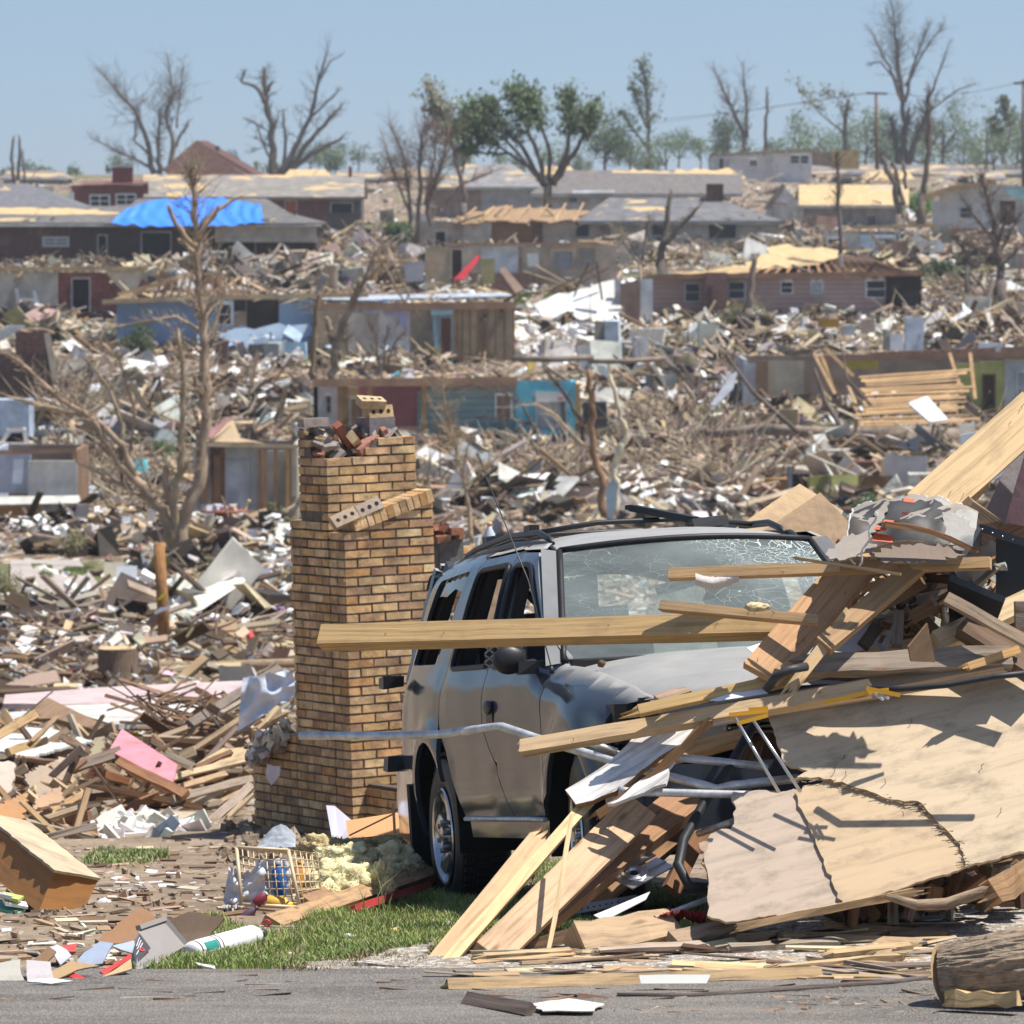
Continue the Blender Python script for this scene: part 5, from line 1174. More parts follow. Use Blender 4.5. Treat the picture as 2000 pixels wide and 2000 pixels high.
b = MB(); b.lathe([((.018 if k%2 else .012),0) for k in range(1)]+[(.016,.003),(0,.004)], gc-ua*.02+na*.004, na, 8, (.03,.025,.02)); b.build('gear_hole', M['black'], parent=gp)
for k in range(12):
    an = 6.28*k/12; q = gc-ua*.02+(ua*math.cos(an)+va*math.sin(an))*.062+na*.0035; b = MB(); b.lathe([(.0035,.0),(0,.0004)],q,na,6,(.02,.02,.02)); b.build('bolt_hole', M['black'], parent=gp)
b = MB(); b.beam(gc+ua*.03-va*.03+na*.006,gc+ua*.12-va*.03+na*.006,.008,.006,n=na,col=(.5,.52,.55)); b.build('rib', M['steel'], parent=gp)
b = MB(); b.beam(P(1092,1782,21.4),P(1245,1755,21.5),.032,.006,col=(.20,.20,.21)); o_ = b.build('perforated_strip', M['steel'], label='grey perforated steel strip on the ground below the gear plate', cat='metal strip')
for k in range(12):
    q = P(1100+12*k,1781-2.1*k,21.36); h = MB(); h.lathe([(.004,0),(0,.0003)],q,(0,-1,.05),8,(.01,.01,.01)); h.build('hole', M['black'], parent=o_)
b = MB(); b.plate([P(*p) for p in ((1160,1790,21.1),(1190,1782,21.15),(1270,1745,21.3),(1262,1762,21.2),(1180,1802,21.0))],.003,(.72,.72,.76),warp=.01); b.build('paper_sheet', M['white'], label='white curled sheet lying behind the firewood block', cat='paper')
b = MB(); b.grid(lambda a,c: P(1275+105*a,1790+22*c-10*math.sin(a*3),21.1)+Vector((0,.1*c,.03*noise.noise(Vector((a*6,c*4,1)))+.02*noise.noise(Vector((a*15,c*9,3))))),30,12,(.26,.045,.045)); b.build('red_cloth', M['cloth'], label='dark red rag on the ground between the wood block and the plywood', cat='cloth')
b = MB(); b.grid(lambda a,c: P(1358+85*a,1118+24*c+8*math.sin(a*4),21.85)+Vector((0,-.02-.015*math.sin(c*3),.006*noise.noise(Vector((a*14,c*8,1))))),34,8,(.68,.63,.58)); b.build('torn_cloth', M['cloth'], label='torn whitish rag hanging over the stud before the windshield', cat='cloth')
b = MB(); b.blob(P(1480,1186,21.5),.03,(.62,.50,.30),3,.6,5,(1.5,.8,.6)); b.build('insulation_tuft', M['foam'], label='small tuft of tan insulation on the short nailed stud', cat='insulation')
b = MB(); b.plate([P(*p) for p in ((1350,1405,21.6),(1388,1382,21.6),(1442,1400,21.5),(1438,1416,21.5),(1390,1412,21.5))],.003,(.72,.73,.77),warp=.01); b.build('paper_sheet', M['white'], label='white paper left of the yellow rack joints', cat='paper')
b = MB(); b.plate([P(*p) for p in ((1460,1262,21.9),(1520,1248,22),(1500,1275,21.9),(1470,1280,21.9))],.003,(.76,.74,.76)); b.build('paper_sheet', M['white'], label='white and red leaflet under the wide board on the hood', cat='paper')
b = MB(); b.plate([P(*p) for p in ((1385,1365,21.5),(1480,1342,21.55),(1500,1352,21.5),(1400,1372,21.5))],.003,(.72,.73,.76)); b.build('paper_sheet', M['white'], label='white strip lying between the long boards', cat='paper')
b = MB(); b.beam(P(1284,1372,21.6),P(1345,1352,21.65),.05,.04,n=(0,-.3,1),col=(.34,.24,.17),seg=2,jit=.004); b.build('wood_block', M['old'], label='small wooden block on the front edge of the hood', cat='block')
b = MB(); b.blob(P(1175,1296,22.9),.016,(.16,.10,.06),2,.5,4); b.build('mud_clod', M['bark'], label='small clod of mud on the right edge of the hood', cat='clod')
# ---------------- things on the road
plank('lumber','long board lying on the road with a strip of tape',(872,1926,19.86),(1604,1902,20.18),.042,.036,(.46,.32,.17),'old',tilt=-R(20),seg=8,jit=.003,br0=.03)
plank('lumber','short dark grey board lying on the road',(912,1952,19.50),(1036,1974,19.20),.05,.03,(.16,.12,.10),'old',tilt=-R(25))
b = MB(); b.tube([P(x,y,2.728*11000/(y-420)) for x,y in ((1205,1944),(1350,1946),(1500,1936),(1640,1926),(1740,1920),(1840,1908))],[.010,.012,.013,.013,.012,.011],8,(.12,.10,.09),rough=.05); b.build('branch', M['bark'], label='long dark straight branch lying on the road', cat='branch')
b = MB(); b.plate([P(*p) for p in ((1248,1906,19.85),(1300,1904,19.85),(1388,1905,19.85),(1380,1922,19.83),(1252,1922,19.83))],.003,(.66,.66,.62),warp=.004); b.build('plastic_tape', M['white'], label='clear plastic tape stuck on the long road board', cat='tape')
b = MB(); b.plate([P(*p) for p in ((1038,1962,19.4),(1110,1950,19.55),(1180,1962,19.4),(1160,1975,19.2),(1060,1975,19.2))],.004,(.62,.57,.52),rag=.006); b.build('paper_scrap', M['cloth'], label='crumpled pale paper beside the short dark board on the road', cat='paper')
lg = T('big_log', P(1935,1965,19.9), 'large cut log with rough bark in the lower right corner', 'log')
b = MB(); pp = [P(1842,1902,19.5),P(1880,1897,19.47),P(1940,1890,19.42),P(2000,1884,19.4),P(2060,1878,19.4)]
Rg = [.096,.106,.116,.124,.128]
def logf(a,c):
    k = a*3.999; i = int(k); f_ = k-i; p = pp[i].lerp(pp[i+1],f_); r_ = Rg[i]+(Rg[i+1]-Rg[i])*f_; an = 2*math.pi*c; ax_ = (pp[-1]-pp[0]).normalized(); e1 = Vector((0,0,1)); e1 = (e1-ax_*e1.dot(ax_)).normalized(); e2 = ax_.cross(e1)
    u = Vector((math.cos(an)*3.2,math.sin(an)*3.2,a*2.2)); rg_ = 1-abs(noise.noise(Vector((math.cos(an)*9,math.sin(an)*9,a*3.5))))*2
    return p+(e1*math.cos(an)+e2*math.sin(an))*r_*(1+.06*noise.noise(u)+.055*max(0,rg_)-.035*(1 if noise.noise(Vector((math.cos(an)*2.2,math.sin(an)*2.2,a*1.7+5)))>.28 else 0))
b.grid(logf,90,150,(.34,.26,.185),smooth=False,uvs=1.2); b.build('bark', M['bark'], parent=lg)
b = MB(); ax = (pp[0]-pp[1]).normalized(); b.lathe([(.106,.002),(.05,.004),(0,.004)],pp[0],ax,24,(.52,.36,.19)); b.build('cut_face', M['wood'], parent=lg)
b = MB(); b.beam(P(1850,1950,19.3),P(1990,1952,19.2),.05,.05,col=(.52,.36,.17),seg=6,jit=.008,br0=.03); b.build('bare_split', M['old'], parent=lg)
def at_ground(px,py,h=0.0): q = hit(px,py); return q+Vector((0,0,h))
def scrap(n, poly, name, lab, cols, lmin, lmax, wmin, wmax, mat='old', kind='stuff', cat='scraps', dirs=None, h=.008):
    b = MB(); xs=[p[0] for p in poly]; yy=[p[1] for p in poly]; k=0
    while k < n:
        px = rnd.uniform(min(xs),max(xs)); py = rnd.uniform(min(yy),max(yy))
        if not inpoly(px,py,poly): continue
        k += 1; q = at_ground(px,py,h); L_ = rnd.uniform(lmin,lmax); an = rnd.gauss(dirs,.35) if dirs is not None else rnd.uniform(0,6.28)
        d = Vector((math.cos(an),math.sin(an),rnd.gauss(0,.05))); b.beam(q-d*L_/2,q+d*L_/2,rnd.uniform(wmin,wmax),rnd.uniform(.003,.012),n=(rnd.gauss(0,.3),rnd.gauss(0,.3),1),col=jc(rnd.choice(cols),.25),jit=.002)
    b.build(name, M[mat], label=lab, cat=cat, kind=kind)
APR = [(820,1905),(980,1860),(1100,1850),(1400,1800),(1700,1750),(2000,1710),(2000,1890),(1400,1905)]
scrap(260, APR, 'wood_splinters','splinters of wood scattered over the concrete apron',[WN,WG,WD,(.4,.3,.2)],.04,.30,.005,.022)
scrap(45, [(950,1870),(2000,1800),(2000,1900),(900,1905)], 'wood_splinters','long slivers of wood lying along the kerb',[WN,WG,(.45,.3,.17)],.2,.6,.008,.03,dirs=0.05)
scrap(230, [(60,1915),(900,1905),(2000,1905),(2000,1960),(0,1960)], 'wood_splinters','thin splinters scattered on the road',[WG,(.3,.17,.1),WD],.03,.35,.003,.009,dirs=0)
scrap(120, [(1300,1930),(1840,1925),(1840,1985),(1150,1985)], 'wood_splinters','crushed bark scattered in front of the log',[WD,(.3,.17,.1),WG],.02,.09,.006,.02)
def pebbles(n, poly, name, cols, smin, smax, mat='mortar'):
    b = MB(); xs=[p[0] for p in poly]; yy=[p[1] for p in poly]; k=0
    while k < n:
        px = rnd.uniform(min(xs),max(xs)); py = rnd.uniform(min(yy),max(yy))
        if not inpoly(px,py,poly): continue
        k += 1; a = rnd.uniform(smin,smax)*rnd.uniform(.5,1); b.box(at_ground(px,py,a*.3),(a,a*.8,a*.6),rrot(),jc(rnd.choice(cols),.15),jit=a*.15)
    b.build(name, M[mat], kind='stuff')
pebbles(2600, [(1000,1850),(1400,1800),(1700,1760),(2000,1720),(2000,1880),(1500,1890),(1050,1880)], 'gravel', [(.6,.57,.52),(.66,.63,.58),(.4,.36,.31)], .006,.020)
pebbles(900, [(0,1915),(2000,1915),(2000,2000),(0,2000)], 'gravel', [(.35,.32,.29),(.2,.18,.16),(.5,.47,.43)], .004,.010)
for k,(x,y,w2,l2,cl,lb) in enumerate(((1700,1872,.045,.34,WN,'pale flat lath on the apron left of the log'),(1530,1862,.05,.42,WG,'grey split rail on the apron before the plywood'),(1270,1868,.045,.4,(.45,.36,.28),'grey flat lath on the apron before the firewood block'),(1790,1840,.05,.20,(.2,.15,.1),'dark knotted stick on the apron near the log'),(1640,1895,.03,.5,WN,'yellowish lath lying along the kerb left of the log'),(1030,1880,.04,.33,WN,'split stick lying at the foot of the leaning boards'),(1420,1848,.04,.3,WL,'pale splintered stick below the plywood corner'))):
    q = at_ground(x,y,.03); d = Vector((1,rnd.uniform(-.3,.5),.03)).normalized(); b = MB(); b.beam(q-d*l2/2,q+d*l2/2,w2,.025,n=(0,-.2,1),col=jc(cl,.1),seg=4,jit=.004,br0=.06,br1=.06); b.build('broken_stick', M['old'], label=lb, cat='stick')
b = MB(); b.plate([at_ground(1690,1815,.03),at_ground(1800,1795,.05),at_ground(2000,1760,.06),at_ground(1960,1778,.03),at_ground(1800,1812,.02)],.006,(.68,.66,.64),rag=.008,n=(0,0,1)); b.build('painted_board', M['white'], label='flattened white sheet on the apron under the branch', cat='board')

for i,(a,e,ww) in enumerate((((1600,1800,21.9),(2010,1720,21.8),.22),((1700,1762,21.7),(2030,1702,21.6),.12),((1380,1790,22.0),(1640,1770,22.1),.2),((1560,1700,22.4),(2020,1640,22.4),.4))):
    plank('lumber',['dark wide board in the gap under the largest plywood sheet','dark board above the peeled branch','dark board behind the greyish plywood sheet','broad dark board behind the plywood sheets'][i],a,e,ww,.05,jc((.11,.07,.045),.2),'old')  # boards added in dark colour so the gap beneath the plywood reads as shade
b = MB()
for k in range(110):
    x = rnd.uniform(1640,2010); y = 1775-(x-1640)*.17+rnd.uniform(-16,16); q = P(x,y,21.5+rnd.uniform(-.3,.3)); q.z = max(q.z,zg(q.x,q.y)); b.box(q,(rnd.uniform(.04,.2),rnd.uniform(.02,.06),.03),rrot(),jc(rnd.choice([WD,WB,WG]),.3),jit=.01)
b.build('wood_rubble', M['old'], kind='stuff')

scrap(55, [(1000,1895),(2000,1885),(2000,1925),(900,1925)], 'wood_splinters','splintered laths heaped along the road edge',[WN,WG,WL,(.45,.3,.17)],.15,.55,.012,.04,dirs=0.05,h=.02)
scrap(32, [(1100,1850),(1850,1780),(1850,1880),(1000,1890)], 'wood_splinters','broken laths over the gravel',[WN,WG,WL,WD],.2,.7,.015,.045,dirs=0.15,h=.025)
pebbles(2600, [(850,1880),(2000,1880),(2000,1912),(850,1912)], 'gravel', [(.55,.52,.47),(.4,.36,.31),(.3,.26,.22)], .006,.018)
pebbles(500, [(0,1900),(900,1896),(900,1912),(0,1925)], 'gravel', [(.4,.36,.31),(.22,.17,.12),(.3,.26,.22)], .005,.014)
def fuzz(b, n, c, r, col):
    for _ in range(n):
        u = Vector((rnd.gauss(0,1),rnd.gauss(0,1),rnd.gauss(0,1))).normalized(); q = Vector(c)+Vector((u.x*r[0],u.y*r[1],u.z*r[2]))*rnd.uniform(.85,1.08)
        d = (u*.5+Vector((rnd.gauss(0,1),rnd.gauss(0,1),rnd.gauss(0,1)))*.6).normalized()*rnd.uniform(.008,.022); w2 = d.cross(u).normalized()*.0016 if d.cross(u).length>1e-6 else Vector((.002,0,0)); i0=len(b.v)
        b.v += [q-w2,q+w2,q+d+w2*.3,q+d-w2*.3]; b.face([i0,i0+1,i0+2,i0+3],jc(col,.25))

for k,(pp_,cl,lb) in enumerate((([(1612,1086,21.45),(1640,1050,21.5),(1690,1024,21.6),(1735,985,21.7),(1728,1010,21.6),(1700,1050,21.5),(1712,1075,21.45),(1650,1092,21.4)],(.33,.29,.25),'torn grey brown roofing flap at the left of the appliance casing'),
 ([(1700,1078,21.35),(1760,1064,21.4),(1850,1068,21.4),(1886,1084,21.35),(1830,1098,21.3),(1720,1098,21.3)],(.20,.15,.115),'dark torn roofing strip beneath the appliance casing'),
 ([(1840,1000,21.6),(1884,1005,21.6),(1900,1045,21.55),(1868,1062,21.5),(1838,1040,21.55)],(.38,.36,.33),'dirty grey torn metal flap at the right of the appliance casing'))):
    b = MB(); b.plate([P(*p) for p in pp_],.006,cl,rag=.010,step=.015); b.build('torn_roofing', M['dirty'], label=lb, cat='roofing')
b = MB()
for k in range(90):
    x = rnd.uniform(1640,1990); y = rnd.uniform(1095,1290); q = P(x,y,21.9+rnd.uniform(0,.4)); dr = Vector((rnd.gauss(0,1),rnd.gauss(0,.4),rnd.gauss(.2,.5))).normalized(); L_ = rnd.uniform(.06,.35); b.beam(q-dr*L_/2,q+dr*L_/2,rnd.uniform(.01,.06),rnd.uniform(.008,.03),n=rrot()@Vector((0,0,1)),col=jc(rnd.choice([WD,WB,WG,WN,(.5,.48,.45)]),.25),jit=.004,br0=.03)
b.build('splintered_scraps', M['old'], kind='stuff')
# ================================================================== left foreground
def hexa(mb, q, col):
    """q = 8 corners: near face a,b,c,d then far face a,b,c,d"""
    i = len(mb.v); mb.v += [Vector(p) for p in q]; c = sum((Vector(p) for p in q),Vector())/8
    for f in ((0,1,2,3),(4,7,6,5),(0,4,5,1),(1,5,6,2),(2,6,7,3),(3,7,4,0)):
        a,b,cc = (Vector(q[f[0]]),Vector(q[f[1]]),Vector(q[f[2]])); n = (b-a).cross(cc-a)
        idx = [i+k for k in f]
        fc = sum((Vector(q[k]) for k in f),Vector())/4
        if n.dot(fc-c) < 0: idx = idx[::-1]
        L1 = (b-a).length; L2 = (cc-b).length; uv = [(0,0),(L1,0),(L1,L2),(0,L2)]
        mb.face(idx, col, uv)
def sh(name, lab, pts, col, mat='dirty', th=.012, cat=None, rag=0, warp=0, parent=None, kind=None):
    b = MB(); b.plate([P(*p) for p in pts], th, col, rag=rag, warp=warp, step=.04); return b.build(name, M[mat], label=lab, cat=None if parent else (cat or name.replace('_',' ')), parent=parent, kind=kind)
cb = T('wooden_cabinet', P(100,1787,23.90), 'brown wooden drawer cabinet lying on its side at the left edge', 'cabinet')
b = MB(); A8 = [(106,1704,23.90),(191,1720,24.10),(160,1787,24.00),(75,1782,23.80)]; B8 = [(-34,1594,24.70),(51,1606,24.90),(20,1677,24.80),(-65,1672,24.60)]
hexa(b,[P(*p) for p in A8]+[P(*p) for p in B8],(.34,.16,.055)); b.build('carcass', M['ply'], parent=cb)
b = MB(); b.plate([P(106,1700,23.85),P(195,1719,24.10),P(55,1604,24.95),P(-36,1590,24.70)],.012,(.52,.42,.28),rag=.003); b.build('top_board', M['dirty'], parent=cb)
for k,(x,y,w2,c,lb) in enumerate(((5,1748,.10,(.62,.66,.72),'pale blue book at the left edge under the cabinet'),(22,1752,.09,(.45,.55,.15),'green and yellow book under the cabinet'),(18,1775,.12,(.10,.35,.28),'teal book lowest under the cabinet'),(30,1765,.10,(.75,.76,.78),'white book between the teal and the green book'),(35,1795,.14,(.60,.30,.22),'orange magazine flat on the ground by the cabinet'),(95,1792,.12,(.32,.40,.45),'grey blue magazine flat below the cabinet corner'))):
    q = P(x,y,23.7 if y<1785 else 23.3); b = MB(); b.box(q,(w2,.07,.014),Euler((rnd.uniform(-.2,.3),R(12),rnd.uniform(-.4,.4))).to_matrix(),c,jit=.002); b.build('book', M['clean'], label=lb, cat='book')
# ---- planks and panels of the collapsed house left of the chimney
LP_ = [ # x0,y0,d0,x1,y1,d1,width_px,colour,label
(218,1436,45,374,1502,44,9,WL,'pale stick lying across the pink sheet'),
(328,1522,44,490,1480,45,12,(.50,.38,.24),'pale board pointing left below the pink sheet'),
(336,1563,43,492,1521,44,15,WG,'grey twin board ending at the chimney wall'),
(375,1640,42,492,1535,43,17,WG,'grey board propped from the ground to the chimney wall'),
(398,1642,41.8,492,1552,43,9,(.36,.27,.17),'thinner stick propped beside the grey board'),
(232,1488,43.5,364,1553,43,18,(.34,.17,.09),'red brown board under the pink sheet'),
(160,1530,44,397,1578,43,12,(.20,.10,.05),'dark red brown board crossing the hollow'),
(186,1508,45,252,1528,45,14,(.26,.11,.05),'short reddish board end in the hollow'),
(160,1589,42.5,286,1600,42.5,10,WN,'upper pale stud at the bottom of the hollow'),
(146,1603,42.3,306,1608,42.3,10,(.30,.2,.12),'lower brown stud at the bottom of the hollow'),
(371,1415,50,545,1306,54,17,(.17,.14,.115),'thick charcoal beam slanting up to the chimney'),
(420,1405,51,540,1336,54,9,(.22,.18,.15),'thinner charcoal batten under the thick charcoal beam'),
(383,1346,55,436,1374,54,11,(.17,.08,.045),'dark brown stub lying on the pink roof slab'),
(-10,1440,46,70,1395,47,17,(.36,.24,.12),'board slanting up at the left edge above the white sheets'),
(14,1468,45,90,1446,46,15,(.40,.27,.13),'broken board over the white sheets at left'),
(58,1452,45,110,1402,46,8,(.30,.2,.11),'thin grey brown stick standing over the white sheets'),
(25,1620,38,158,1552,40,13,(.40,.25,.13),'brown board rising over the drawer cabinet'),
(50,1640,38,130,1590,39,10,(.50,.38,.25),'pale batten just above the drawer cabinet'),
(140,1500,44,235,1468,44.5,22,(.17,.13,.10),'dark grey beam left of the pink sheet'),
(30,1478,45,140,1492,45,6,(.25,.16,.12),'thin rusty bar left of the pink sheet'),
(380,1500,44.5,450,1470,45,10,(.17,.09,.05),'dark stub behind the pale board'),
(160,1560,45,300,1545,45,16,(.12,.06,.035),'blackish board at the back of the hollow'),  # near-black boards here and below are put in as the hollow's shade
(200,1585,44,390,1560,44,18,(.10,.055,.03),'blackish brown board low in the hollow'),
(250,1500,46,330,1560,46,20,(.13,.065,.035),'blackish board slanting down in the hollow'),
(20,1530,42,35,1480,42,8,(.4,.3,.18),'short upright lath by the pinkish panel'),
(36,1535,42,50,1478,42,7,(.36,.26,.16),'second upright lath by the pinkish panel'),
(430,1395,50,505,1350,52,8,WG,'grey lath between the beam and the pale cloth'),
(300,1470,46,360,1440,46,7,(.3,.2,.12),'short lath behind the pink sheet'),
(400,1552,44,470,1530,44,8,(.5,.36,.2),'short pale lath right of the pink sheet'),
(345,1540,44,440,1512,44.5,9,(.40,.28,.16),'lath under the pale board'),
(120,1440,47,190,1475,46,12,(.3,.2,.12),'brown stub at the corner of the white sheets'),
]
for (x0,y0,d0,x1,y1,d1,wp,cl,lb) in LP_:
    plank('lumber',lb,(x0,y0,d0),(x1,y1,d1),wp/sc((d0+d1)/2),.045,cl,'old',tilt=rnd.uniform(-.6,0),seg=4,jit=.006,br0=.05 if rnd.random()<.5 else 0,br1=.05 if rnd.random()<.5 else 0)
sh('pink_panel','bright pink sheet lying in the heap left of the chimney',[(238,1425,45),(347,1497,44),(336,1534,43.5),(280,1505,44),(213,1467,44.5)],(.66,.27,.32),'dirty',.02,'panel')
sh('plywood_scrap','pale plywood piece right of the pink sheet',[(374,1500,45),(435,1462,46),(496,1463,46),(488,1484,45.3),(420,1500,45)],(.50,.36,.20),'ply',.02,'board')
sh('painted_board','cream board with a shadow at the bottom of the hollow',[(304,1586,42),(397,1589,42),(386,1614,41.8),(306,1613,41.8)],(.50,.40,.29),'dirty',.02,'board')
sh('board','blackened board closing the back of the hollow',[(150,1515,47.5),(400,1545,47.5),(392,1612,46.5),(150,1606,46.5)],(.035,.022,.015),'old',.03,'board')  # near-black panel added to put the hollow's darkness into colour
rs = T('roof_slab', P(220,1421,54), 'long fallen roof slab, pinkish on top and cream below, in front of the tree stump', 'roof section')
sh('top_face',None,[(10,1357,58),(200,1347,60),(473,1334,62),(478,1343,61),(420,1370,57),(120,1380,56),(6,1384,56)],(.56,.44,.43),'dirty',.05,parent=rs)
sh('soffit',None,[(101,1382,56),(420,1369,57.2),(362,1412,54),(222,1421,53.5)],(.62,.59,.54),'dirty',.05,parent=rs)
sh('fascia',None,[(41,1389,55),(99,1384,55.5),(229,1421,53.3),(222,1432,53.2),(110,1418,54.5),(43,1412,54.8)],(.28,.18,.11),'old',.05,parent=rs)
for k,(pp_,cl,lb,nm) in enumerate((
 ([(0,1424,50),(101,1424,50),(180,1447,49),(116,1466,48),(52,1484,47),(-8,1462,47.5)],(.66,.66,.63),'large cream white sheet under the boards at left','white_sheet'),
 ([(-5,1392,54),(60,1392,54),(62,1420,53),(-5,1425,53)],(.52,.57,.56),'pale greenish sheet at the left edge under the roof slab','white_sheet'),
 ([(46,1517,41),(136,1473,42),(149,1563,41),(64,1560,40.5)],(.36,.28,.20),'brown grey box side standing at left','carton'),
 ([(-5,1482,40),(29,1499,40),(20,1563,39.5),(-5,1582,39.5)],(.55,.46,.38),'pinkish beige panel at the left edge','panel'),
 ([(-5,1567,38),(52,1558,38.5),(45,1604,37.8),(-5,1628,37.5)],(.42,.22,.09),'orange brown board at the left edge','board'),
 ([(67,1563,38.5),(116,1538,39),(126,1564,38.6),(64,1586,38.2)],(.47,.30,.18),'brown board with white paint marks above the cabinet','board'),
 ([(172,1487,45),(186,1443,45.5),(205,1440,45.5),(196,1482,45)],(.36,.30,.19),'olive brown upright board left of the pink sheet','board'),
 ([(390,1360+270,43),(470,1600,43.5),(488,1640,42.5),(440,1650,42)],(.25,.17,.1),'brown ragged sheet at the foot of the chimney','board'),
 ([(10,1342,72),(60,1315,74),(110,1312,75),(118,1330,73),(60,1340,72)],(.36,.25,.19),'reddish brown sheet behind the roof slab','board'),
 )):
    sh(nm,lb,pp_,cl,'dirty',.02,'board' if 'board' in nm or 'side' in nm or 'panel' in nm else 'sheet',rag=.012)
b = MB(); b.grid(lambda a,c: P(474+90*a-10*c*(1-a)+30*c*a,1310+60*c+45*(1-a)*(.3+c)-25*a*c,46)+Vector((0,.10*noise.noise(Vector((a*4,c*3,0))),.03*noise.noise(Vector((a*6,c*3,2))))),26,20,(.56,.62,.72)); b.build('bed_sheet', M['cloth'], label='pale blue crumpled cloth hanging left of the chimney', cat='cloth')
b = MB(); b.plate([P(519,1518,38.3),P(522,1492,38.3),P(548,1497,38.3),P(546,1515,38.3),P(530,1534,38.3)],.004,(.55,.52,.55),rag=.006); b.build('torn_paper', M['cloth'], label='grey scrap of paper hanging on the low brick wall of the chimney', cat='paper')
b = MB()
for k in range(170):
    px = rnd.uniform(488,562); py = rnd.uniform(1425,1466)+(562-px)*.35-20*rnd.random()*(px-488)/74; b.box(P(px,py,38.9+rnd.uniform(-.2,.5)),(rnd.uniform(.03,.12),rnd.uniform(.015,.05),rnd.uniform(.01,.04)),rrot(),jc(rnd.choice([(.45,.38,.29),(.55,.48,.40),(.3,.24,.18),(.6,.56,.5)]),.2),jit=.01)
b.build('rubble_pile', M['mortar'], kind='stuff')
# dense smaller pieces filling the heap
def heap(name, mat, poly, n, d0, d1, lmin, lmax, wmin, wmax, cols, flat=.35):
    """pieces of a heap: higher photo rows lie farther back"""
    b = MB(); xs=[p[0] for p in poly]; yy=[p[1] for p in poly]; k=0
    while k < n:
        px = rnd.uniform(min(xs),max(xs)); py = rnd.uniform(min(yy),max(yy))
        if not inpoly(px,py,poly): continue
        k += 1; t_ = (max(yy)-py)/(max(yy)-min(yy)); q = P(px,py,d0+(d1-d0)*t_+rnd.uniform(0,1.0)); q.z = max(q.z, zg(q.x,q.y)+.01)
        an = rnd.gauss(0,flat)*(1 if rnd.random()<.6 else -1)+rnd.choice((0,.5,-.35)); yaw = rnd.uniform(-.9,.9); L_ = rnd.uniform(lmin,lmax)
        dr = Vector((math.cos(an)*math.cos(yaw),math.sin(yaw),math.sin(an))); b.beam(q-dr*L_/2,q+dr*L_/2,rnd.uniform(wmin,wmax),rnd.uniform(.01,.04),n=rrot()@Vector((0,0,1)),col=jc(rnd.choice(cols),.22),jit=.006)
    return b.build(name, M[mat], kind='stuff')
CW = [WN,WG,WG,WD,WD,(.3,.2,.12),(.42,.31,.2),(.24,.13,.07)]
heap('lumber_scraps','old',[(0,1400),(100,1440),(230,1440),(400,1420),(500,1400),(500,1520),(460,1600),(380,1640),(160,1640),(60,1600),(0,1560)],130,43.2,51,.25,1.1,.03,.11,CW)
heap('lumber_scraps','old',[(0,1520),(150,1520),(170,1640),(100,1640),(0,1600)],40,37,41,.2,.7,.03,.09,CW)
heap('plaster_scraps','white',[(120,1635),(240,1600),(330,1612),(390,1640),(330,1668),(140,1672)],150,38,41,.08,.35,.04,.14,[(.68,.66,.62),(.58,.54,.48),(.7,.69,.67)])
heap('twigs','barkfar',[(250,1370),(330,1350),(430,1380),(420,1430),(330,1440)],60,50,54,.3,1.1,.008,.016,[(.25,.15,.09),(.16,.10,.07)])
heap('lumber_scraps','old',[(380,1400),(480,1370),(540,1420),(500,1460),(400,1460)],45,54,57,.2,.7,.03,.09,CW)
DIRT = [(0,1660),(200,1660),(480,1620),(560,1660),(520,1790),(300,1800),(200,1900),(0,1900)]
scrap(200, DIRT, 'litter','paper and plaster litter trampled into the dirt',[(.62,.6,.56),(.5,.42,.3),(.3,.22,.15),(.2,.13,.08),(.45,.38,.3)],.02,.13,.01,.05,'matte')
scrap(80, DIRT, 'wood_chips','wood chips trampled into the dirt',CW,.05,.25,.008,.03)
pebbles(260, DIRT, 'clods', [(.25,.18,.13),(.3,.23,.17),(.2,.14,.1)], .01,.04,'mortar')
pebbles(160, [(440,1600),(600,1600),(560,1680),(430,1690)], 'clods', [(.12,.08,.055),(.2,.14,.09)], .03,.10,'ground')
# ---- small things near the grass
tk = T('gas_bottle', at_ground(440,1860), 'white cylinder bottle with a green label and black bands lying on the grass', 'gas bottle')
a0 = P(372,1862,20.9); a1 = P(503,1826,21.4); ax = (a1-a0).normalized(); Lk = (a1-a0).length; rk=.044
b = MB(); b.lathe([(0,0),(rk*.7,.0),(rk*.95,.012),(rk,.03),(rk,Lk-.05),(rk*.8,Lk-.02),(rk*.4,Lk-.004),(0,Lk)],a0,ax,28,(.78,.79,.80)); b.build('body', M['white'], parent=tk)
for h_ in (.020,.155,.185):
    b = MB(); b.lathe([(rk+.0012,h_),(rk+.0012,h_+.006)],a0,ax,28,(.03,.03,.03)); b.build('band', M['clean'], parent=tk)
b = MB(); e1 = ax.cross(Vector((0,0,1))).normalized(); e1 = e1 if e1.y<0 else -e1; e2 = Vector((0,0,1))-ax*ax.z; e2.normalize()
b.grid(lambda a,c: a0+ax*(.05+.10*a)+(e1*math.cos(.15+.75*c)+e2*math.sin(.15+.75*c))*(rk+.0014),4,8,(.03,.26,.22)); b.build('label', M['clean'], parent=tk)
b = MB(); b.lathe([(.012,Lk-.01),(.012,Lk+.02),(.018,Lk+.022),(.018,Lk+.05),(0,Lk+.05)],a0,ax,12,(.05,.05,.05)); b.build('valve', M['clean'], parent=tk)
b = MB(); b.tube([P(521+7*math.cos(k*.63),1803+6*math.sin(k*.63),21.3) for k in range(11)],.0035,6,(.6,.03,.04),cap=False); b.build('ring', M['clean'], parent=tk)
bn = T('dust_bin', at_ground(300,1890), 'grey plastic dust container with a dark label and red mark', 'plastic bin')
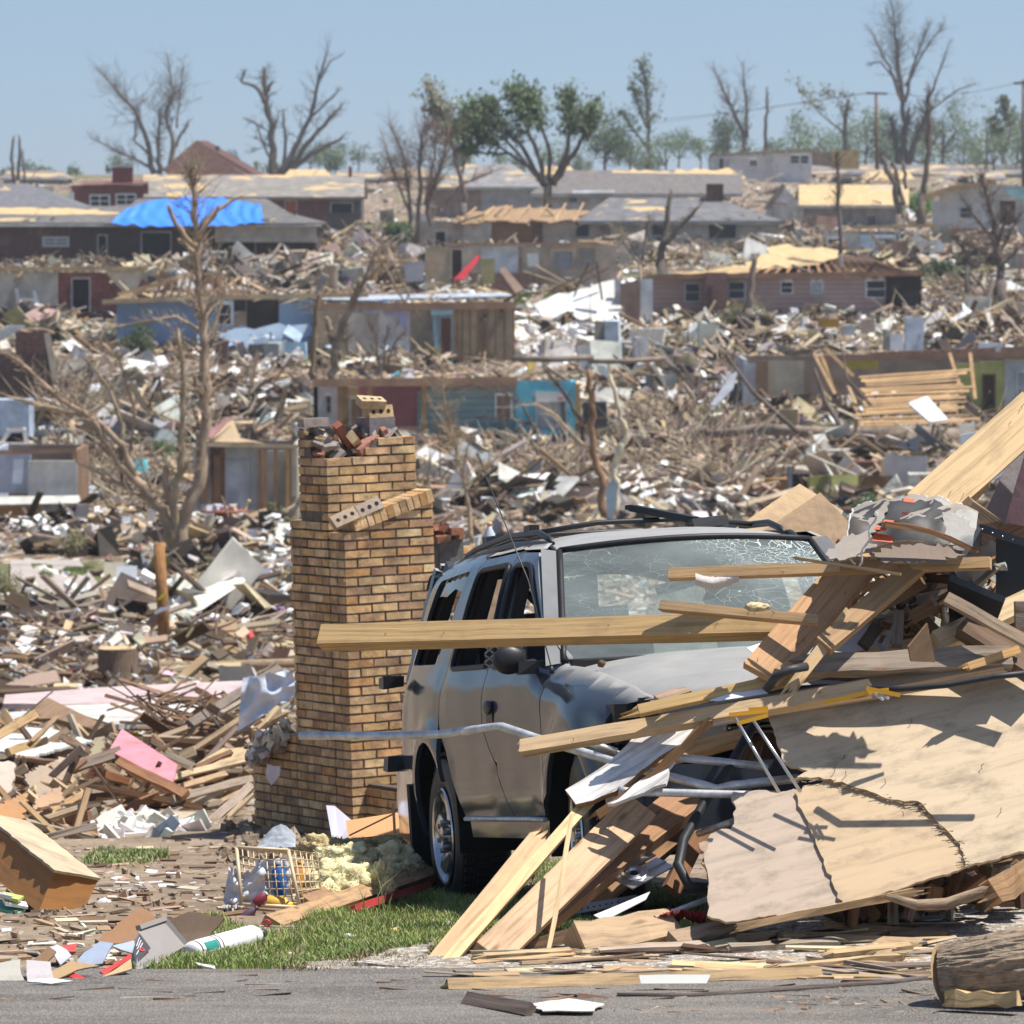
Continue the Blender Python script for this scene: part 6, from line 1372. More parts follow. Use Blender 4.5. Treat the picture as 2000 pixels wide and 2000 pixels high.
b = MB(); hexa(b,[P(*p) for p in ((272,1812,20.75),(322,1796,21.0),(364,1846,20.95),(312,1878,20.6),(256,1870,20.55),(284,1860,20.75),(302,1888,20.65),(266,1897,20.4))],(.27,.25,.235)); b.build('body', M['clean'], parent=bn)
b = MB(); 
for p,q in (((270,1812,20.73),(322,1794,20.99)),((322,1794,20.99),(366,1847,20.94))): b.beam(P(*p),P(*q),.018,.02,col=(.30,.28,.26))
b.build('rim', M['clean'], parent=bn)
def lerpq(q,u,v): 
    a = Vector(q[0]).lerp(Vector(q[1]),u); c = Vector(q[3]).lerp(Vector(q[2]),u); return a.lerp(c,v)
fq = [P(272,1812,20.72),P(312,1878,20.57),P(266,1897,20.37),P(256,1870,20.52)]
b = MB(); b.plate([lerpq(fq,.06,.08),lerpq(fq,.60,.08),lerpq(fq,.60,.85),lerpq(fq,.06,.85)],.003,(.05,.05,.055)); b.build('label_panel', M['clean'], parent=bn)
b = MB(); c_ = lerpq(fq,.40,.40)+Vector((0,-.006,0)); nn_ = (fq[1]-fq[0]).cross(fq[3]-fq[0]).normalized(); nn_ = nn_ if nn_.y<0 else -nn_
b.lathe([(.011,.004),(.006,.0045)],c_,nn_,20,(.60,.05,.05)); b.beam(c_-Vector((.006,.006,0)),c_+Vector((.006,-.006,.004)),.003,.002,col=(.60,.05,.05)); b.build('round_mark', M['clean'], parent=bn)
b = MB()
for i in range(3): b.beam(lerpq(fq,.12+.09*i,.2)+Vector((0,-.005,0)),lerpq(fq,.12+.09*i,.7)+Vector((0,-.005,0)),.003,.001,col=(.6,.6,.6))
b.build('label_lines', M['clean'], parent=bn)
CBX = (
 ([(190,1840,21.7),(272,1774,22.3),(306,1798,22.2),(262,1840,21.6),(230,1846,21.6)],(.30,.16,.08),'brown printed carton panel standing behind the grey dust container','carton'),
 ([(326,1798,21.9),(368,1784,22.2),(438,1796,22.1),(408,1838,21.7),(368,1846,21.5)],(.10,.065,.04),'dark open carton behind the white gas bottle','carton'),
 ([(48,1900,21.0),(95,1852,21.5),(110,1862,21.4),(70,1905,20.9)],(.22,.13,.07),'dark brown carton flap left in the litter by the road','carton'),
 ([(52,1878,21.0),(98,1882,21.1),(105,1915,20.7),(54,1922,20.6)],(.50,.46,.47),'greyish pink carton lying at the road edge','carton'),
 ([(88,1910,20.75),(140,1880,21.1),(195,1890,21.0),(150,1898,20.8),(106,1918,20.65)],(.42,.29,.15),'tan carton flap at the road edge','carton'),
 ([(150,1880,21.2),(195,1842,21.6),(222,1846,21.5),(200,1885,21.1),(165,1890,21.0)],(.30,.36,.47),'slate blue shiny packaging by the grey dust container','packaging'),
 ([(218,1850,21.5),(262,1840,21.5),(262,1866,21.2),(236,1858,21.3)],(.40,.47,.55),'light blue packaging behind the grey dust container','packaging'),
 ([(95,1855,21.4),(112,1848,21.6),(140,1870,21.3),(118,1888,21.1)],(.52,.54,.62),'lavender grey carton corner in the litter','carton'),
 ([(118,1850,21.6),(150,1846,21.7),(148,1862,21.5),(128,1862,21.5)],(.62,.08,.07),'red plastic wrapper in the litter','wrapper'),
 ([(195,1900,20.8),(255,1866,21.1),(258,1874,21.0),(205,1908,20.75)],(.60,.05,.05),'red banner strip leading to the grey dust container','banner'),
 ([(205,1908,20.7),(256,1876,20.95),(258,1896,20.75),(195,1912,20.6)],(.50,.36,.19),'tan board under the red banner strip','board'),
 ([(128,1908,20.7),(140,1902,20.8),(172,1914,20.65),(150,1916,20.6)],(.55,.04,.04),'red plastic cap end at the road edge','plastic piece'),
 ([(-5,1885,21.0),(40,1877,21.1),(48,1918,20.6),(-5,1920,20.6)],(.45,.43,.38),'pale concrete kerb piece at the left edge','kerb piece'),
 ([(380,1882,20.9),(420,1890,20.8),(422,1896,20.75),(388,1888,20.85)],(.72,.72,.70),'white plastic strip lying on the grass','strip'),
 ([(52,1920,20.4),(100,1914,20.5),(144,1920,20.4),(100,1925,20.3)],(.74,.72,.72),'white card with red print lying on the road','card'),
 )
for pp_,cl,lb,ct in CBX:
    ym = max(p[1] for p in pp_); xm = [p[0] for p in pp_ if p[1]==ym][0]; dg = hit(xm,ym,dmin=18).y-.05
    if ct == 'card': dg = 19.95
    sh(ct.replace(' ','_'),lb,[(x,y,dg+(ym-y)*.0032) for x,y,_ in pp_],cl,'dirty',.006,ct,rag=.004,warp=.006)
b = MB(); b.tube([P(100+12*k,1918-.1*k,20.45)+Vector((0,0,.002*(k%3))) for k in range(40)],.0055,5,(.05,.05,.055),rough=.2); b.build('black_strap', M['black'], label='thin black cable lying along the edge of the road', cat='cable')
# laundry crate
cr = T('laundry_crate', P(540,1775,24.20), 'cream plastic laundry crate tipped on its side and spilling bottles', 'crate')
F = [(462,1655,24.00),(563,1660,24.00),(586,1772,23.90),(472,1766,23.90)]; Bk = [(505,1664,24.40),(620,1668,24.40),(628,1762,24.30),(515,1766,24.30)]
def edge(mb,a,b_,w2=.012,col=(.62,.50,.33)): mb.tube([a,b_],w2/2,6,col)
b = MB(); Fp=[P(*p) for p in F]; Bp=[P(*p) for p in Bk]
for i in range(4): edge(b,Fp[i],Fp[(i+1)%4],.016)
b.build('rim', M['clean'], parent=cr)
def lattice(nm,q,nu_,nv_):
    b = MB()
    for i in range(nu_+1): edge(b,lerpq(q,i/nu_,0),lerpq(q,i/nu_,1),.006)
    for j in range(nv_+1): edge(b,lerpq(q,0,j/nv_),lerpq(q,1,j/nv_),.006)
    b.build(nm, M['clean'], parent=cr)
lattice('side_lattice',[Fp[1],Bp[1],Bp[2],Fp[2]],5,7); lattice('side_lattice',[Fp[0],Fp[1],Bp[1],Bp[0]],9,4); lattice('side_lattice',[Fp[0],Bp[0],Bp[3],Fp[3]],4,7); lattice('base_lattice',Bp,8,7)
def bottle(lab, x, y, d, ax_, L_, r_, col, cap, cat='bottle', name='bottle'):
    t_ = T(name, P(x,y,d), lab, cat); ax_ = Vector(ax_).normalized(); o = P(x,y,d)
    b = MB(); b.lathe([(0,0),(r_*.9,0),(r_,.008),(r_,L_*.72),(r_*.45,L_*.86),(r_*.4,L_*.93)],o,ax_,18,col); b.build('body', M['clean'], parent=t_)
    b = MB(); b.lathe([(r_*.5,L_*.9),(r_*.5,L_),(0,L_)],o,ax_,14,cap); b.build('cap', M['clean'], parent=t_)
bottle('crushed blue bottle standing in the laundry crate',548,1748,24.45,(-.1,0,1),.15,.030,(.02,.12,.42),(.3,.3,.35))
bottle('orange and white bottle behind the crate lattice',580,1742,24.60,(.1,.1,1),.14,.034,(.60,.26,.03),(.62,.3,.02))
bottle('yellow bottle leaning in the laundry crate',598,1750,24.65,(.05,.1,1),.13,.030,(.62,.42,.04),(.7,.68,.6))
bottle('white round bottle low in the laundry crate',570,1760,24.50,(.9,.1,.2),.10,.028,(.66,.60,.50),(.6,.5,.35))
bottle('yellow capped jar lying in front of the crate',520,1762,24.00,(.95,-.2,-.12),.115,.034,(.66,.40,.06),(.78,.55,.02),'jar','jar')
bottle('small maroon can in front of the crate',498,1765,23.90,(.6,0,.5),.07,.022,(.22,.03,.05),(.5,.5,.5),'can','can')
bottle('purple long box shaped bottle in front of the crate',462,1802,23.30,(.7,.1,.5),.11,.020,(.09,.05,.08),(.05,.04,.05))
bottle('clear cup lying by the drawer cabinet',190,1772,24.4,(.7,-.4,.3),.07,.03,(.58,.60,.62),(.6,.6,.6),'cup','cup')
for nm,lb,f_,col in (('plastic_bag','translucent white bag standing up behind the crate',lambda a,c: P(512+ (75*a-10),1655-42*math.sin(a*2.6)*c+0,24.9)+Vector((0,.05*c,.01*noise.noise(Vector((a*9,c*9,1))))),(.42,.46,.52)),
   ('plastic_bag','crumpled white bag spilling out of the crate on the left',lambda a,c: P(448+70*a-12*c*(1-a),1690+70*c+14*math.sin(a*4),24.0)+Vector((0,.05*noise.noise(Vector((a*4,c*4,2))),.012*noise.noise(Vector((a*9,c*7,4))))),(.70,.73,.78)),
   ('plastic_bag','white and blue printed bag inside the crate',lambda a,c: P(500+70*a,1678+70*c,24.5)+Vector((0,.05*noise.noise(Vector((a*4,c*4,7))),.012*noise.noise(Vector((a*9,c*7,8))))),(.66,.70,.76)),
   ('plastic_bag','grey white rag by the purple bottle',lambda a,c: P(436+34*a,1770+34*c,23.4)+Vector((0,.05*noise.noise(Vector((a*6,c*5,5))),.03*noise.noise(Vector((a*9,c*7,5))))),(.42,.40,.40))):
    b = MB(); b.grid(f_,18,14,col); b.build(nm, M['cloth'], label=lb, cat='bag')
bm_ = plank('lumber','thick beam lying in the grass from the crate towards the SUV tyre',(528,1812,22.7),(842,1706,25.9),.085,.07,(.42,.27,.15),'old',tilt=-R(42),seg=6,jit=.003,cat='beam')
plank('lumber','thin reddish strip beside the beam in the grass',(690,1775,23.5),(838,1728,25.2),.03,.02,(.45,.05,.05),'dirty',cat='strip')
plank('lumber','brown board under the insulation behind the beam',(600,1765,24.0),(830,1702,26.0),.12,.03,(.30,.18,.11),'old',tilt=-R(40))
plank('stick','short dark stick lying in the grass before the SUV',(735,1842,21.9),(780,1835,22.0),.03,.02,(.22,.13,.08),'old',cat='stick',br0=.03)
b = MB(); b.tube([P(546,1860,21.3),P(562,1880,21.0),P(585,1893,20.8),P(612,1902,20.6)],[.006,.007,.006,.004],6,(.58,.44,.28)); b.build('peeled_twig', M['old'], label='curved peeled twig at the edge of the grass', cat='stick')
b = MB(); b.plate([at_ground(690,1895,.02),at_ground(760,1870,.02),at_ground(850,1855,.02),at_ground(800,1898,.01)],.02,(.36,.31,.27),n=(0,0,1),rag=.01); b.build('concrete_slab', M['apron'], label='flat concrete kerb slab at the edge of the grass', cat='slab')
for x,y,c in ((545,1842,(.62,.42,.1)),(765,1822,(.62,.46,.2)),(682,1833,(.7,.7,.68)),(875,1810,(.7,.7,.7))):
    b = MB(); b.blob(at_ground(x,y,.01),.022,c,2,.6,4,(1.4,1,.5),seed=x); b.build('foam_crumb', M['foam'], label={545:'yellow foam crumb at the left of the grass',765:'yellow foam crumb in the middle of the grass',682:'small white crumb in the grass',875:'white crumb in the grass near the boards'}[x], cat='crumb')
# insulation
for k,(lb,bl) in enumerate((('yellow mineral wool batt hanging over the beam in front of the crate',[(640,1722,24.2,.105,(1.3,.8,1)),(672,1728,24.1,.10,(1.2,.8,1.0)),(705,1715,24.3,.085,(1.5,.8,.8)),(745,1712,24.2,.05,(1,.8,1.6)),(757,1735,24.0,.03,(1,.8,1.6)),(635,1752,24.0,.065,(1.2,.8,1.1))]),
   ('pale yellow mineral wool clump in the middle',[(650,1672,24.9,.07,(1.4,.8,.7)),(690,1668,24.9,.075,(1.5,.8,.7)),(720,1672,24.9,.05,(1.2,.8,.8)),(680,1690,24.7,.08,(1.6,.8,.6))]),
   ('round mineral wool clump beside the SUV tyre',[(770,1675,25.2,.085,(1.2,.8,.9)),(795,1688,25.2,.065,(1.2,.8,.8)),(760,1700,25.0,.055,(1.6,.8,.7))]),
   ('brownish mineral wool roll behind the others',[(615,1655,25.6,.07,(1.3,.8,.9)),(650,1652,25.7,.06,(1.5,.8,.7)),(700,1650,25.8,.055,(1.8,.8,.6)),(760,1645,25.8,.05,(1.6,.8,.7))]))):
    b = MB()
    for i,(x,y,d_,r_,sq) in enumerate(bl):
        r_ *= .86; d_ += .45; b.blob(P(x,y,d_), r_, [(.74,.68,.40),(.80,.74,.46),(.76,.69,.42),(.50,.41,.23)][k], 4, .5, 1.9, sq, seed=k*7+i); fuzz(b, 900, P(x,y,d_), (r_*sq[0],r_*sq[1],r_*sq[2]), [(.76,.70,.42),(.82,.76,.48),(.78,.71,.44),(.54,.44,.25)][k])
    b.build('insulation', M['foam'], label=lb, cat='insulation')
og = T('orange_drawer', P(750,1660,26.6), 'pale orange plastic drawer broken open beside the rear bumper', 'drawer')
for q in ([(676,1607,26.8),(815,1580,26.8),(815,1630,26.7),(680,1637,26.7)],[(775,1628,26.6),(814,1620,26.6),(816,1652,26.6)],[(765,1628,26.7),(816,1650,26.5),(816,1660,26.5),(790,1660,26.5)]):
    b = MB(); b.plate([P(*p) for p in q],.012,(.66,.36,.16)); b.build('panel', M['clean'], parent=og)
b = MB(); b.beam(P(768,1568,26.6),P(771,1628,26.6),.013,.013,col=(.66,.38,.18)); b.build('divider', M['clean'], parent=og)
b = MB(); b.beam(P(682,1632,26.6),P(768,1590,26.6),.008,.01,col=(.50,.25,.09)); b.build('rib', M['clean'], parent=og)
b = MB(); hexa(b,[P(*p) for p in ((637,1573,27),(654,1574,27),(662,1640,26.9),(648,1636,26.9),(655,1575,27.3),(688,1603,27.4),(680,1640,27.2),(664,1642,27.0))],(.66,.64,.78)); b.build('foam_block', M['clean'], label='white polystyrene packing block standing left of the orange drawer', cat='foam block')
# blue tub and bits by the cabinet
b = MB(); b.box(P(230,1740,27),(.13,.10,.012),frot(.1),(.12,.2,.6)); b.build('tub_cover', M['clean'], label='blue plastic lid lying in the dirt right of the cabinet', cat='lid')
b = MB(); b.grid(lambda a,c: P(205+65*a,1738+26*c,26.6)+Vector((0,.05*noise.noise(Vector((a*6,c*5,5))),.02*noise.noise(Vector((a*9,c*7,5))))),12,8,(.58,.60,.66)); b.build('plastic_bag', M['cloth'], label='clear crumpled wrapper beside the blue lid', cat='bag')
b = MB(); b.plate([P(338,1712,29),P(352,1720,29),P(366,1745,28.6),P(330,1742,28.6)],.006,(.20,.22,.27),rag=.005); b.build('slate_scrap', M['dirty'], label='dark slate coloured scrap standing in the dirt', cat='scrap')
# ---- behind: stump, log, post, chairs
st = T('tree_stump', at_ground(230,1340), 'cut tree stump with a flat pale top behind the roof slab', 'stump'); ds = 80
b = MB(); b.tube([P(231,1348,ds),P(231,1335,ds),P(230,1310,ds),P(229,1266,ds)],[.42,.34,.29,.27],22,(.17,.12,.085),rough=.06,cap=False); b.build('bark', M['bark'], parent=st)
b = MB(); b.lathe([(.27,0),(.15,.012),(0,.012)],P(229,1266,ds),(0,-.05,1),22,(.55,.40,.22)); b.build('cut_face', M['wood'], parent=st)
b = MB(); b.tube([P(272,1306,84),P(330,1303,84),P(400,1305,84),P(480,1300,84),P(590,1294,84)],[.10,.10,.095,.085,.07],10,(.33,.24,.16),rough=.05); b.build('fallen_log', M['bark'], label='long straight fallen trunk right of the stump', cat='log')
po = T('wooden_post', P(318,1285,92), 'brown timber post with a yellow ribbon and a white bent sign behind the stump', 'post')
b = MB(); b.tube([P(322,1288,92),P(318,1180,92),P(310,1060,92)],[.105,.10,.095],12,(.33,.17,.07),rough=.03); b.build('pole', M['bark'], parent=po)
b = MB(); b.plate([P(307,1170,91.8),P(322,1155,91.8),P(325,1160,91.8),P(312,1172,91.8)],.01,(.75,.62,.02)); b.build('ribbon', M['clean'], parent=po)
b = MB(); b.plate([P(300,1196,91.8),P(312,1187,91.8),P(334,1184,91.8),P(330,1190,91.8),P(303,1200,91.8)],.02,(.70,.72,.76)); b.build('bent_sign', M['white'], parent=po)
def chair(lab, x, y, d, col, s=1):
    t = T('lawn_chair', P(x,y,d), lab, 'chair'); o = P(x,y,d)
    b = MB(); b.box(o+Vector((0,0,.40*s)),(.46*s,.44*s,.04),None,col); b.build('seat', M['clean'], parent=t)
    b = MB(); b.box(o+Vector((0,.2*s,.66*s)),(.44*s,.04,.48*s),Euler((R(-10),0,0)).to_matrix(),col); b.build('backrest', M['clean'], parent=t)
    for sx_ in (-1,1):
        for sy_ in (-1,1): b = MB(); b.beam(o+Vector((sx_*.2*s,sy_*.18*s,0)),o+Vector((sx_*.18*s,sy_*.16*s,.4*s)),.05,.04,col=col); b.build('leg', M['clean'], parent=t)
        b = MB(); b.beam(o+Vector((sx_*.24*s,-.2*s,.6*s)),o+Vector((sx_*.24*s,.2*s,.64*s)),.05,.03,n=(0,0,1),col=col); b.build('armrest', M['clean'], parent=t)
chair('white plastic garden chair left of the wooden post',246,1190,118,(.72,.75,.78))
chair('cream plastic chair left of the white garden chair',222,1182,119,(.66,.60,.46))
for x,y,d_,sz,cl,lb in ((70,1262,95,(.9,.5,.04),(.50,.55,.62),'pale blue bent sheet left of the stump'),(110,1275,92,(.5,.4,.5),(.06,.055,.055),'dark wire grille box left of the stump'),(275,1275,90,(.45,.4,.5),(.72,.74,.76),'white crumpled sack right of the stump'),(305,1282,90,(.3,.05,.45),(.50,.53,.58),'grey leaning sheet right of the white sack'),(340,1275,96,(.2,.2,.3),(.30,.38,.36),'small grey green bin right of the wooden post'),(155,1255,96,(.5,.1,.6),(.60,.55,.48),'beige torn sheet behind the stump'),(465,1328,74,(.5,.4,.3),(.52,.50,.44),'stone coloured lump on the end of the roof slab'),(210,1165,122,(.1,.1,.1),(.18,.1,.5),'small purple toy on the driveway')):
    b = MB(); b.box(P(x,y,d_),sz,frot(.3),cl,jit=min(sz)*.25); b.build('debris_piece', M['dirty'], label=lb, cat='debris')
plank('stick','pale timber frame leaning left of the stump',(95,1330,88),(135,1215,90),.12,.06,WN,cat='stick'); plank('stick','pale timber lying over the grille box',(28,1285,92),(80,1245,93),.13,.06,WN,cat='stick'); plank('stick','bone white bent strip left of the stump',(150,1225,92),(190,1290,91),.10,.05,(.62,.58,.48),cat='stick')
# ================================================================== houses
def wallbox(mb, x0, y0, x1, y1, d, th, col):
    a = P(x0,y1,d); c = P(x1,y0,d); mb.box(Vector(((a.x+c.x)/2,d+th/2,(a.z+c.z)/2)),(c.x-a.x,th,c.z-a.z),None,col)
def wall_holes(mb, x0, y0, x1, y1, d, th, col, holes):
    """a wall built round its openings"""
    xs = sorted({x0,x1}|{h[0] for h in holes}|{h[2] for h in holes}); 
    for i in range(len(xs)-1):
        a,b_ = xs[i],xs[i+1]
        if a < x0 or b_ > x1: continue
        hs = sorted([(h[1],h[3]) for h in holes if h[0] <= a and h[2] >= b_]); y = y0
        for t_,u_ in hs:
            if t_ > y: wallbox(mb,a,y,b_,t_,d,th,col)
            y = max(y,u_)
        if y < y1: wallbox(mb,a,y,b_,y1,d,th,col)
def house(lab, yb, x0, x1, ye, walls, wins=(), doors=(), L=7, roof=None, d=None, extra=None, cat='house', side=True, mat='far', col=(.4,.35,.3), base=None):
    """walls: (x0,ytop,x1,ybot,dz,col[,mat]); wins: (x0,y0,x1,y1,dz,framecol); doors: (x0,y0,x1,y1,dz,col)"""
    HS.append((x0,x1,yb,ye)); d = d or hit((max(x0,0)+min(x1,2000))/2,yb,dmin=60).y
    o = P((x0+x1)/2,yb,d); o.z = min(o.z, zg(o.x,o.y)); h = T('house', o, lab, cat)
    for w_ in walls:
        b = MB(); hs = [q for q in list(wins)+list(doors) if q[4]==w_[4] and q[0]>=w_[0]-1 and q[2]<=w_[2]+1]
        wall_holes(b, w_[0],w_[1],w_[2],max(w_[3]+3,(HOR-(zg(o.x,d)-.1)*FPX/(d+w_[4])) if w_[3] >= yb-10 else 0),d+w_[4],.18,w_[5],hs); b.build('wall', M[w_[6] if len(w_)>6 else mat], parent=h)
    if side:
        for x in (x0,x1):
            w_ = walls[0] if x==x0 else walls[-1]; b = MB(); a = P(x,yb,d); t_ = P(x,ye,d); sgn = 1 if x==x0 else -1
            b.box(Vector((a.x+.1*sgn,d+.2+L/2,(a.z+t_.z)/2-.15)),(.18,L,t_.z-a.z+.3),None,w_[5]); b.build('side_wall', M[w_[6] if len(w_)>6 else mat], parent=h)
        b = MB(); a = P(x0,yb,d); c = P(x1,ye,d); b.box(Vector(((a.x+c.x)/2,d+L,(a.z+c.z)/2-.15)),(c.x-a.x-.4,.18,c.z-a.z+.3),None,(.26,.2,.16)); b.build('rear_wall', M['far'], parent=h)
    for q in wins:
        x0_,y0_,x1_,y1_,dz = q[:5]; fc = q[5] if len(q)>5 else WH; a = P(x0_,y1_,d+dz); c = P(x1_,y0_,d+dz); cx=(a.x+c.x)/2; cz=(a.z+c.z)/2; ww=c.x-a.x; hh=c.z-a.z; fw=max(.06,ww*.07)
        b = MB(); y = d+dz-.04
        for (bx,bz,sx_,sz_) in ((cx,c.z-fw/2,ww,fw),(cx,a.z+fw/2,ww,fw),(a.x+fw/2,cz,fw,hh-2*fw),(c.x-fw/2,cz,fw,hh-2*fw),(cx,cz,ww-2*fw,fw*.7)): b.box(Vector((bx,y,bz)),(sx_,.08,sz_),None,fc)
        if ww > 1.3: b.box(Vector((cx,y,cz)),(fw*.7,.07,hh-2*fw),None,fc)
        w_ = b.build('window', M['white'], parent=h)
        b = MB(); b.box(Vector((cx,d+dz+.09,cz)),(ww-fw,.03,hh-fw),None,q[6] if len(q)>6 else (.03,.035,.04)); pn = b.build('pane', M['clean'], parent=w_)
    for q in doors:
        x0_,y0_,x1_,y1_,dz,cl = q[:6]; b = MB(); wallbox(b,x0_,y0_,x1_,y1_+3,d+dz+.25,.06,cl); b.build('door', M['far'], parent=h)
        b = MB(); a = P(x0_,y1_,d+dz); c = P(x1_,y0_,d+dz); fw=.09; fc = q[6] if len(q)>6 else (.5,.47,.43)
        b.box(Vector(((a.x+c.x)/2,d+dz-.03,c.z-fw/2)),(c.x-a.x,.08,fw),None,fc)
        for xx in (a.x+fw/2,c.x-fw/2): b.box(Vector((xx,d+dz-.03,(a.z+c.z)/2-fw/2)),(fw,.08,c.z-a.z-fw),None,fc)
        b.build('door_frame', M['far'], parent=h)
    if roof:
        rx0,rx1,rye,ryr,hl,hr,rc,rm = roof[:8]; Lr = roof[8] if len(roof)>8 else L
        b = MB(); d0 = d-.6; dr = d+Lr/2; db = d+Lr+.6; e0 = P(rx0,rye,d0); e1 = P(rx1,rye,d0); r0 = P(rx0+hl,ryr,dr); r1 = P(rx1-hr,ryr,dr); k0 = Vector((e0.x,db,e0.z)); k1 = Vector((e1.x,db,e1.z))
        b.plate([e0,e1,r1,r0],.14,rc,n=(0,-1,2)); b.plate([k0,k1,r1,r0],.14,rc,n=(0,1,2))
        if hl: b.plate([e0,k0,r0],.14,rc,n=(-1,0,2))
        if hr: b.plate([e1,k1,r1],.14,rc,n=(1,0,2))
        ro = b.build('roof', M[rm], parent=h)
        b = MB(); b.beam(e0+Vector((0,-.03,-.1)),e1+Vector((0,-.03,-.1)),.20,.05,n=(0,-1,0),col=roof[9] if len(roof)>9 else (.5,.49,.46)); b.build('fascia', M['far'], parent=ro)
        if not hl or not hr:
            for xx,hh_ in ((rx0,hl),(rx1,hr)):
                if hh_: continue
                a = P(xx,rye,d); c = P(xx,ryr,dr); sg = 1 if xx==rx0 else -1; b = MB(); b.plate([Vector((a.x+.35*sg,d,a.z-.1)),Vector((a.x+.35*sg,d+Lr,a.z-.1)),Vector((a.x+.35*sg,dr,c.z-.12))],.1,walls[0][5] if xx==rx0 else walls[-1][5],n=(-sg,0,0)); b.build('gable', M[walls[0][6] if len(walls[0])>6 else mat], parent=h)
    if extra: extra(h, d)
    # rubble skirt so the walls stand in debris
    return h, d
def rafters(h, n, pa, pb, col=(.42,.27,.14), w_=.14):
    """rafters from points on line pa (two ends) up to line pb"""
    for i in range(n):
        t_ = i/(n-1); a = P(*pa[0]).lerp(P(*pa[1]),t_); c = P(*pb[0]).lerp(P(*pb[1]),t_); b = MB(); b.beam(a,c,w_,.08,col=jc(col,.2)); b.build('rafter', M['far'], parent=h)
def pbar(h, name, a, b_, w_, col, mat='far', t_=.1, n=None):
    b = MB(); b.beam(P(*a),P(*b_),w_,t_,col=col,n=n); b.build(name, M[mat], parent=h)
def pplate(h, name, pts, col, mat='far', th=.08, rag=0, n=None):
    b = MB(); b.plate([P(*p) for p in pts],th,col,rag=rag,step=.5,n=n); b.build(name, M[mat], parent=h)
def chimney_box(h, x0,y0,x1,y1,d, col, cap=None):
    b = MB(); wallbox(b,x0,y0,x1,y1,d,1.0,col); c = b.build('chimney', M['brickfar'], parent=h)
    if cap: b = MB(); wallbox(b,x0-2,y0-5,x1+2,y0,d-.1,1.2,cap); b.build('chimney_cap', M['far'], parent=c)
HS = []
RB=(.19,.065,.055); DB=(.10,.052,.045); CR=(.52,.48,.42); GR=(.40,.39,.36); SHG=(.15,.145,.145)
# H1 house with the blue tarp
def x1_(h,d):
    b = MB(); pass
_h1 = house('long dark brick ranch house with a blue tarp over its grey roof',517,-20,618,437,[(-20,437,140,517,0,DB,'brickfar'),(140,437,420,517,0,(.07,.045,.04),'brickfar'),(420,437,500,470,0,CR),(500,437,618,470,0,(.45,.42,.36)),(420,470,618,517,1.5,(.08,.06,.05))],
  [(83,462,135,482,0,(.5,.5,.5),(.25,.28,.3))],[(190,458,210,505,0,(.02,.02,.02)),(275,452,335,500,0,(.03,.03,.03)),(430,470,500,515,1.5,(.015,.015,.015))],L=11,roof=(-60,628,437,404,0,120,SHG,'shingle',11,(.55,.54,.50)),extra=lambda h,d:(pplate(h,'upper_roof',[(205,438,d-.7),(600,438,d-.7),(520,389,d+4.6),(270,389,d+4.6)],SHG,'shingle',.1,0,(0,-1,2)),pplate(h,'roof_deck',[(-30,410,d+4),(60,405,d+4.6),(190,408,d+4),(240,418,d+2.6),(130,420,d+2.3),(-30,425,d+1.4)],OSB,'deck',.04,.25,(0,-1,2)),pplate(h,'roof_deck',[(-30,427,d+.8),(40,426,d+1),(70,432,d-.1),(-30,433,d-.2)],OSB,'deck',.04,.25,(0,-1,2))))
dT = _h1[1]
TLO = [(218,436),(300,442),(400,443),(470,438),(516,434)]; THI = [(236,414),(285,393),(370,385),(450,388),(509,400)]
def tarpf(a,c):
    i = min(3,int(a*4)); k = a*4-i; lo = (TLO[i][0]+(TLO[i+1][0]-TLO[i][0])*k, TLO[i][1]+(TLO[i+1][1]-TLO[i][1])*k); hi = (THI[i][0]+(THI[i+1][0]-THI[i][0])*k, THI[i][1]+(THI[i+1][1]-THI[i][1])*k)
    x = lo[0]+(hi[0]-lo[0])*c; y = lo[1]+(hi[1]-lo[1])*c+.8*math.sin(a*40+c*3); return P(x,y,dT-1.1+(437-y)/48*5.0-.35)+Vector((0,0,.16*noise.noise(Vector((a*14,c*5,1)))+.07*math.sin(a*60+3*math.sin(c*4))))
b = MB(); b.grid(tarpf,70,12,(.045,.235,.86)); b.build('blue_tarp', M['clean'], label='bright blue tarpaulin spread over the grey roof of the long brick house', cat='tarpaulin')
# H2 red brick house behind
house('red brick house with white shuttered windows and a square chimney behind the tarp',440,140,705,385,[(140,362,290,432,0,RB,'brickfar'),(290,385,560,440,0,(.14,.065,.06),'brickfar'),(560,385,582,440,0,(.35,.10,.07)),(582,385,640,440,0,(.14,.065,.06),'brickfar'),(640,385,705,440,0,(.10,.09,.08))],
  [(175,380,215,405,0,WH),(226,378,266,402,0,WH)],[(556,390,580,430,0,(.42,.28,.08)),(645,395,690,415,0,(.03,.04,.04))],L=9,roof=(280,712,386,343,0,0,(.24,.22,.20),'roof',9,(.2,.17,.15)),d=470,
  extra=lambda h,d:(chimney_box(h,219,327,259,360,d+1,RB,(.5,.5,.52)),pplate(h,'roof_deck',[(160,362,d-.4),(290,360,d-.4),(290,352,d+5),(160,356,d+5)],(.2,.09,.08),'far',.1,0,(0,-1,3)),pbar(h,'vent_pipe',(684,347,d+4),(684,325,d+4),.3,(.3,.08,.06)),pbar(h,'corner_board',(139,375,d-.3),(139,400,d-.3),.5,(.6,.6,.6))))
# H3 dark hip roof at the left edge
house('dark hip roofed house at the left edge behind the tarp house',440,-60,148,405,[(-60,405,148,440,0,(.12,.08,.07),'brickfar')],L=12,roof=(-70,155,405,360,60,100,(.16,.16,.18),'shingle',12,(.55,.57,.6)),d=430,extra=lambda h,d:pplate(h,'roof_deck',[(-30,395,d+2),(5,362,d+5),(28,372,d+4),(10,392,d+2.4)],OSB,'deck',.04,.2,(0,-1,2)))
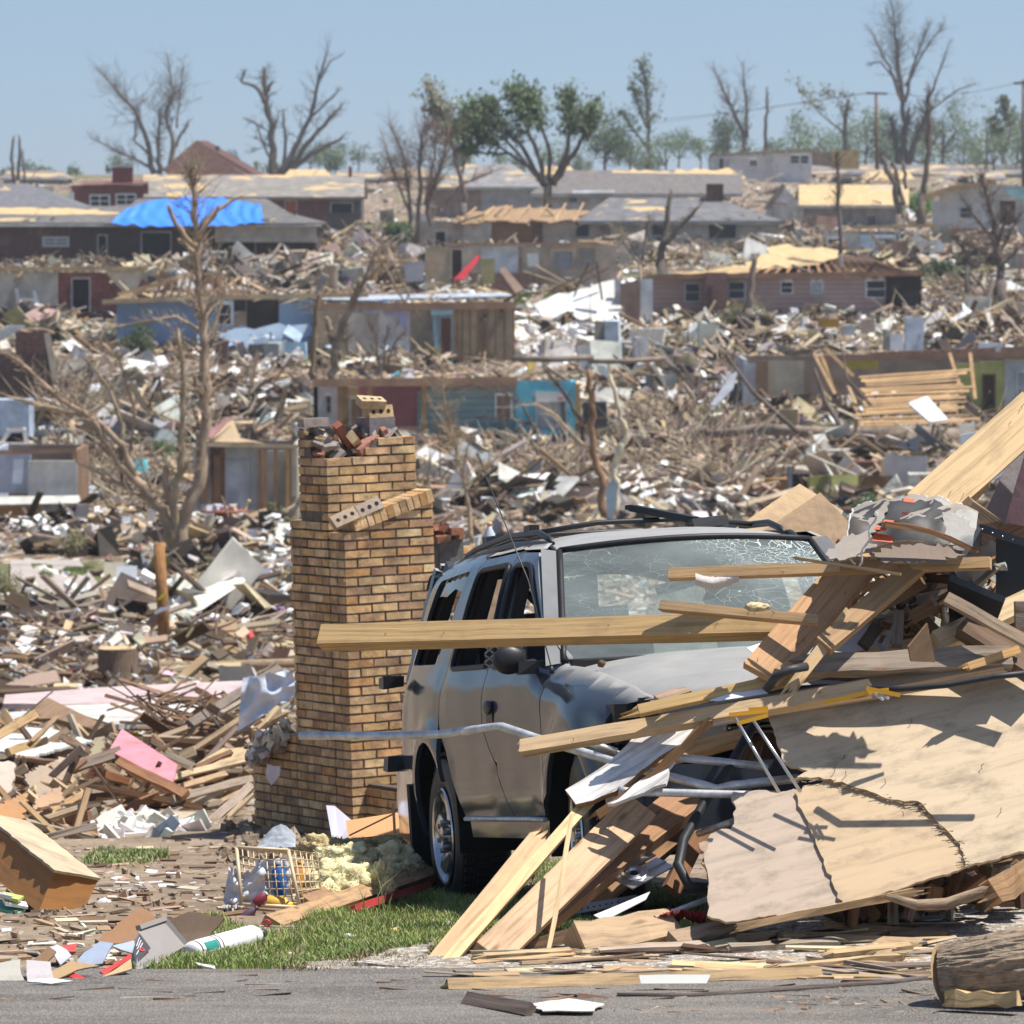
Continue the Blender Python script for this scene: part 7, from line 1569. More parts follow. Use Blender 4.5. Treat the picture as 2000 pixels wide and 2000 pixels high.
# H4 dark red gable
house('tall dark red gabled roof on the skyline left of centre',400,325,505,342,[(325,342,505,400,0,(.14,.07,.06),'brickfar')],L=14,d=640,side=True,extra=lambda h,d:(pplate(h,'roof',[(318,330,d),(383,277,d+2),(497,343,d),(330,343,d)],(.13,.065,.055),'shingle',.3,0,(0,-1,1)),pplate(h,'roof',[(383,277,d+2),(497,343,d),(520,345,d+10),(405,277,d+12)],(.12,.06,.05),'shingle',.3,0,(.6,0,1)),pbar(h,'vent_pipe',(424,300,d+4),(424,285,d+4),.5,(.08,.08,.09))))
# H5 pale roofs centre right
house('low grey roofed house with a large stripped tan roof area right of the green tree',400,1040,1420,380,[(1040,380,1200,400,0,(.42,.41,.39)),(1200,380,1420,400,0,(.35,.33,.3))],[(1110,385,1128,396,0,(.4,.4,.4))],L=16,roof=(1035,1450,380,334,60,0,(.17,.155,.15),'shingle',16,(.4,.4,.4)),d=500,
  extra=lambda h,d:(pplate(h,'roof_deck',[(1160,362,d+4.0),(1185,342,d+6.6),(1215,333,d+7.6),(1445,333,d+7.6),(1452,350,d+5.3),(1400,360,d+4.2),(1330,354,d+4.9),(1240,352,d+5.1)],OSB,'deck',.05,.4,(0,-1,2)),pplate(h,'awning',[(1118,372,d-.6),(1200,372,d-.6),(1200,377,d-.7),(1118,378,d-.7)],(.6,.65,.68),'far',.1)))
house('grey roofed house with missing shingles between the bare tree and the green tree',388,830,1052,366,[(830,366,940,388,0,(.30,.22,.18)),(940,366,1052,388,0,(.38,.37,.36))],L=14,roof=(840,1062,366,322,70,60,(.22,.215,.22),'roof',14,(.45,.45,.45)),d=560)
house('row of dark shingled roofs along the skyline at the right',345,1480,2010,338,[(1480,338,2010,352,0,(.3,.28,.26))],L=18,roof=(1500,2050,340,322,40,0,(.17,.16,.17),'roof',18,(.4,.4,.4)),d=780)
# H6 cream ranch
house('long cream ranch house with dark patchy roof and dark brick chimney',497,820,1522,432,[(820,432,905,497,0,(.36,.31,.26)),(905,432,960,497,0,CR),(960,432,1060,480,.5,(.26,.15,.09)),(1060,432,1200,497,0,(.42,.36,.3)),(1200,432,1522,497,0,(.42,.40,.35))],
  [(1385,437,1437,465,0,(.05,.05,.05)),(1275,436,1300,458,0,(.06,.06,.06)),(1125,436,1150,462,0,(.06,.06,.06)),(1040,442,1090,465,.5,(.1,.1,.1))],[(848,450,872,497,0,(.03,.03,.03))],L=10,roof=(1130,1528,433,388,60,130,(.15,.15,.16),'roof',10,(.3,.3,.3)),
  extra=lambda h,d:(chimney_box(h,1380,359,1413,398,d+4,(.10,.045,.04)),pplate(h,'torn_roof',[(870,433,d-.4),(1130,433,d-.4),(1150,412,d+2),(1060,404,d+3),(960,405,d+3),(890,425,d+1)],(.33,.22,.13),'deck',.1,.3,(0,-1,2)),rafters(h,7,((900,430,d-.5),(1120,432,d-.5)),((930,405,d+2.5),(1140,396,d+2.5)))))
# H7 garage with tan roof
house('grey walled garage with a stripped tan roof and a white gable',442,1505,1765,402,[(1505,402,1570,442,0,(.52,.52,.52)),(1570,402,1765,442,.4,(.36,.34,.33))],(),[(1692,420,1712,442,.4,(.22,.2,.2))],L=10,roof=(1560,1775,402,362,0,0,OSB,'deck',10,(.5,.5,.5)),
  extra=lambda h,d:(pplate(h,'gable_front',[(1507,405,d-.1),(1532,365,d-.1),(1565,401,d-.1)],(.55,.55,.56),'far',.1),pplate(h,'barge_board',[(1490,408,d-.8),(1528,358,d-.8),(1536,362,d-.6),(1505,408,d-.6)],(.30,.27,.24),'far',.1),pplate(h,'roof_patch',[(1690,385,d+2.0),(1700,366,d+4.2),(1770,366,d+4.2),(1768,388,d+1.7),(1725,390,d+1.4)],(.42,.42,.42),'shingle',.04,.2,(0,-1,2))))
# H8 white house on the crest
house('white sided house on the crest with its roof torn off',333,1388,1586,304,[(1388,304,1425,333,1,(.45,.47,.5)),(1425,304,1510,333,0,(.68,.69,.70),'siding_n'),(1510,299,1586,333,-1,(.70,.71,.72),'siding_n')],[(1463,312,1480,325,0,WH),(1543,303,1562,320,-1,WH),(1563,303,1580,320,-1,WH)],[(1404,308,1414,330,1,(.05,.03,.03))],L=8,d=735,
  extra=lambda h,d:(pbar(h,'roof_edge',(1384,304,d-1.5),(1600,292,d-1.5),.35,(.34,.22,.14),t_=.8),pplate(h,'torn_wall',[(1582,296,d-.8),(1625,296,d-.8),(1625,326,d-.8),(1582,322,d-.8)],(.26,.19,.13)),pplate(h,'plywood_wall',[(1624,294,d-.9),(1678,293,d-.9),(1678,330,d-.9),(1624,330,d-.9)],(.46,.31,.12))))
# H9 white siding house, curved tan roof
house('white narrow sided house at the right edge with a peeling tan roof edge',470,1834,2020,392,[(1834,372,1945,442,0,(.60,.62,.63),'siding_n'),(1945,372,2020,470,.6,(.5,.52,.52),'siding_n')],[(1874,404,1900,427,0,(.45,.45,.45))],[(1950,390,1985,440,.6,(.06,.03,.03))],L=8,
  extra=lambda h,d:(pplate(h,'gable',[(1832,376,d-.1),(1880,362,d-.1),(1930,358,d-.1),(2020,366,d-.1),(2020,380,d-.1),(1834,380,d-.1)],(.58,.6,.6),'siding_n',.1),pbar(h,'roof_edge',(1802,388,d-1),(1860,368,d-1),.5,(.42,.27,.15),t_=.9),pbar(h,'roof_edge',(1860,368,d-1),(1945,355,d-1),.5,(.44,.29,.16),t_=.9),pplate(h,'blue_insulation',[(1960,368,d-.4),(2010,368,d-.4),(2010,392,d-.4),(1975,386,d-.4)],(.33,.55,.56),'far',.05)))
# H20 small blue and white house
house('pale blue roofless room with a white window below the garage',505,1612,1760,452,[(1612,455,1680,505,.4,(.50,.50,.50)),(1680,458,1748,505,0,(.45,.58,.70))],[(1705,462,1748,500,0,WH,(.35,.36,.38)),(1616,465,1640,490,.4,WH)],[(1750,455,1775,495,0,(.02,.02,.02))],L=5,extra=lambda h,d:(pbar(h,'top_plate',(1665,445,d-.3),(1830,440,d-.3),.25,WN,t_=.4),pplate(h,'torn_wall',[(1780,462,d),(1830,465,d),(1845,495,d),(1800,510,d),(1785,490,d)],(.66,.68,.68),'far',.08,.2)))
# H14 open rooms in the centre
house('row of roofless open rooms in the centre with a red panel leaning in a doorway',548,830,1205,482,[(830,482,880,545,.6,(.42,.34,.25)),(905,482,940,530,.8,(.46,.42,.35)),(940,480,1012,530,0,(.52,.58,.64)),(1020,482,1075,530,.5,(.44,.38,.31)),(1075,478,1205,545,0,(.44,.37,.3))],
  [(1082,490,1120,525,0,(.4,.35,.3),(.35,.38,.42)),(1130,482,1165,520,0,(.4,.35,.3),(.34,.33,.3))],[(880,485,905,545,.6,(.04,.025,.02))],L=6,d=355,
  extra=lambda h,d:(pbar(h,'top_plate',(870,478,d-.3),(1170,476,d-.3),.2,(.38,.24,.14),t_=.4),pplate(h,'brick_footing',[(960,535,d-.4),(1058,535,d-.4),(1058,575,d-.4),(960,575,d-.4)],(.2,.12,.1),'brickfar',.3)))
for nm,lb,pts,cl in (('padded_mat','red padded panel leaning out of a doorway in the centre',[(885,547,350),(932,498,351),(939,503,351),(906,547,350)],(.50,.03,.05)),
  ('metal_cabinet','olive metal cabinet standing in the open rooms',[(940,505,351),(966,505,351),(966,553,351),(942,553,351)],(.42,.38,.18)),
  ('shutter','white slatted panel leaning in the open rooms',[(1029,496,351),(1050,494,351),(1054,519,351),(1031,521,351)],(.66,.67,.66)),
  ('board','brown board leaning in front of the open rooms',[(975,528,348),(986,522,348),(1024,566,346),(1008,574,346)],(.34,.23,.17)),
  ('metal_cabinet','grey locker doors standing left of the open rooms',[(790,515,345),(825,508,345),(828,548,345),(792,552,345)],(.42,.44,.47))):
    sh(nm,lb,pts,cl,'far',.12,nm.replace('_',' '))
# H10 brown lap sided house
house('long mauve brown sided house with half its roof missing and a burnt black end',622,1262,1800,540,[(1262,538,1378,622,0,(.38,.27,.23),'siding'),(1378,545,1390,622,-.3,(.14,.08,.07)),(1390,541,1730,618,0,(.42,.30,.27),'siding'),(1730,538,1800,622,-.3,(.022,.018,.017))],
  [(1337,552,1368,590,0,(.5,.5,.52)),(1421,549,1456,585,0,(.55,.55,.55)),(1524,549,1549,574,0,(.62,.66,.7)),(1583,549,1607,574,0,(.55,.62,.68),(.4,.46,.5)),(1690,546,1731,583,0,(.60,.62,.66))],L=9,
  extra=lambda h,d:(pplate(h,'roof_deck',[(1430,528,d+.6),(1480,505,d+2.6),(1522,478,d+4.8),(1655,492,d+4.5),(1600,516,d+2),(1555,522,d+1.5),(1500,524,d+1)],OSB,'deck',.08,.2,(0,-1,2)),pplate(h,'roof_deck',[(1300,536,d-.3),(1440,522,d+.8),(1500,534,d-.2)],(.46,.33,.18),'deck',.08,.2,(0,-1,2)),
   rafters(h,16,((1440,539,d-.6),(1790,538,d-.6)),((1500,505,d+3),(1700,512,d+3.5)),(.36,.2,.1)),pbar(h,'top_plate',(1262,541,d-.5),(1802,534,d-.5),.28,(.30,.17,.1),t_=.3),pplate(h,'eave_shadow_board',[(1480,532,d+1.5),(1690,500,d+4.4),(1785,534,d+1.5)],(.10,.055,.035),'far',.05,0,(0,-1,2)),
   chimney_box(h,1378,532,1420,632,d-1.2,(.20,.11,.095)),pbar(h,'gas_vent',(1386,560,d-1.6),(1386,632,d-1.6),.3,(.08,.045,.045))))
# fallen white roof slab with a brown door
house('torn white slab fallen beside the mauve brown house with a brown door in it',645,1045,1262,545,[(1200,545,1212,625,.2,(.6,.62,.64)),(1212,553,1250,640,0,(.28,.18,.14)),(1250,545,1275,640,.3,(.55,.58,.60))],L=4,side=False,cat='wall',extra=lambda h,d:(pplate(h,'white_slab',[(1041,597,d+.3),(1080,580,d+.7),(1210,545,d+1.5),(1216,632,d-.8),(1130,625,d-.6),(1120,612,d-.1),(1065,625,d-.7)],(.80,.79,.75),'far',.2,.06),pplate(h,'door',[(1211,555,d-.3),(1246,553,d-.3),(1249,630,d-.3),(1216,630,d-.3)],(.26,.165,.13),'far',.1)))
# H13 left brick and plaster house
house('roofless brick and plaster house at the left edge with a broken white window frame',620,-20,262,533,[(-20,533,112,605,0,(.44,.42,.38)),(112,533,262,620,.3,RB,'brickfar'),(-20,605,112,620,-.1,RB,'brickfar')],(),[(139,542,177,610,.3,(.02,.02,.025),(.35,.36,.38))],L=7,
  extra=lambda h,d:(pbar(h,'top_plate',(-20,526,d-.4),(290,524,d-.4),.25,WN,t_=.4),pplate(h,'plaster',[(205,530,d-.1),(285,528,d-.1),(262,575,d-.1),(240,568,d-.1),(225,555,d-.1)],(.48,.43,.37),'far',.06,.05),pbar(h,'window_frame',(32,563,d-.4),(38,602,d-.4),.22,WH),pbar(h,'window_frame',(66,568,d-.4),(76,600,d-.4),.20,WH),pbar(h,'window_frame',(36,584,d-.45),(70,586,d-.45),.18,WH),pplate(h,'brick_gable',[(200,533,d+.2),(262,533,d+.2),(300,560,d+.2),(262,620,d+.2)],(.2,.09,.075),'brickfar',.1)))
# H12 blue house
house('blue sided house with bare roof trusses and a big black hole in its wall',690,228,755,588,[(228,588,385,690,0,(.22,.33,.50),'siding_n'),(385,588,420,650,.6,(.44,.60,.78),'siding_n'),(420,588,456,640,0,(.46,.62,.80),'siding_n'),(456,585,480,605,.5,(.05,.045,.045)),(482,585,545,645,.3,(.035,.026,.022)),(545,592,760,645,0,(.48,.63,.80),'siding_n')],
  [(423,593,453,635,0,WH),(585,585,610,612,0,(.55,.62,.7),(.3,.35,.4))],L=8,
  extra=lambda h,d:(pbar(h,'eave_plate',(200,590,d-.6),(385,582,d-.6),.25,WN,t_=.4),pbar(h,'eave_plate',(385,582,d-.6),(720,576,d-.6),.25,(.52,.38,.22),t_=.4),pbar(h,'truss',(222,588,d-.3),(382,530,d+1),.25,WL,t_=.2),pbar(h,'truss',(230,575,d),(350,545,d),.18,(.5,.34,.18),t_=.2),rafters(h,9,((300,582,d),(430,578,d)),((320,545,d+.2),(430,530,d+.2)),(.32,.17,.09)),rafters(h,5,((430,580,d),(480,580,d)),((400,530,d+.5),(470,545,d+.5)),(.3,.17,.09)),
   pplate(h,'fallen_siding',[(405,660,d-1),(480,640,d-1),(600,632,d-1.2),(760,630,d-1.2),(760,650,d-1.4),(560,662,d-1.5),(420,690,d-1.5)],(.48,.62,.78),'siding_n',.1,.1),pplate(h,'roof_deck',[(620,590,d-.5),(700,586,d-.5),(1005,580,d+3),(980,575,d+4),(640,576,d+1)],(.38,.43,.5),'shingle',.1,.1,(0,-1,2))))
# H11 stud wall rooms
def studs(h, d, xs, y0, y1, w_=.14, col=(.32,.18,.10)):
    for x in xs: pbar(h,'stud',(x,y0,d),(x,y1,d),w_,jc(col,.2),t_=.12)
house('roofless rooms with exposed studs, a teal door frame and a dark red door',712,612,1006,600,[(612,608,680,700,.8,(.42,.36,.27)),(680,612,745,700,.5,(.52,.48,.42)),(740,608,800,712,0,(.62,.62,.62)),(800,600,850,712,.5,(.33,.28,.22)),(880,600,935,712,0,(.50,.42,.29)),(950,600,1006,712,0,(.46,.39,.28))],(),
  [(858,618,884,706,-.3,(.16,.05,.035),(.24,.42,.48))],L=6,extra=lambda h,d:(pbar(h,'top_plate',(610,600,d-.4),(1008,596,d-.4),.4,(.33,.20,.12),t_=.4),pbar(h,'door_jamb',(848,606,d-.5),(854,710,d-.5),.22,(.30,.50,.57)),pbar(h,'lintel',(842,610,d-.55),(884,608,d-.55),.34,(.32,.52,.58)),studs(h,d-.25,(892,903,918,934,942,952,968,985,1003),600,712),pplate(h,'curtain',[(745,606,d-.3),(795,606,d-.3),(798,650,d-.3),(785,640,d-.3),(775,615,d-.3),(755,618,d-.3)],(.50,.46,.66),'cloth',.05),pbar(h,'floor_edge',(700,716,d-.5),(1030,714,d-.5),.3,(.24,.15,.12),t_=.5),pplate(h,'footing',[(860,716,d-.8),(1240,712,d-.8),(1240,742,d-.8),(860,742,d-.8)],(.17,.115,.10),'brickfar',.3)))
# H15 teal and cyan house
house('roofless teal sided house with a bright cyan garage wall right above the chimney',868,612,1125,750,[(612,752,660,868,.2,(.46,.44,.45)),(660,756,700,868,.6,(.40,.27,.14)),(700,752,775,868,.8,(.30,.11,.11)),(775,752,830,830,.3,(.26,.09,.095)),(815,765,1010,845,0,(.22,.34,.34),'siding'),(1008,745,1125,845,-.4,(.13,.50,.64))],
  [(967,770,1000,820,0,WH,(.3,.18,.12)),(636,772,648,808,.2,(.3,.3,.3))],[(682,776,712,868,.8-.2,(.14,.06,.03)),(1046,765,1105,840,-.4,(.42,.44,.47),(.45,.46,.46))],L=6,
  extra=lambda h,d:(pbar(h,'top_plate',(612,748,d-.5),(1010,744,d-.5),.35,(.36,.22,.13),t_=.5),studs(h,d-.3,(664,674,722,828),752,840,.22,(.45,.27,.12)),pplate(h,'garage_header',[(1046,766,d-.7),(1104,766,d-.7),(1104,784,d-.7),(1046,786,d-.7)],(.72,.72,.70)),pplate(h,'red_sign',[(1090,776,d-.9),(1100,776,d-.9),(1100,780,d-.9),(1090,780,d-.9)],(.6,.04,.06),'clean',.03),pplate(h,'lower_siding',[(900,842,d-.4),(1012,842,d-.4),(1010,862,d-.5),(905,860,d-.5)],(.22,.34,.33),'siding',.1,.08),pbar(h,'corner_post',(1128,750,d-.5),(1130,840,d-.5),.2,(.45,.28,.12))))
# H17 right: yellow-green rooms
house('roofless rooms with yellow green walls at the right edge behind fallen rafters',808,1452,2010,702,[(1452,710,1476,808,0,(.40,.40,.44)),(1476,704,1500,808,.3,(.28,.17,.10)),(1500,706,1570,808,.5,(.42,.36,.28)),(1640,700,1715,718,.5,(.42,.36,.06)),(1868,710,1920,800,.5,(.42,.44,.17)),(1914,706,1962,814,0,(.44,.46,.18)),(1962,694,2010,812,-.4,(.50,.50,.54))],
  [(1985,725,2010,790,-.4,(.6,.6,.66),(.35,.35,.4))],[(1918,730,1945,808,0,(.08,.03,.025),(.15,.1,.06))],L=7,
  extra=lambda h,d:(pbar(h,'top_plate',(1600,700,d-.5),(2010,692,d-.5),.3,(.26,.15,.10),t_=.6),pplate(h,'footing',[(1700,688,d-.5),(2010,676,d-.5),(2010,700,d-.5),(1700,704,d-.5)],(.24,.15,.12),'brickfar',.3)))
dR = 238
for i in range(16):
    y = 730+i*6.5; x0 = 1685+rnd.uniform(-8,10)-(i>11)*12; x1 = 1880+rnd.uniform(-12,22)+(i>12)*15; b = MB(); b.beam(P(x0,y+rnd.uniform(2,7),dR-i*.5),P(x1,y-rnd.uniform(2,8),dR-i*.5),rnd.uniform(.10,.16),.05,n=(0,-1,1.2),col=jc((.50,.32,.16),.12),seg=3,jit=.02); b.build('fallen_rafter', M['far'], label='long tan rafter in the field of parallel fallen rafters at the right', cat='rafter', group='fallen rafters lying side by side at the right')
for i,(a,e) in enumerate((((1590,690),(1632,770)),((1602,690),(1648,790)),((1612,680),(1668,735)),((1855,690),(1880,770)),((1895,690),(1905,780)))):
    b = MB(); b.beam(P(*a,240),P(*e,236),.14,.06,col=jc((.44,.28,.14),.1)); b.build('leaning_stud', M['far'], label=['steepest tan stud leaning left of the fallen rafters','longest tan stud leaning left of the fallen rafters','flattest tan stud leaning left of the fallen rafters','stud standing on the right of the fallen rafters','thin stud before the yellow green wall'][i], cat='stud')
sh('white_board','bright white board lying on the fallen rafters',[(1774,786,226),(1810,778,228),(1852,818,224),(1815,828,223)],(.76,.77,.78),'white',.08,'board')
sh('metal_sheet','grey blue bent metal sheet standing left of the yellow green rooms',[(1386,790,236),(1430,735,238),(1440,725,238),(1432,760,237),(1400,795,236)],(.30,.32,.37),'far',.08,'metal sheet')
# H18 left mid house
house('low house wreck at the left edge with a white wall above a plank wall',1030,-20,152,880,[(-20,885,60,960,.5,(.45,.5,.6)),(55,900,150,978,0,(.64,.65,.62)),(-20,982,80,1032,-.6,(.36,.20,.08)),(80,982,104,1032,-.3,(.03,.03,.035)),(104,982,152,1032,-.6,(.25,.15,.09))],(),L=5,
  extra=lambda h,d:(pbar(h,'top_plate',(-20,884,d-.3),(150,880,d-.3),.15,(.30,.18,.12),t_=.4),pplate(h,'white_shelf',[(-20,972,d-.9),(155,970,d-.9),(158,984,d-1.2),(-20,988,d-1.2)],(.62,.62,.56),'far',.1),pplate(h,'door_leaf',[(26,896,d-.5),(46,898,d-.5),(42,945,d-.5),(24,944,d-.5)],(.60,.66,.75),'far',.06)))
# H19 grey drywall rooms right of the big bare tree
house('roofless grey plaster rooms with a white door behind the pedestal table',1028,378,580,872,[(378,872,410,1010,.3,(.45,.45,.47)),(410,872,440,1000,.5,(.25,.15,.09)),(440,872,505,1026,0,(.48,.50,.48)),(505,880,545,980,.5,(.40,.40,.40)),(545,880,582,1010,.5,(.46,.42,.33))],(),[(440,898,488,1026,0,(.50,.54,.60),(.4,.4,.42))],L=5,
  extra=lambda h,d:(pbar(h,'top_plate',(395,868,d-.2),(585,872,d-.2),.14,(.45,.36,.24),t_=.5),studs(h,d-.2,(508,518,538,562),878,1015,.12,(.45,.24,.10)),studs(h,d-.1,(400,424),890,980,.22,(.28,.16,.09)),pplate(h,'roof_scrap',[(398,850,d+.2),(440,822,d+.6),(452,812,d+.6),(444,828,d+.4),(412,858,d)],(.42,.22,.22),'far',.06),pplate(h,'roof_deck',[(405,862,d),(455,820,d+.5),(470,856,d),(520,868,d-.2)],WL,'deck',.06,.06)))
tb = T('round_table', P(435,1048,176), 'dark red pedestal table with dishes on top in front of the plaster rooms', 'table')
b = MB(); b.lathe([(0,0),(.78,0),(.78,.05),(0,.05)],P(437,1000,176),(0,0,1),24,(.28,.10,.06)); b.build('tabletop', M['matte'], parent=tb)
b = MB(); b.lathe([(.30,-.78),(.22,-.6),(.2,-.2),(.28,0)],P(437,1000,176),(0,0,1),14,(.2,.06,.035)); b.build('pedestal', M['matte'], parent=tb)
b = MB(); b.box(P(437,1046,176),(1.2,.3,.12),None,(.2,.06,.035)); b.box(P(437,1046,176),(.3,1.2,.11),None,(.2,.06,.035)); b.build('foot', M['matte'], parent=tb)
for k,(x,c) in enumerate(((410,(.7,.7,.72)),(425,(.62,.62,.72)),(436,(.6,.4,.45)),(455,(.62,.5,.4)))): b = MB(); b.box(P(x,993-(k%2)*2,176),(.26,.2,.16),frot(.1),c,jit=.03); b.build('crockery', M['matte'], label=['white dish at the left on the pedestal table','lilac dish second on the pedestal table','pink dish third on the pedestal table','tan bowl at the right on the pedestal table'][k], cat='dish')
# left dark brick wreck
house('dark red brick wall fragment with a leaning roof slab at the left edge',760,-20,105,645,[(-20,690,105,765,0,(.09,.05,.045),'brickfar'),(30,648,92,700,.3,(.17,.09,.075),'brickfar')],L=5,d=262,side=False,cat='wall',extra=lambda h,d:(pplate(h,'grey_slab',[(-20,660,d-.5),(20,636,d-.5),(48,636,d),(30,650,d-.3),(-20,680,d-.6)],(.45,.47,.5),'far',.15,.1),pbar(h,'corner_trim',(92,650,d-.2),(108,740,d-.2),.3,(.48,.40,.32))))
# vans and cars
vn = T('white_pickup', P(10,878,228), 'white pickup cab with a dark open window at the left edge', 'pickup truck')
b = MB(); 
for a,e in (((2,868),(18,840)),((18,840),(48,838)),((48,838),(52,868)),((2,868),(52,868))): b.beam(P(*a,228),P(*e,228),.16,.9,col=(.60,.58,.55))
b.build('cab', M['clean'], parent=vn)
b = MB(); b.plate([P(12,864,228.3),P(22,846,228.3),P(44,845,228.3),P(46,864,228.3)],.04,(.03,.025,.025)); b.build('window', M['clean'], parent=vn)
b = MB(); b.box(P(0,876,228),(2.6,1.6,.5),None,(.60,.58,.55)); b.build('body', M['clean'], parent=vn)
b = MB(); b.box(P(5,815,232),(2.4,2.4,1.5),None,(.42,.50,.62)); b.build('box_trailer', M['far'], label='blue grey box body standing behind the white pickup', cat='trailer')
wc = T('crushed_car', P(1160,1052,196), 'crushed cream white car lying behind the roof rack of the SUV', 'car'); dc = 194
b = MB()
hexa(b,[P(*p) for p in ((1108,1022,dc),(1400,1030,dc),(1400,1062,dc),(1108,1062,dc),(1112,1018,dc+1.7),(1400,1024,dc+1.7),(1400,1062,dc+1.7),(1112,1062,dc+1.7))],(.60,.60,.52)); b.build('body', M['white'], parent=wc)
b = MB()
for a,e in (((1138,1024),(1172,992)),((1172,992),(1222,990)),((1222,990),(1232,1026)),((1196,991),(1200,1026))):
    for dz in (0,1.5): b.beam(P(*a,dc+dz),P(*e,dc+dz),.14,.12,col=(.62,.61,.54))
b.plate([P(1170,993,dc),P(1224,990,dc),P(1228,988,dc+1.5),P(1176,990,dc+1.5)],.05,(.60,.60,.54),n=(0,0,1)); b.build('roof_frame', M['white'], parent=wc)
b = MB(); b.plate([P(1072,1022,dc-.4),P(1110,1008,dc-.2),P(1135,1030,dc-.3),P(1120,1048,dc-.4),P(1075,1050,dc-.5)],.3,(.30,.34,.38)); b.build('hood', M['clean'], parent=wc)
for x in (1140,1300): b = MB(); b.lathe([(0,-.1),(.34,-.1),(.34,.1),(0,.1)],P(x,1056,dc-.2),(0,-1,0),18,(.02,.02,.02)); b.build('wheel', M['black'], parent=wc)
b = MB(); b.grid(lambda a,c: P(1235+55*a,995+55*c,dc-.8)+Vector((0,.5*noise.noise(Vector((a*5,c*5,5))),.25*noise.noise(Vector((a*9,c*7,5))))),12,10,(.42,.60,.62)); b.build('crumpled_sheet', M['cloth'], label='crumpled pale teal sheeting on the crushed white car', cat='sheet')
# appliances and boxes in the rubble: x0,y0,x1,y1,d,depth,col,label,cat,name
for (x0,y0,x1,y1,d_,th,cl,lb,nm) in (
 (1163,628,1182,702,296,.6,(.26,.25,.20),'olive grey side of a tall locker left of the white refrigerator','locker'),
 (1183,626,1212,706,295.5,.8,(.62,.68,.76),'tall pale blue white refrigerator in the centre right rubble','refrigerator'),
 (1238,658,1265,692,300,.7,(.60,.64,.72),'small white freezer right of the tall refrigerator','freezer'),
 (1128,676,1162,702,296,.7,(.62,.63,.66),'white washing machine left of the olive locker','washing machine'),
 (1768,620,1804,684,292,.7,(.50,.58,.66),'tall grey blue refrigerator standing at the right','refrigerator'),
 (1737,652,1764,684,291,.7,(.50,.53,.60),'low white freezer left of the grey blue refrigerator','freezer'),
 (1728,645,1738,684,291,.7,(.36,.34,.30),'narrow grey brown locker left of the low white freezer','locker'),
 (1364,632,1398,664,300,.5,(.42,.44,.38),'pale green cabinet beneath the brick chimney of the mauve house','cabinet'),
 (1912,670,1955,688,262,.5,(.60,.63,.68),'silver box lying on the footing at the right','box'),
 (1396,958,1482,995,212,.9,(.58,.62,.68),'long white chest freezer above the hardboard sheets','chest freezer'),
 (1300,975,1342,1000,208,.4,(.66,.68,.70),'open white box left of the chest freezer','box'),
 (1255,968,1300,990,210,.4,(.30,.17,.09),'brown carton by the pale broken trunk','carton'),
 (1580,930,1622,965,206,.4,(.40,.41,.14),'left yellow green drawer in the row behind the heap','drawer'),
 (1622,928,1674,966,205,.4,(.44,.45,.17),'right yellow green drawer in the row behind the heap','drawer'),
 (1676,930,1750,962,206,.7,(.24,.14,.07),'dark brown cabinet right of the yellow green drawers','cabinet'),
 (1650,900,1720,930,210,.6,(.16,.07,.045),'dark red shelf unit above the yellow green drawers','shelf'),
 (1495,935,1542,962,207,.5,(.38,.22,.1),'tan brown carton left of the black box','carton'),
 (1545,925,1582,955,208,.4,(.02,.022,.03),'black box left of the yellow green drawers','box'),
 (1538,910,1547,960,206,.12,(.16,.17,.20),'grey metal post beside the black box','post'),
 (1775,925,1835,950,205,.5,(.54,.56,.48),'cream and green mattress right of the dark brown cabinet','mattress'),
 (1790,945,1850,966,204,.5,(.56,.45,.40),'pinkish cushion under the cream mattress','cushion'),
 (1598,622,1640,640,296,.5,(.55,.32,.06),'yellow orange crates in the rubble below the mauve house','crate'),
 (1682,622,1710,650,294,.4,(.66,.50,.38),'pale pink square box in the rubble below the mauve house','box'),
 (1645,635,1670,655,296,.4,(.45,.48,.5),'grey washing machine drum in the rubble below the mauve house','drum'),
 (488,672,515,704,300,.8,(.06,.065,.075),'black open box before the blue house','box'),
 (515,670,548,705,300,.8,(.36,.40,.40),'grey green cabinet before the blue house','cabinet'),
 (558,668,598,700,298,.3,(.40,.62,.74),'light blue crumpled cover before the blue house','cover'),
 (420,665,445,720,296,.5,(.15,.09,.08),'dark brick stub behind the big tree','brick stub'),
 (940,972,968,1022,196,.5,(.68,.70,.72),'white panel standing right of the thin pale tree','panel'),
 (845,975,880,1000,196,.3,(.66,.68,.70),'white cloth heap behind the chimney','cloth heap'),
 (1110,905,1160,925,226,.3,(.66,.68,.68),'white sheet in the branches right of the thin pale tree','sheet'),
 (1520,800,1560,828,232,.2,(.55,.40,.22),'pale plywood piece on the fallen trunks','board'),
 (1830,520,1870,545,368,1.6,(.03,.06,.02),'dark hedge on the green lawn at the right','hedge'),
 (1098,785,1108,852,236,.5,(.10,.11,.13),'dark shelving unit right of the cyan garage wall','shelf'),
 (1138,785,1185,835,236,.5,(.055,.06,.07),'tall dark cabinet right of the cyan garage wall','cabinet'),
 (575,828,600,850,150,.3,(.60,.60,.57),'white bucket on the branches left of the chimney top','bucket')):
    if nm=='hedge': continue
    a=P(x0,y1,d_); c=P(x1,y0,d_); gz=min(a.z, zg(a.x,d_)+.0); b = MB(); w_=c.x-a.x; hh=c.z-gz if gz<a.z and a.z-gz<1.2 else c.z-a.z
    b.box(Vector(((a.x+c.x)/2,d_+th/2,c.z-hh/2)),(w_,th,hh),Euler((rnd.uniform(-.05,.05),rnd.uniform(-.05,.05),rnd.uniform(-.25,.25))).to_matrix(),cl,jit=.03)
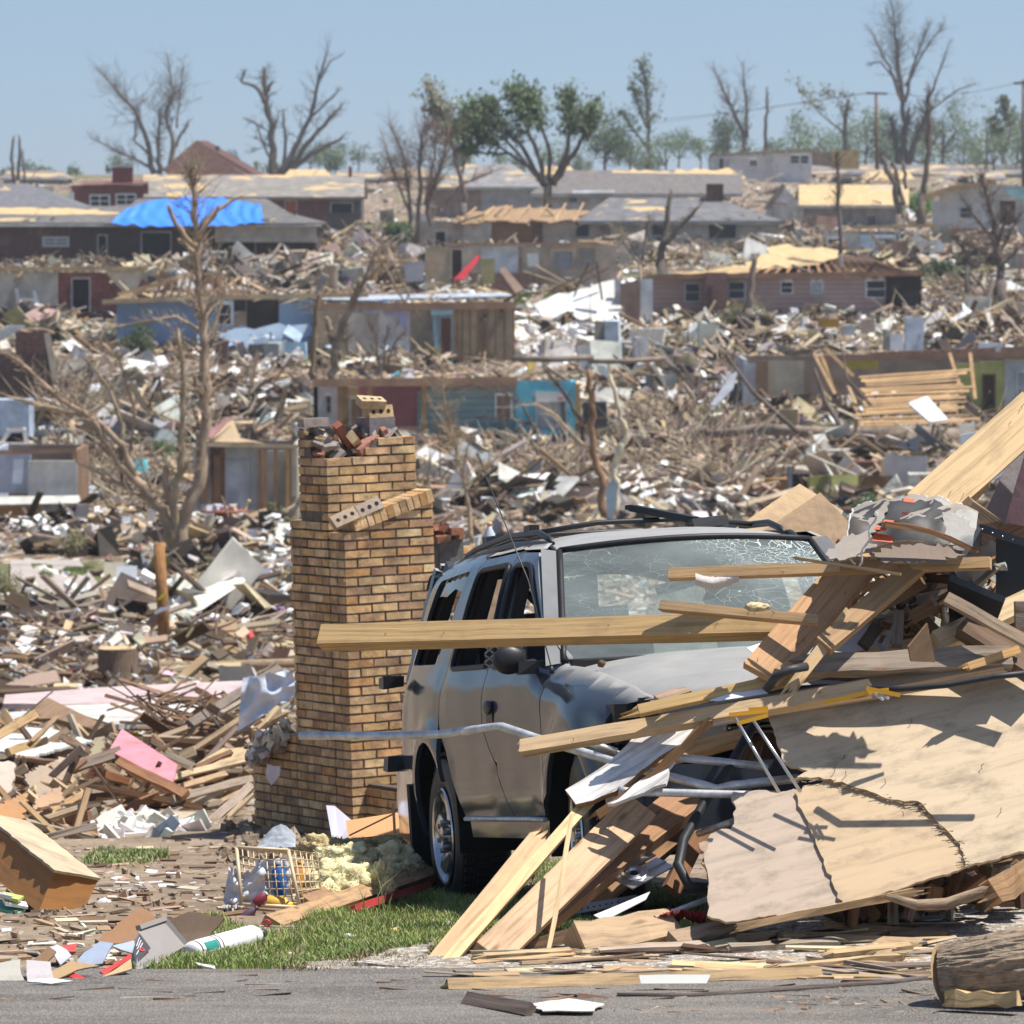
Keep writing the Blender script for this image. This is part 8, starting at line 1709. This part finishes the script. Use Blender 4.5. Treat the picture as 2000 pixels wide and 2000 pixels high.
    if hh > 1.0 and nm in('refrigerator','locker'): b.box(Vector(((a.x+c.x)/2+w_*.3,d_-.03,c.z-hh*.35)),(.04,.05,.3),None,(.3,.3,.32))
    b.build(nm.replace(' ','_'), M['far'], label=lb, cat=nm)
# ================================================================== trees
TW = {'n':0}
def tree(lab, d, base, limbs, twig=.8, tlen=.30, leaves=0, lcol=(.16,.20,.09), lsz=.25, bcol=(.19,.145,.115), depth=.10, sub=2, name='tree', cat='tree', lrange=(.4,1.0), tmin=.25):
    """limbs: (list of photo points, start radius px, end radius px); twigs and leaves grow on them"""
    if d > 450 and base[1] < 350: lsz *= 790/d; d = 790
    s = 1/sc(d); o = P(base[0],base[1],d); o.z = min(o.z,zg(o.x,o.y)); root = T(name,o,lab,cat); tr = MB(); cr = MB(); lf = MB()
    tot = max(1,sum(len(l[0]) for l in limbs))
    pb = P(base[0],base[1],d)
    if pb.z-o.z > .3: rr = max(l[1] for l in limbs)*s; tr.tube([o-Vector((0,0,.3)),pb+Vector((0,0,rr))],[rr*1.5,rr*1.1],8,jc(bcol,.1))
    for li,(pts,r0,r1) in enumerate(limbs):
        ddir = rnd.uniform(-1,1)*depth; n = len(pts); P3=[]; hb = base[1]
        for i,(x,y) in enumerate(pts): P3.append(P(x,y,d)+Vector((0,ddir*abs(hb-y)*s*1.0,0)))
        # refine with wobble
        Q=[]; Rr=[]
        for i in range(n-1):
            for k in range(4):
                t_ = (i+k/4)/(n-1); q = P3[i].lerp(P3[i+1],k/4); w_ = (r0+(r1-r0)*t_)*s
                Q.append(q+Vector((rnd.gauss(0,.35),rnd.gauss(0,.35),rnd.gauss(0,.2)))*w_); Rr.append(w_)
        Q.append(P3[-1]); Rr.append(max(r1*s*.7,.004)); 
        tr.tube(Q,Rr,7 if r0>3 else 5,jc(bcol,.12),rough=.08)
        Lt = sum((Q[i+1]-Q[i]).length for i in range(len(Q)-1)); m = int(twig*1.5*Lt/(s*9))
        for k in range(m):
            t_ = rnd.uniform(tmin,1)**.8; i = min(len(Q)-2,int(t_*(len(Q)-1))); p = Q[i].lerp(Q[i+1],rnd.random()); ax = (Q[i+1]-Q[i]).normalized()
            dr = (ax*.9+Vector((rnd.gauss(0,.65),rnd.gauss(0,.5),rnd.gauss(.1,.45)))).normalized(); L_ = Lt*tlen*rnd.uniform(.3,1)*(1.15-t_*.6); r_ = max(Rr[i]*.26,.32*s)
            def twg(p,dr,L_,r_,lev):
                pp=[p]; q=p.copy(); dd=dr.copy()
                for j in range(4): dd=(dd+Vector((rnd.gauss(0,.16),rnd.gauss(0,.16),rnd.gauss(.03,.14)))).normalized(); q=q+dd*L_/4; pp.append(q.copy())
                cr.tube(pp,[r_,r_*.8,r_*.6,r_*.45,r_*.25],3,jc(bcol,.2),cap=False)
                if leaves and rnd.random() < lrange[1]:
                    for _ in range(int(leaves*rnd.uniform(.4,1.6))):
                        c = pp[rnd.randint(1,4)]+Vector((rnd.gauss(0,1),rnd.gauss(0,1),rnd.gauss(0,.8)))*L_*.30; a=lsz*rnd.uniform(.6,1.4); u=rrot()@Vector((1,0,0)); v=u.orthogonal().normalized()
                        i0=len(lf.v); lf.v += [c-u*a/2-v*a*.3,c+u*a/2-v*a*.3,c+u*a/2+v*a*.3,c-u*a/2+v*a*.3]; lf.face([i0,i0+1,i0+2,i0+3],jc(lcol,.35))
                if lev > 0:
                    for _ in range(rnd.randint(2,4)):
                        j=rnd.randint(1,4); twg(pp[j],(dr+Vector((rnd.gauss(0,.6),rnd.gauss(0,.5),rnd.gauss(.05,.5)))).normalized(),L_*rnd.uniform(.35,.65),r_*.55,lev-1)
            twg(p,dr,L_,r_,sub-1)
    tr.build('trunk', M['barkfar'] if d > 100 else M['bark'], parent=root)
    if cr.f: cr.build('twigs', M['barkfar'], parent=root)
    if lf.f: lf.build('crown', M['leaf'], parent=root)
    return root
def bushy(lab, d, cx, yb, wpx, hpx, n, col, name='tree', lsz=None, trunk=True, cat='tree', gap=.45):
    """a leafy crown of many small leaf clumps in uneven lumps round a short trunk"""
    s = 1/sc(d); o = P(cx,yb,d); o.z = min(o.z,zg(o.x,o.y)+.3); dzp = max(0,(P(cx,yb,d).z-o.z))/s; root = T(name,o,lab,cat); lf = MB(); tr = MB(); a = lsz or 4.6*s; n = int(n*1.5)
    lumps = [(Vector((rnd.uniform(-.75,.75)*wpx/2*s,rnd.uniform(-.5,.5)*wpx/2*s,(dzp+rnd.uniform(.3,.85)*hpx)*s)), rnd.uniform(.22,.42)*min(wpx,hpx)*s) for _ in range(7)]
    if trunk:
        tr.tube([o-Vector((0,0,.5)),o+Vector((.02*hpx*s,0,dzp*s+hpx*s*.35)),o+Vector((0,0,dzp*s+hpx*s*.7))],[.05*hpx*s*.6,.035*hpx*s*.6,.01*hpx*s],7,(.12,.09,.07),rough=.08)
        for L_,r_ in lumps[:5]: tr.tube([o+Vector((0,0,dzp*s+hpx*s*.2)),o+L_*.6+Vector((0,0,hpx*s*.05)),o+L_],[.018*hpx*s,.012*hpx*s,.004*hpx*s],5,(.12,.09,.07))
        tr.build('trunk', M['barkfar'], parent=root)
    for _ in range(n):
        L_,r_ = rnd.choice(lumps); u = Vector((rnd.gauss(0,1),rnd.gauss(0,1),rnd.gauss(0,1))).normalized(); k = rnd.uniform(.35,1.1)
        c = o+L_+u*r_*k
        if noise.noise(c*(1.2/(r_+.01))) < -gap*.35: continue
        aa = a*rnd.uniform(.5,1.3); e = rrot()@Vector((1,0,0)); v = e.orthogonal().normalized(); i0=len(lf.v); lf.v += [c-e*aa/2,c+v*aa*.35,c+e*aa/2,c-v*aa*.35]; lf.face([i0,i0+1,i0+2,i0+3],jc(col,.4))
    lf.build('crown', M['leaf'], parent=root); return root
GN=(.085,.125,.05); GD=(.06,.09,.035); GL=(.13,.18,.06)
# skyline trees, far
for (lb,d_,x,yb,w_,h_,n,c) in (
 ('round green tree on the skyline near the left edge',950,78,368,62,52,1500,GN),('small green tree on the skyline left of the brick chimney',950,147,362,38,42,700,GN),('partly hidden green tree at the left edge of the skyline',950,5,360,40,34,600,GN),
 ('small dark green tree behind the dark red gable',900,450,335,34,38,600,GD),('pale green tree right of the forked bare tree',950,655,335,60,54,900,(.11,.16,.09)),('low green tree between the forked tree and the pale one',950,605,332,70,60,1000,(.10,.14,.08)),('faint low tree behind the brown bare trees',950,700,330,40,50,400,(.12,.16,.1)),
 ('dense dark green tree beside the tall leaning poplar',700,1180,330,120,110,4200,GD),('thin green tree right of the tall poplar',900,1325,325,60,75,900,(.11,.16,.09)),('small green tree left of the white crest house',900,1368,325,40,60,500,(.11,.16,.09)),('dark round tree behind the white crest house',820,1420,305,80,80,1800,GD),
 ('loose green tree behind the snag right of the crest house',850,1560,300,90,80,900,(.12,.16,.09)),('wide green tree left of the utility pole',850,1690,320,110,100,2200,GN),('green tree behind the tallest bare tree',850,1840,325,110,125,2600,(.085,.13,.06)),('green tree right of the tallest bare tree',850,1770,330,80,70,1400,GD),
 ('half stripped green tree near the right edge of the skyline',800,1925,325,100,120,1600,(.11,.15,.07)),('green tree at the right edge of the skyline',800,1985,325,70,110,1200,GN)):
    bushy(lb,d_,x,yb,w_,h_,n,c,trunk=True)
for (lb,x,yb,w_,h_,n,c,ct) in (
 ('round dark green shrub below the blue house',262,712,92,74,2600,GD,'shrub'),('bright green shrub right of the round dark shrub',360,690,44,50,900,GN,'shrub'),('conical green bush beside the trunks in the centre left',778,497,44,62,1500,(.05,.10,.03),'shrub'),
 ('bright green small tree in front of the garage',1790,438,62,72,2200,(.09,.19,.03),'tree'),('dark green hedge on the lawn at the right',1830,547,74,44,1700,GD,'hedge'),('small hedge bush right of the dark hedge',1885,548,34,30,600,GD,'hedge'),('brownish green juniper in front of the mauve house',1455,672,80,78,2300,(.14,.13,.05),'shrub'),
 ('yellow green bush behind the big broken tree',320,860,50,50,900,(.16,.20,.05),'shrub'),('dark green bush behind the big broken tree lower',312,905,56,50,1200,(.06,.12,.03),'shrub'),('ragged brown green bush left of the wooden post',135,1095,70,62,900,(.18,.16,.08),'shrub'),('dark bush under the hardboard heap at the right',1690,1010,50,50,900,(.05,.10,.03),'shrub'),
 ('low dry bush behind the mauve house rubble',1120,585,120,36,1200,(.22,.16,.09),'shrub'),('dark scrubby bush behind the pale broken trunk',1165,880,90,70,1500,(.10,.09,.05),'shrub'),('greenish scrub left of the thin pale tree',1060,950,70,60,900,(.13,.12,.05),'shrub'),('low bush at the left chimney ledge',545,1045,40,70,700,(.13,.14,.06),'shrub'),
 ('dark bush in front of the mauve wall',1610,612,60,46,900,(.07,.06,.035),'shrub'),('dry weeds right of the wooden post',390,1225,110,120,1300,(.34,.28,.16),'weeds'),('green brown weeds at the left edge',20,1215,60,110,900,(.2,.19,.09),'weeds'),('low shrub before the cream ranch house left',1350,497,40,16,400,GD,'shrub'),('second low shrub before the cream ranch house',1395,497,30,12,300,GL,'shrub')):
    d_ = hit(x,yb,dmin=60).y; bushy(lb,d_,x,yb,w_,h_,n,c,name=ct,trunk=(ct!='hedge'),cat=ct)
tree('bare many stemmed tree on the skyline left of the red gable',620,(310,345),[([(300,340),(285,270),(265,215),(230,180),(195,138)],6,.6),([(312,342),(310,290),(312,215)],6,2),([(335,340),(335,270),(325,220),(338,180),(326,100)],6,.6),([(340,290),(355,260),(370,235)],4,1.5),([(345,250),(350,200),(358,112)],2.5,.5),([(300,330),(240,300),(180,270)],3,.8),([(290,300),(262,275),(268,215)],3,1),([(305,335),(260,310),(215,290)],3,.8)],2.2,.30,sub=3)
tree('tall forked tree with black torn limbs on the skyline left of centre',600,(545,345),[([(536,345),(530,290),(520,200),(514,130)],9,4),([(520,200),(500,170),(472,160),(480,135)],5,1.5),([(545,345),(575,290),(605,230),(620,165),(640,100)],7,1.5),([(620,165),(645,120),(672,105)],2.5,.7),([(552,343),(610,270),(640,235),(668,205)],6,2),([(560,340),(610,300),(650,280),(672,265)],6,2),([(556,335),(556,270),(553,212)],4,1.5),([(605,230),(650,190),(665,172)],3,1),([(540,330),(518,290),(500,240),(478,232)],3,1),([(520,180),(532,160),(537,160)],4,1)],.9,.24,leaves=.3,lcol=(.22,.24,.12),sub=3,bcol=(.12,.09,.07),lsz=.3)
tree('brown bare twiggy tree left of centre in front of the skyline',430,(800,480),[([(800,480),(800,380),(790,310),(762,240)],5,1),([(815,480),(820,330),(822,262),(830,250)],5,1.2),([(842,470),(835,400),(860,330),(880,240)],6,1.2),([(802,420),(770,340),(745,260)],3,.8),([(870,400),(900,360),(975,330)],4,1),([(830,400),(850,300),(855,240)],3,.8)],2.2,.30,bcol=(.24,.17,.135),sub=3)
tree('grey leaning tree with a thin drooping top behind the brown twiggy tree',520,(905,400),[([(908,400),(895,330),(872,230),(850,190)],6,1.5),([(905,380),(890,300),(868,250),(850,215)],4,1),([(900,350),(912,300),(905,240)],3,.8)],1.8,.30,leaves=2,lcol=(.26,.26,.18),sub=3,bcol=(.20,.16,.13))
tree('spreading green tree with fanning limbs in the centre of the skyline',470,(1070,362),[([(1060,362),(1030,300),(985,250),(920,215)],6,1.5),([(1064,362),(1050,300),(1020,230),(1005,178)],6,1.5),([(1072,362),(1072,290),(1050,230),(1040,190)],5,1.2),([(1080,362),(1105,300),(1115,240),(1108,190)],7,1.5),([(1084,355),(1120,300),(1150,250),(1155,215)],6,1.5),([(1040,330),(980,290),(935,262)],4,1),([(1052,350),(1000,285),(940,240),(892,252)],4,1),([(1010,280),(965,225),(955,200)],3,1),([(1000,300),(940,300),(905,290)],3,1)],2.6,.34,leaves=4,lcol=(.10,.145,.06),sub=2,lsz=.24,bcol=(.15,.115,.09),tmin=.42)
tree('tall leaning poplar right of centre with leaves only on its left side',560,(1268,328),[([(1268,328),(1266,250),(1263,180),(1255,125)],5,1.5),([(1264,250),(1245,200),(1235,165)],2.5,.8),([(1266,290),(1235,250),(1215,220)],3,.8)],2.2,.26,leaves=2,lcol=(.10,.135,.065),sub=2,lsz=.24,bcol=(.15,.12,.1))
tree('bare feathery tree behind the white crest house',640,(1455,300),[([(1458,300),(1448,250),(1420,190),(1395,135)],5,1),([(1458,270),(1458,210),(1450,120)],4,.8),([(1455,260),(1430,210),(1400,180)],2.5,.7)],1.9,.28,leaves=.3,lcol=(.24,.26,.15),sub=3,bcol=(.17,.13,.11))
tree('slim broken snag right of the feathery tree',640,(1495,290),[([(1495,292),(1496,230),(1497,172)],4,2)],.7,.2,bcol=(.14,.10,.08))
tree('broken snag with a long drooping left limb',600,(1652,295),[([(1652,300),(1650,250),(1655,195)],5,3),([(1648,260),(1600,220),(1555,165)],2,.5),([(1650,240),(1635,190),(1600,175)],1.5,.4)],1.1,.35,leaves=1,lcol=(.2,.22,.12),sub=3,bcol=(.12,.09,.075))
tree('tallest thinly leaved tree on the skyline at the right',560,(1765,310),[([(1765,315),(1765,240),(1762,160),(1750,90),(1745,12)],7,.8),([(1766,200),(1785,120),(1812,50)],4,.7),([(1760,200),(1735,130),(1700,60)],4,.7),([(1768,170),(1805,100),(1845,45)],3,.6),([(1760,180),(1750,120),(1760,30)],3,.6),([(1755,160),(1720,120),(1700,125)],2.5,.6)],1.9,.30,leaves=.5,lcol=(.20,.23,.14),sub=3,lsz=.26,bcol=(.15,.12,.10),tmin=.4)
tree('dark tangled wreck of a tree beneath the tallest tree',540,(1765,330),[([(1760,330),(1750,290),(1742,230)],8,4),([(1770,330),(1790,270),(1810,220)],8,2),([(1765,310),(1770,260),(1775,215)],6,3)],3.5,.35,bcol=(.10,.08,.065),sub=3)
tree('tall broken trunk with a pale tear at the right',500,(1800,382),[([(1800,382),(1812,300),(1815,230),(1812,185)],6,4),([(1812,200),(1830,150),(1855,80)],3,.6),([(1812,220),(1870,175),(1900,165)],2,.6)],1.2,.3,bcol=(.17,.13,.10),sub=3)
tree('cluster of torn trunks leaning left before the tall broken trunk',430,(1755,425),[([(1762,425),(1745,360),(1722,305)],7,5),([(1764,400),(1752,340),(1742,312)],5,3),([(1768,370),(1765,330),(1762,315)],4,3)],.8,.25,bcol=(.19,.15,.12))
tree('half stripped tree at the right edge of the skyline',620,(1962,322),[([(1960,322),(1955,280),(1940,240)],5,2),([(1962,300),(1975,250),(1962,200)],4,1)],2.5,.35,leaves=3,lcol=(.14,.17,.09),sub=3,bcol=(.16,.13,.1))
tree('two thin snags at the left edge of the skyline',700,(32,355),[([(28,358),(22,310),(27,266)],4,2),([(34,358),(38,300),(37,265)],4,2),([(47,358),(44,292)],2.5,2)],.5,.2,bcol=(.14,.11,.09))
tree('thin dead pole like tree in front of the cream ranch house',330,(1642,500),[([(1642,500),(1640,420),(1636,330),(1634,300)],5,2)],3,.16,bcol=(.15,.12,.11),sub=2)
tree('leaning broken trunk before the mauve house',310,(1462,610),[([(1460,612),(1468,560),(1476,495)],8,5)],.6,.2,bcol=(.2,.155,.13))
tree('dark forked trunk in front of the cream ranch house',330,(1293,515),[([(1290,518),(1300,450),(1312,370)],9,4),([(1296,480),(1330,440),(1368,400)],7,3)],.8,.2,bcol=(.15,.12,.10))
tree('splintered pale branches beside the dark forked trunk',335,(1250,505),[([(1250,508),(1230,470),(1195,440)],3,1),([(1255,508),(1262,450),(1268,425)],3,2),([(1240,505),(1215,470),(1210,430)],3,1)],3,.4,bcol=(.34,.27,.2),sub=2)
tree('big dark broken tree at the right edge before the white sided house',330,(1955,550),[([(1955,555),(1948,490),(1940,420),(1918,345)],9,3),([(1950,500),(1975,450),(2000,410)],5,2),([(1948,480),(1910,430),(1875,380)],4,1),([(1950,520),(1975,500),(1990,480)],5,3),([(1945,500),(1960,440),(1970,405)],4,2)],1.8,.3,bcol=(.16,.125,.105),sub=3)
tree('tangled root ball at the right before the white sided house',335,(1890,520),[([(1900,525),(1880,480),(1860,460)],5,2),([(1905,525),(1930,500),(1880,470)],5,2)],5,.6,bcol=(.2,.155,.125),sub=3)
tree('big broken tree with bare limbs sweeping left in the left middle distance',150,(335,1100),[([(345,1110),(352,1040),(385,950),(398,860),(400,760),(396,650),(388,540),(385,460),(378,380),(372,320)],15,4),([(335,1105),(335,1040),(305,985),(270,940),(235,905),(200,850),(165,800)],15,5),([(270,940),(240,870),(190,820),(120,780),(60,720),(20,690)],8,2),([(235,900),(240,830),(215,760),(170,700)],6,2),([(338,1060),(345,960),(358,880),(360,750),(352,640)],9,4),([(325,1050),(326,980),(325,905)],8,7),([(305,985),(260,960),(200,930),(145,900)],7,2),([(390,480),(350,440),(338,400)],6,4),([(386,440),(420,410),(468,378)],6,3),([(386,470),(430,420),(436,400)],4,2),([(384,500),(350,470),(345,468)],5,3),([(396,650),(340,620),(220,640),(150,660)],4,1),([(300,990),(250,900),(262,800),(230,700),(190,640)],4,1),([(200,860),(150,810),(60,790),(0,770)],6,2),([(375,330),(368,312)],3,2),([(396,700),(430,590),(440,545)],4,2)],1.3,.14,bcol=(.40,.30,.21),depth=.25,sub=2,tmin=.25)
sh('sheet_metal_scrap','tan sheet scrap stuck on the very top of the big broken tree',[(355,322,150),(380,308,150),(398,316,150),(378,326,150)],(.50,.42,.30),'far',.02,'scrap')
tree('tall brown broken trunk standing behind the crushed car',190,(1185,1010),[([(1182,1010),(1168,930),(1158,870),(1156,790),(1150,722)],9,6),([(1160,790),(1158,760),(1165,740)],3,2)],.15,.1,bcol=(.27,.165,.09),name='dead_tree')
tree('bone white curving trunk right of the brown trunk behind the SUV',189,(1200,1010),[([(1198,1008),(1200,950),(1198,910),(1215,870),(1222,840),(1205,790),(1192,730)],9,4),([(1215,875),(1225,866)],3,2)],.08,.1,bcol=(.62,.54,.38),name='dead_tree')
sh('sheet_metal_scrap','pale bent metal piece wrapped on the top of the bone white trunk',[(1164,712,189),(1180,714,189),(1190,728,189),(1186,738,189),(1168,726,189)],(.60,.70,.70),'far',.03,'scrap')
sh('sheet_metal_scrap','bent blue grey sheet wrapped round the foot of the brown trunk',[(1182,955,187),(1195,935,187),(1208,945,187),(1204,990,187),(1196,1015,187),(1186,1010,187)],(.35,.45,.52),'far',.03,'scrap')
tree('pale bare limb leaning left to the brown broken trunk',200,(1192,930),[([(1192,930),(1150,880),(1110,840),(1085,810),(1050,790),(1010,792)],4,1.5)],.6,.25,bcol=(.46,.36,.24),name='dead_tree')
tree('dark curved branch left of the brown broken trunk',215,(1138,870),[([(1138,870),(1135,820),(1110,780),(1085,745),(1062,720)],5,2),([(1135,850),(1150,800),(1170,730)],3,1)],.8,.25,bcol=(.11,.08,.065))
tree('dark bare branches in front of the cyan garage wall',225,(1050,840),[([(1048,845),(1020,790),(980,765),(900,745)],3,1),([(1045,830),(1000,820),(930,815)],3,1)],1.5,.3,bcol=(.14,.105,.08),sub=3)
tree('thin pale twiggy tree behind the SUV roof rack',120,(922,1060),[([(922,1060),(915,990),(905,930),(885,860),(868,790),(860,700)],5,1),([(905,930),(912,880),(925,850)],2.5,.8),([(910,950),(945,920),(1000,860)],3,.8),([(885,860),(850,800),(835,780)],2,.7),([(900,900),(870,880),(850,850)],2,.6)],2.6,.20,bcol=(.46,.36,.23),sub=3,depth=.2)
tree('leaning broken trunk above the chimney',255,(622,735),[([(612,742),(612,680),(618,620),(625,570)],6,5)],.4,.15,bcol=(.24,.16,.10))
tree('forked trunk above the chimney with a raw pale wound',250,(655,742),[([(650,742),(652,700),(662,650),(690,590),(705,540)],9,5),([(655,690),(642,640),(640,620)],7,5),([(690,600),(735,490),(790,590)],4,2),([(705,560),(760,500),(830,640)],3,1)],.6,.2,bcol=(.29,.21,.15))
tree('grey bare shrub in front of the lilac curtain',255,(745,712),[([(740,712),(735,660),(720,620)],2,.8),([(750,712),(752,670),(760,640)],2,.8),([(757,712),(770,670),(790,650)],2,.8)],5,.5,bcol=(.22,.17,.14),sub=3)
for i,(a,m_,e,r_) in enumerate((((1420,695),(1470,765),(1560,845),5),((1590,720),(1615,790),(1650,845),6),((1640,660),(1655,740),(1700,790),3))):
    b = MB(); d_=234; b.tube([P(*a,d_),P(*m_,d_),P(*e,d_-4)],[r_*.5/sc(d_),r_*.8/sc(d_),r_/sc(d_)],7,(.15,.115,.09)); b.build('fallen_bough', M['barkfar'], label=['long dark branch leaning down right of the metal sheet','thick dark branch leaning across the wooden rubble','thin dark branch near the fallen rafters'][i], cat='branch')
for i,(x0,y0,x1,y1,r_,d_) in enumerate(((1480,838,1680,845,11,236),(1660,850,1760,838,14,238),(1740,845,1900,858,20,240),(1380,848,1500,832,9,236),(1560,872,1700,878,8,228),(1300,700,1150,706,5,270),(1000,700,1160,698,6,262))):
    b = MB(); b.tube([P(x0,y0,d_),P((x0+x1)/2,(y0+y1)/2+3,d_),P(x1,y1,d_)],[r_/sc(d_)]*3,10,jc((.25,.20,.165),.1),rough=.08); b.build('fallen_log', M['barkfar'], label=['grey fallen trunk below the wooden rubble','middle fallen trunk right of the grey one','thickest fallen trunk near the widest pale plank','thin fallen trunk at the left of the trunk row','lower brown fallen trunk','short fallen trunk left of the rubble mound','pale fallen trunk on the footing behind the cyan wall'][i], cat='fallen trunk')
# utility poles
up = T('utility_pole', P(1713,330,600), 'brown wooden utility pole with one crossarm left of the tallest tree', 'utility pole')
b = MB(); b.tube([P(1713,332,600),P(1711,182,600)],[.2,.15],8,(.20,.11,.07)); b.build('pole', M['barkfar'], parent=up)
b = MB(); b.beam(P(1692,182,599.6),P(1733,183,599.6),.22,.15,col=(.14,.10,.08)); b.build('crossarm', M['barkfar'], parent=up)
up2 = T('utility_pole', P(2000,330,520), 'utility pole cut by the right edge of the picture', 'utility pole')
b = MB(); b.tube([P(1999,400,520),P(1999,155,520)],[.2,.15],8,(.17,.13,.11)); b.build('pole', M['barkfar'], parent=up2)
b = MB(); b.beam(P(1980,163,519.6),P(2020,160,519.6),.22,.15,col=(.14,.10,.08)); b.build('crossarm', M['barkfar'], parent=up2)
for i,(a,e,sg) in enumerate((((1732,182,599),(1982,162,520),12),((1694,181,599),(1300,232,760),4),((1694,183,599),(1100,262,900),3))):
    b = MB(); A=P(*a); E_=P(*e); b.tube([A.lerp(E_,t/14)-Vector((0,0,sg/sc(600)*4*(t/14)*(1-t/14))) for t in range(15)],.028,4,(.12,.13,.14),cap=False); b.build('power_line', M['matte'], label=['sagging wire between the two utility poles','upper wire running left from the crossarm','lower wire running left from the crossarm'][i], cat='wire')

for k,(x,w_,h_) in enumerate(((230,70,34),(400,60,30),(520,50,26),(760,90,40),(1000,80,40),(1130,60,40),(1270,70,36),(1500,90,46),(1620,80,56),(1730,70,50),(1880,90,56))):
    bushy(['low hazy tree left of the bare many stemmed tree','low hazy tree beside the red gable','low hazy tree right of the forked tree trunk','low hazy trees behind the brown twiggy tree','low hazy tree left of the green fanning tree foot','low hazy tree between the fanning tree and the poplar','low hazy tree at the foot of the poplar','low hazy trees behind the slim snag','low hazy trees behind the drooping snag','low hazy trees behind the utility pole','low hazy trees right of the tall broken trunk'][k],900,x,342,w_,h_,700,(.12,.16,.10),name='hazy_tree')

for k,(x,w_,h_) in enumerate(((1090,90,70),(1230,80,80),(1300,90,70),(1390,80,60),(1480,100,64),(1540,90,70),(1600,90,84),(1660,100,90),(1720,90,100),(1800,100,90),(1880,100,80),(1940,110,90),(1995,90,90),(900,80,60),(640,60,40))):
    bushy(['hazy green tree behind the fanning tree','hazy green tree right of the poplar foot','hazy green tree two places right of the poplar','hazy green tree behind the left end of the crest house','hazy green tree behind the middle of the crest house','hazy green tree behind the right end of the crest house','hazy green tree behind the yellow plywood wall','hazy green tree left of the single crossarm pole','hazy green tree just behind the single crossarm pole','hazy green tree right of the tallest tree','hazy green tree above the small tree at the garage','hazy green tree above the tan edged white house','last hazy green tree at the right edge','hazy green tree left of the fanning tree','hazy green tree right of the blackened forked tree'][k],rnd.uniform(760,900),x,338,w_,h_,900,jc((.12,.165,.09),.15),name='hazy_tree')
for k,(x0,x1,ye,yr,rc,rm,wc_) in enumerate(((8,126,350,334,(.18,.17,.17),'roof',(.35,.3,.26)),(560,640,348,332,OSB,'deck',(.3,.25,.2)),(655,745,350,336,(.2,.18,.17),'roof',(.42,.38,.34)),(752,836,346,330,(.34,.25,.16),'deck',(.36,.28,.22)),(1055,1120,342,326,OSB,'deck',(.4,.36,.3)),(1448,1530,352,338,(.2,.19,.19),'roof',(.5,.49,.46)),(1690,1780,352,336,OSB,'deck',(.36,.32,.28)),(1852,1960,350,334,(.22,.21,.22),'roof',(.45,.44,.42)),(1560,1650,356,342,(.32,.24,.16),'deck',(.36,.3,.25)))):
    house(['small grey roofed house on the skyline at the left edge','small tan decked house on the skyline behind the red brick house','small patchy roofed house on the skyline left of the brown trees','small brown decked house on the skyline behind the brown trees','small tan decked house on the skyline behind the fanning tree','small grey roofed house on the skyline before the crest house','small tan decked house on the skyline below the crossarm pole','small patchy roofed house on the skyline near the right edge','small brown decked house on the skyline below the yellow plywood wall'][k],ye+14,x0,x1,ye,[(x0,ye,x1,ye+14,0,wc_)],[(x0+14,ye+3,x0+26,ye+10,0,(.4,.4,.4))],L=12,roof=(x0-8,x1+8,ye,yr,14,14,rc,rm,12,(.4,.38,.35)),d=720+k*4)
sp = []
for (x0,x1,yb,ye) in HS:
    w_ = x1-x0
    for k in range(max(1,int(w_/90))): sp.append((max(5,min(1995,rnd.uniform(x0,x1))),yb+rnd.uniform(4,14),None,rnd.uniform(2,4),rnd.uniform(.2,.55)))
heaps('house_rubble', M['far'], sp, 46, 'w')
ls = MB()
for (x0,x1,yb,ye) in HS:
    if ye > 700: continue
    for k in range(int((x1-x0)/22)):
        x = rnd.uniform(max(x0,0),min(x1,2000)); q = hit((max(x0,0)+min(x1,2000))/2,yb,dmin=60).y; p = P(x,ye-rnd.uniform(-4,8),q+rnd.uniform(-.5,3)); L_ = rnd.uniform(.6,3); rt = Euler((rnd.uniform(-1,1),rnd.gauss(0,.5),rnd.uniform(-.8,.8))).to_matrix(); ls.box(p,(L_,rnd.uniform(.08,.22),.05),rt,jc(rnd.choice(PALW),.2))
ls.build('loose_boards', M['far'], kind='stuff')
# ================================================================== haze
hm = bpy.data.materials.new('haze'); hm.use_nodes = True; t = hm.node_tree; t.nodes.clear()
ou = t.nodes.new('ShaderNodeOutputMaterial'); pv = t.nodes.new('ShaderNodeVolumePrincipled'); pv.inputs['Color'].default_value = (.86,.93,.98,1); pv.inputs['Density'].default_value = .00018; pv.inputs['Anisotropy'].default_value = .3
t.links.new(pv.outputs[0],ou.inputs['Volume'])
b = MB(); lo = -46; b.box((0,4600,(lo+60)/2),(12000,9300,60-lo),None,(1,1,1)); b.build('haze', hm, kind='stuff', origin=(0,4600,lo))
S.cycles.volume_step_rate = 4; S.cycles.volume_bounces = 0
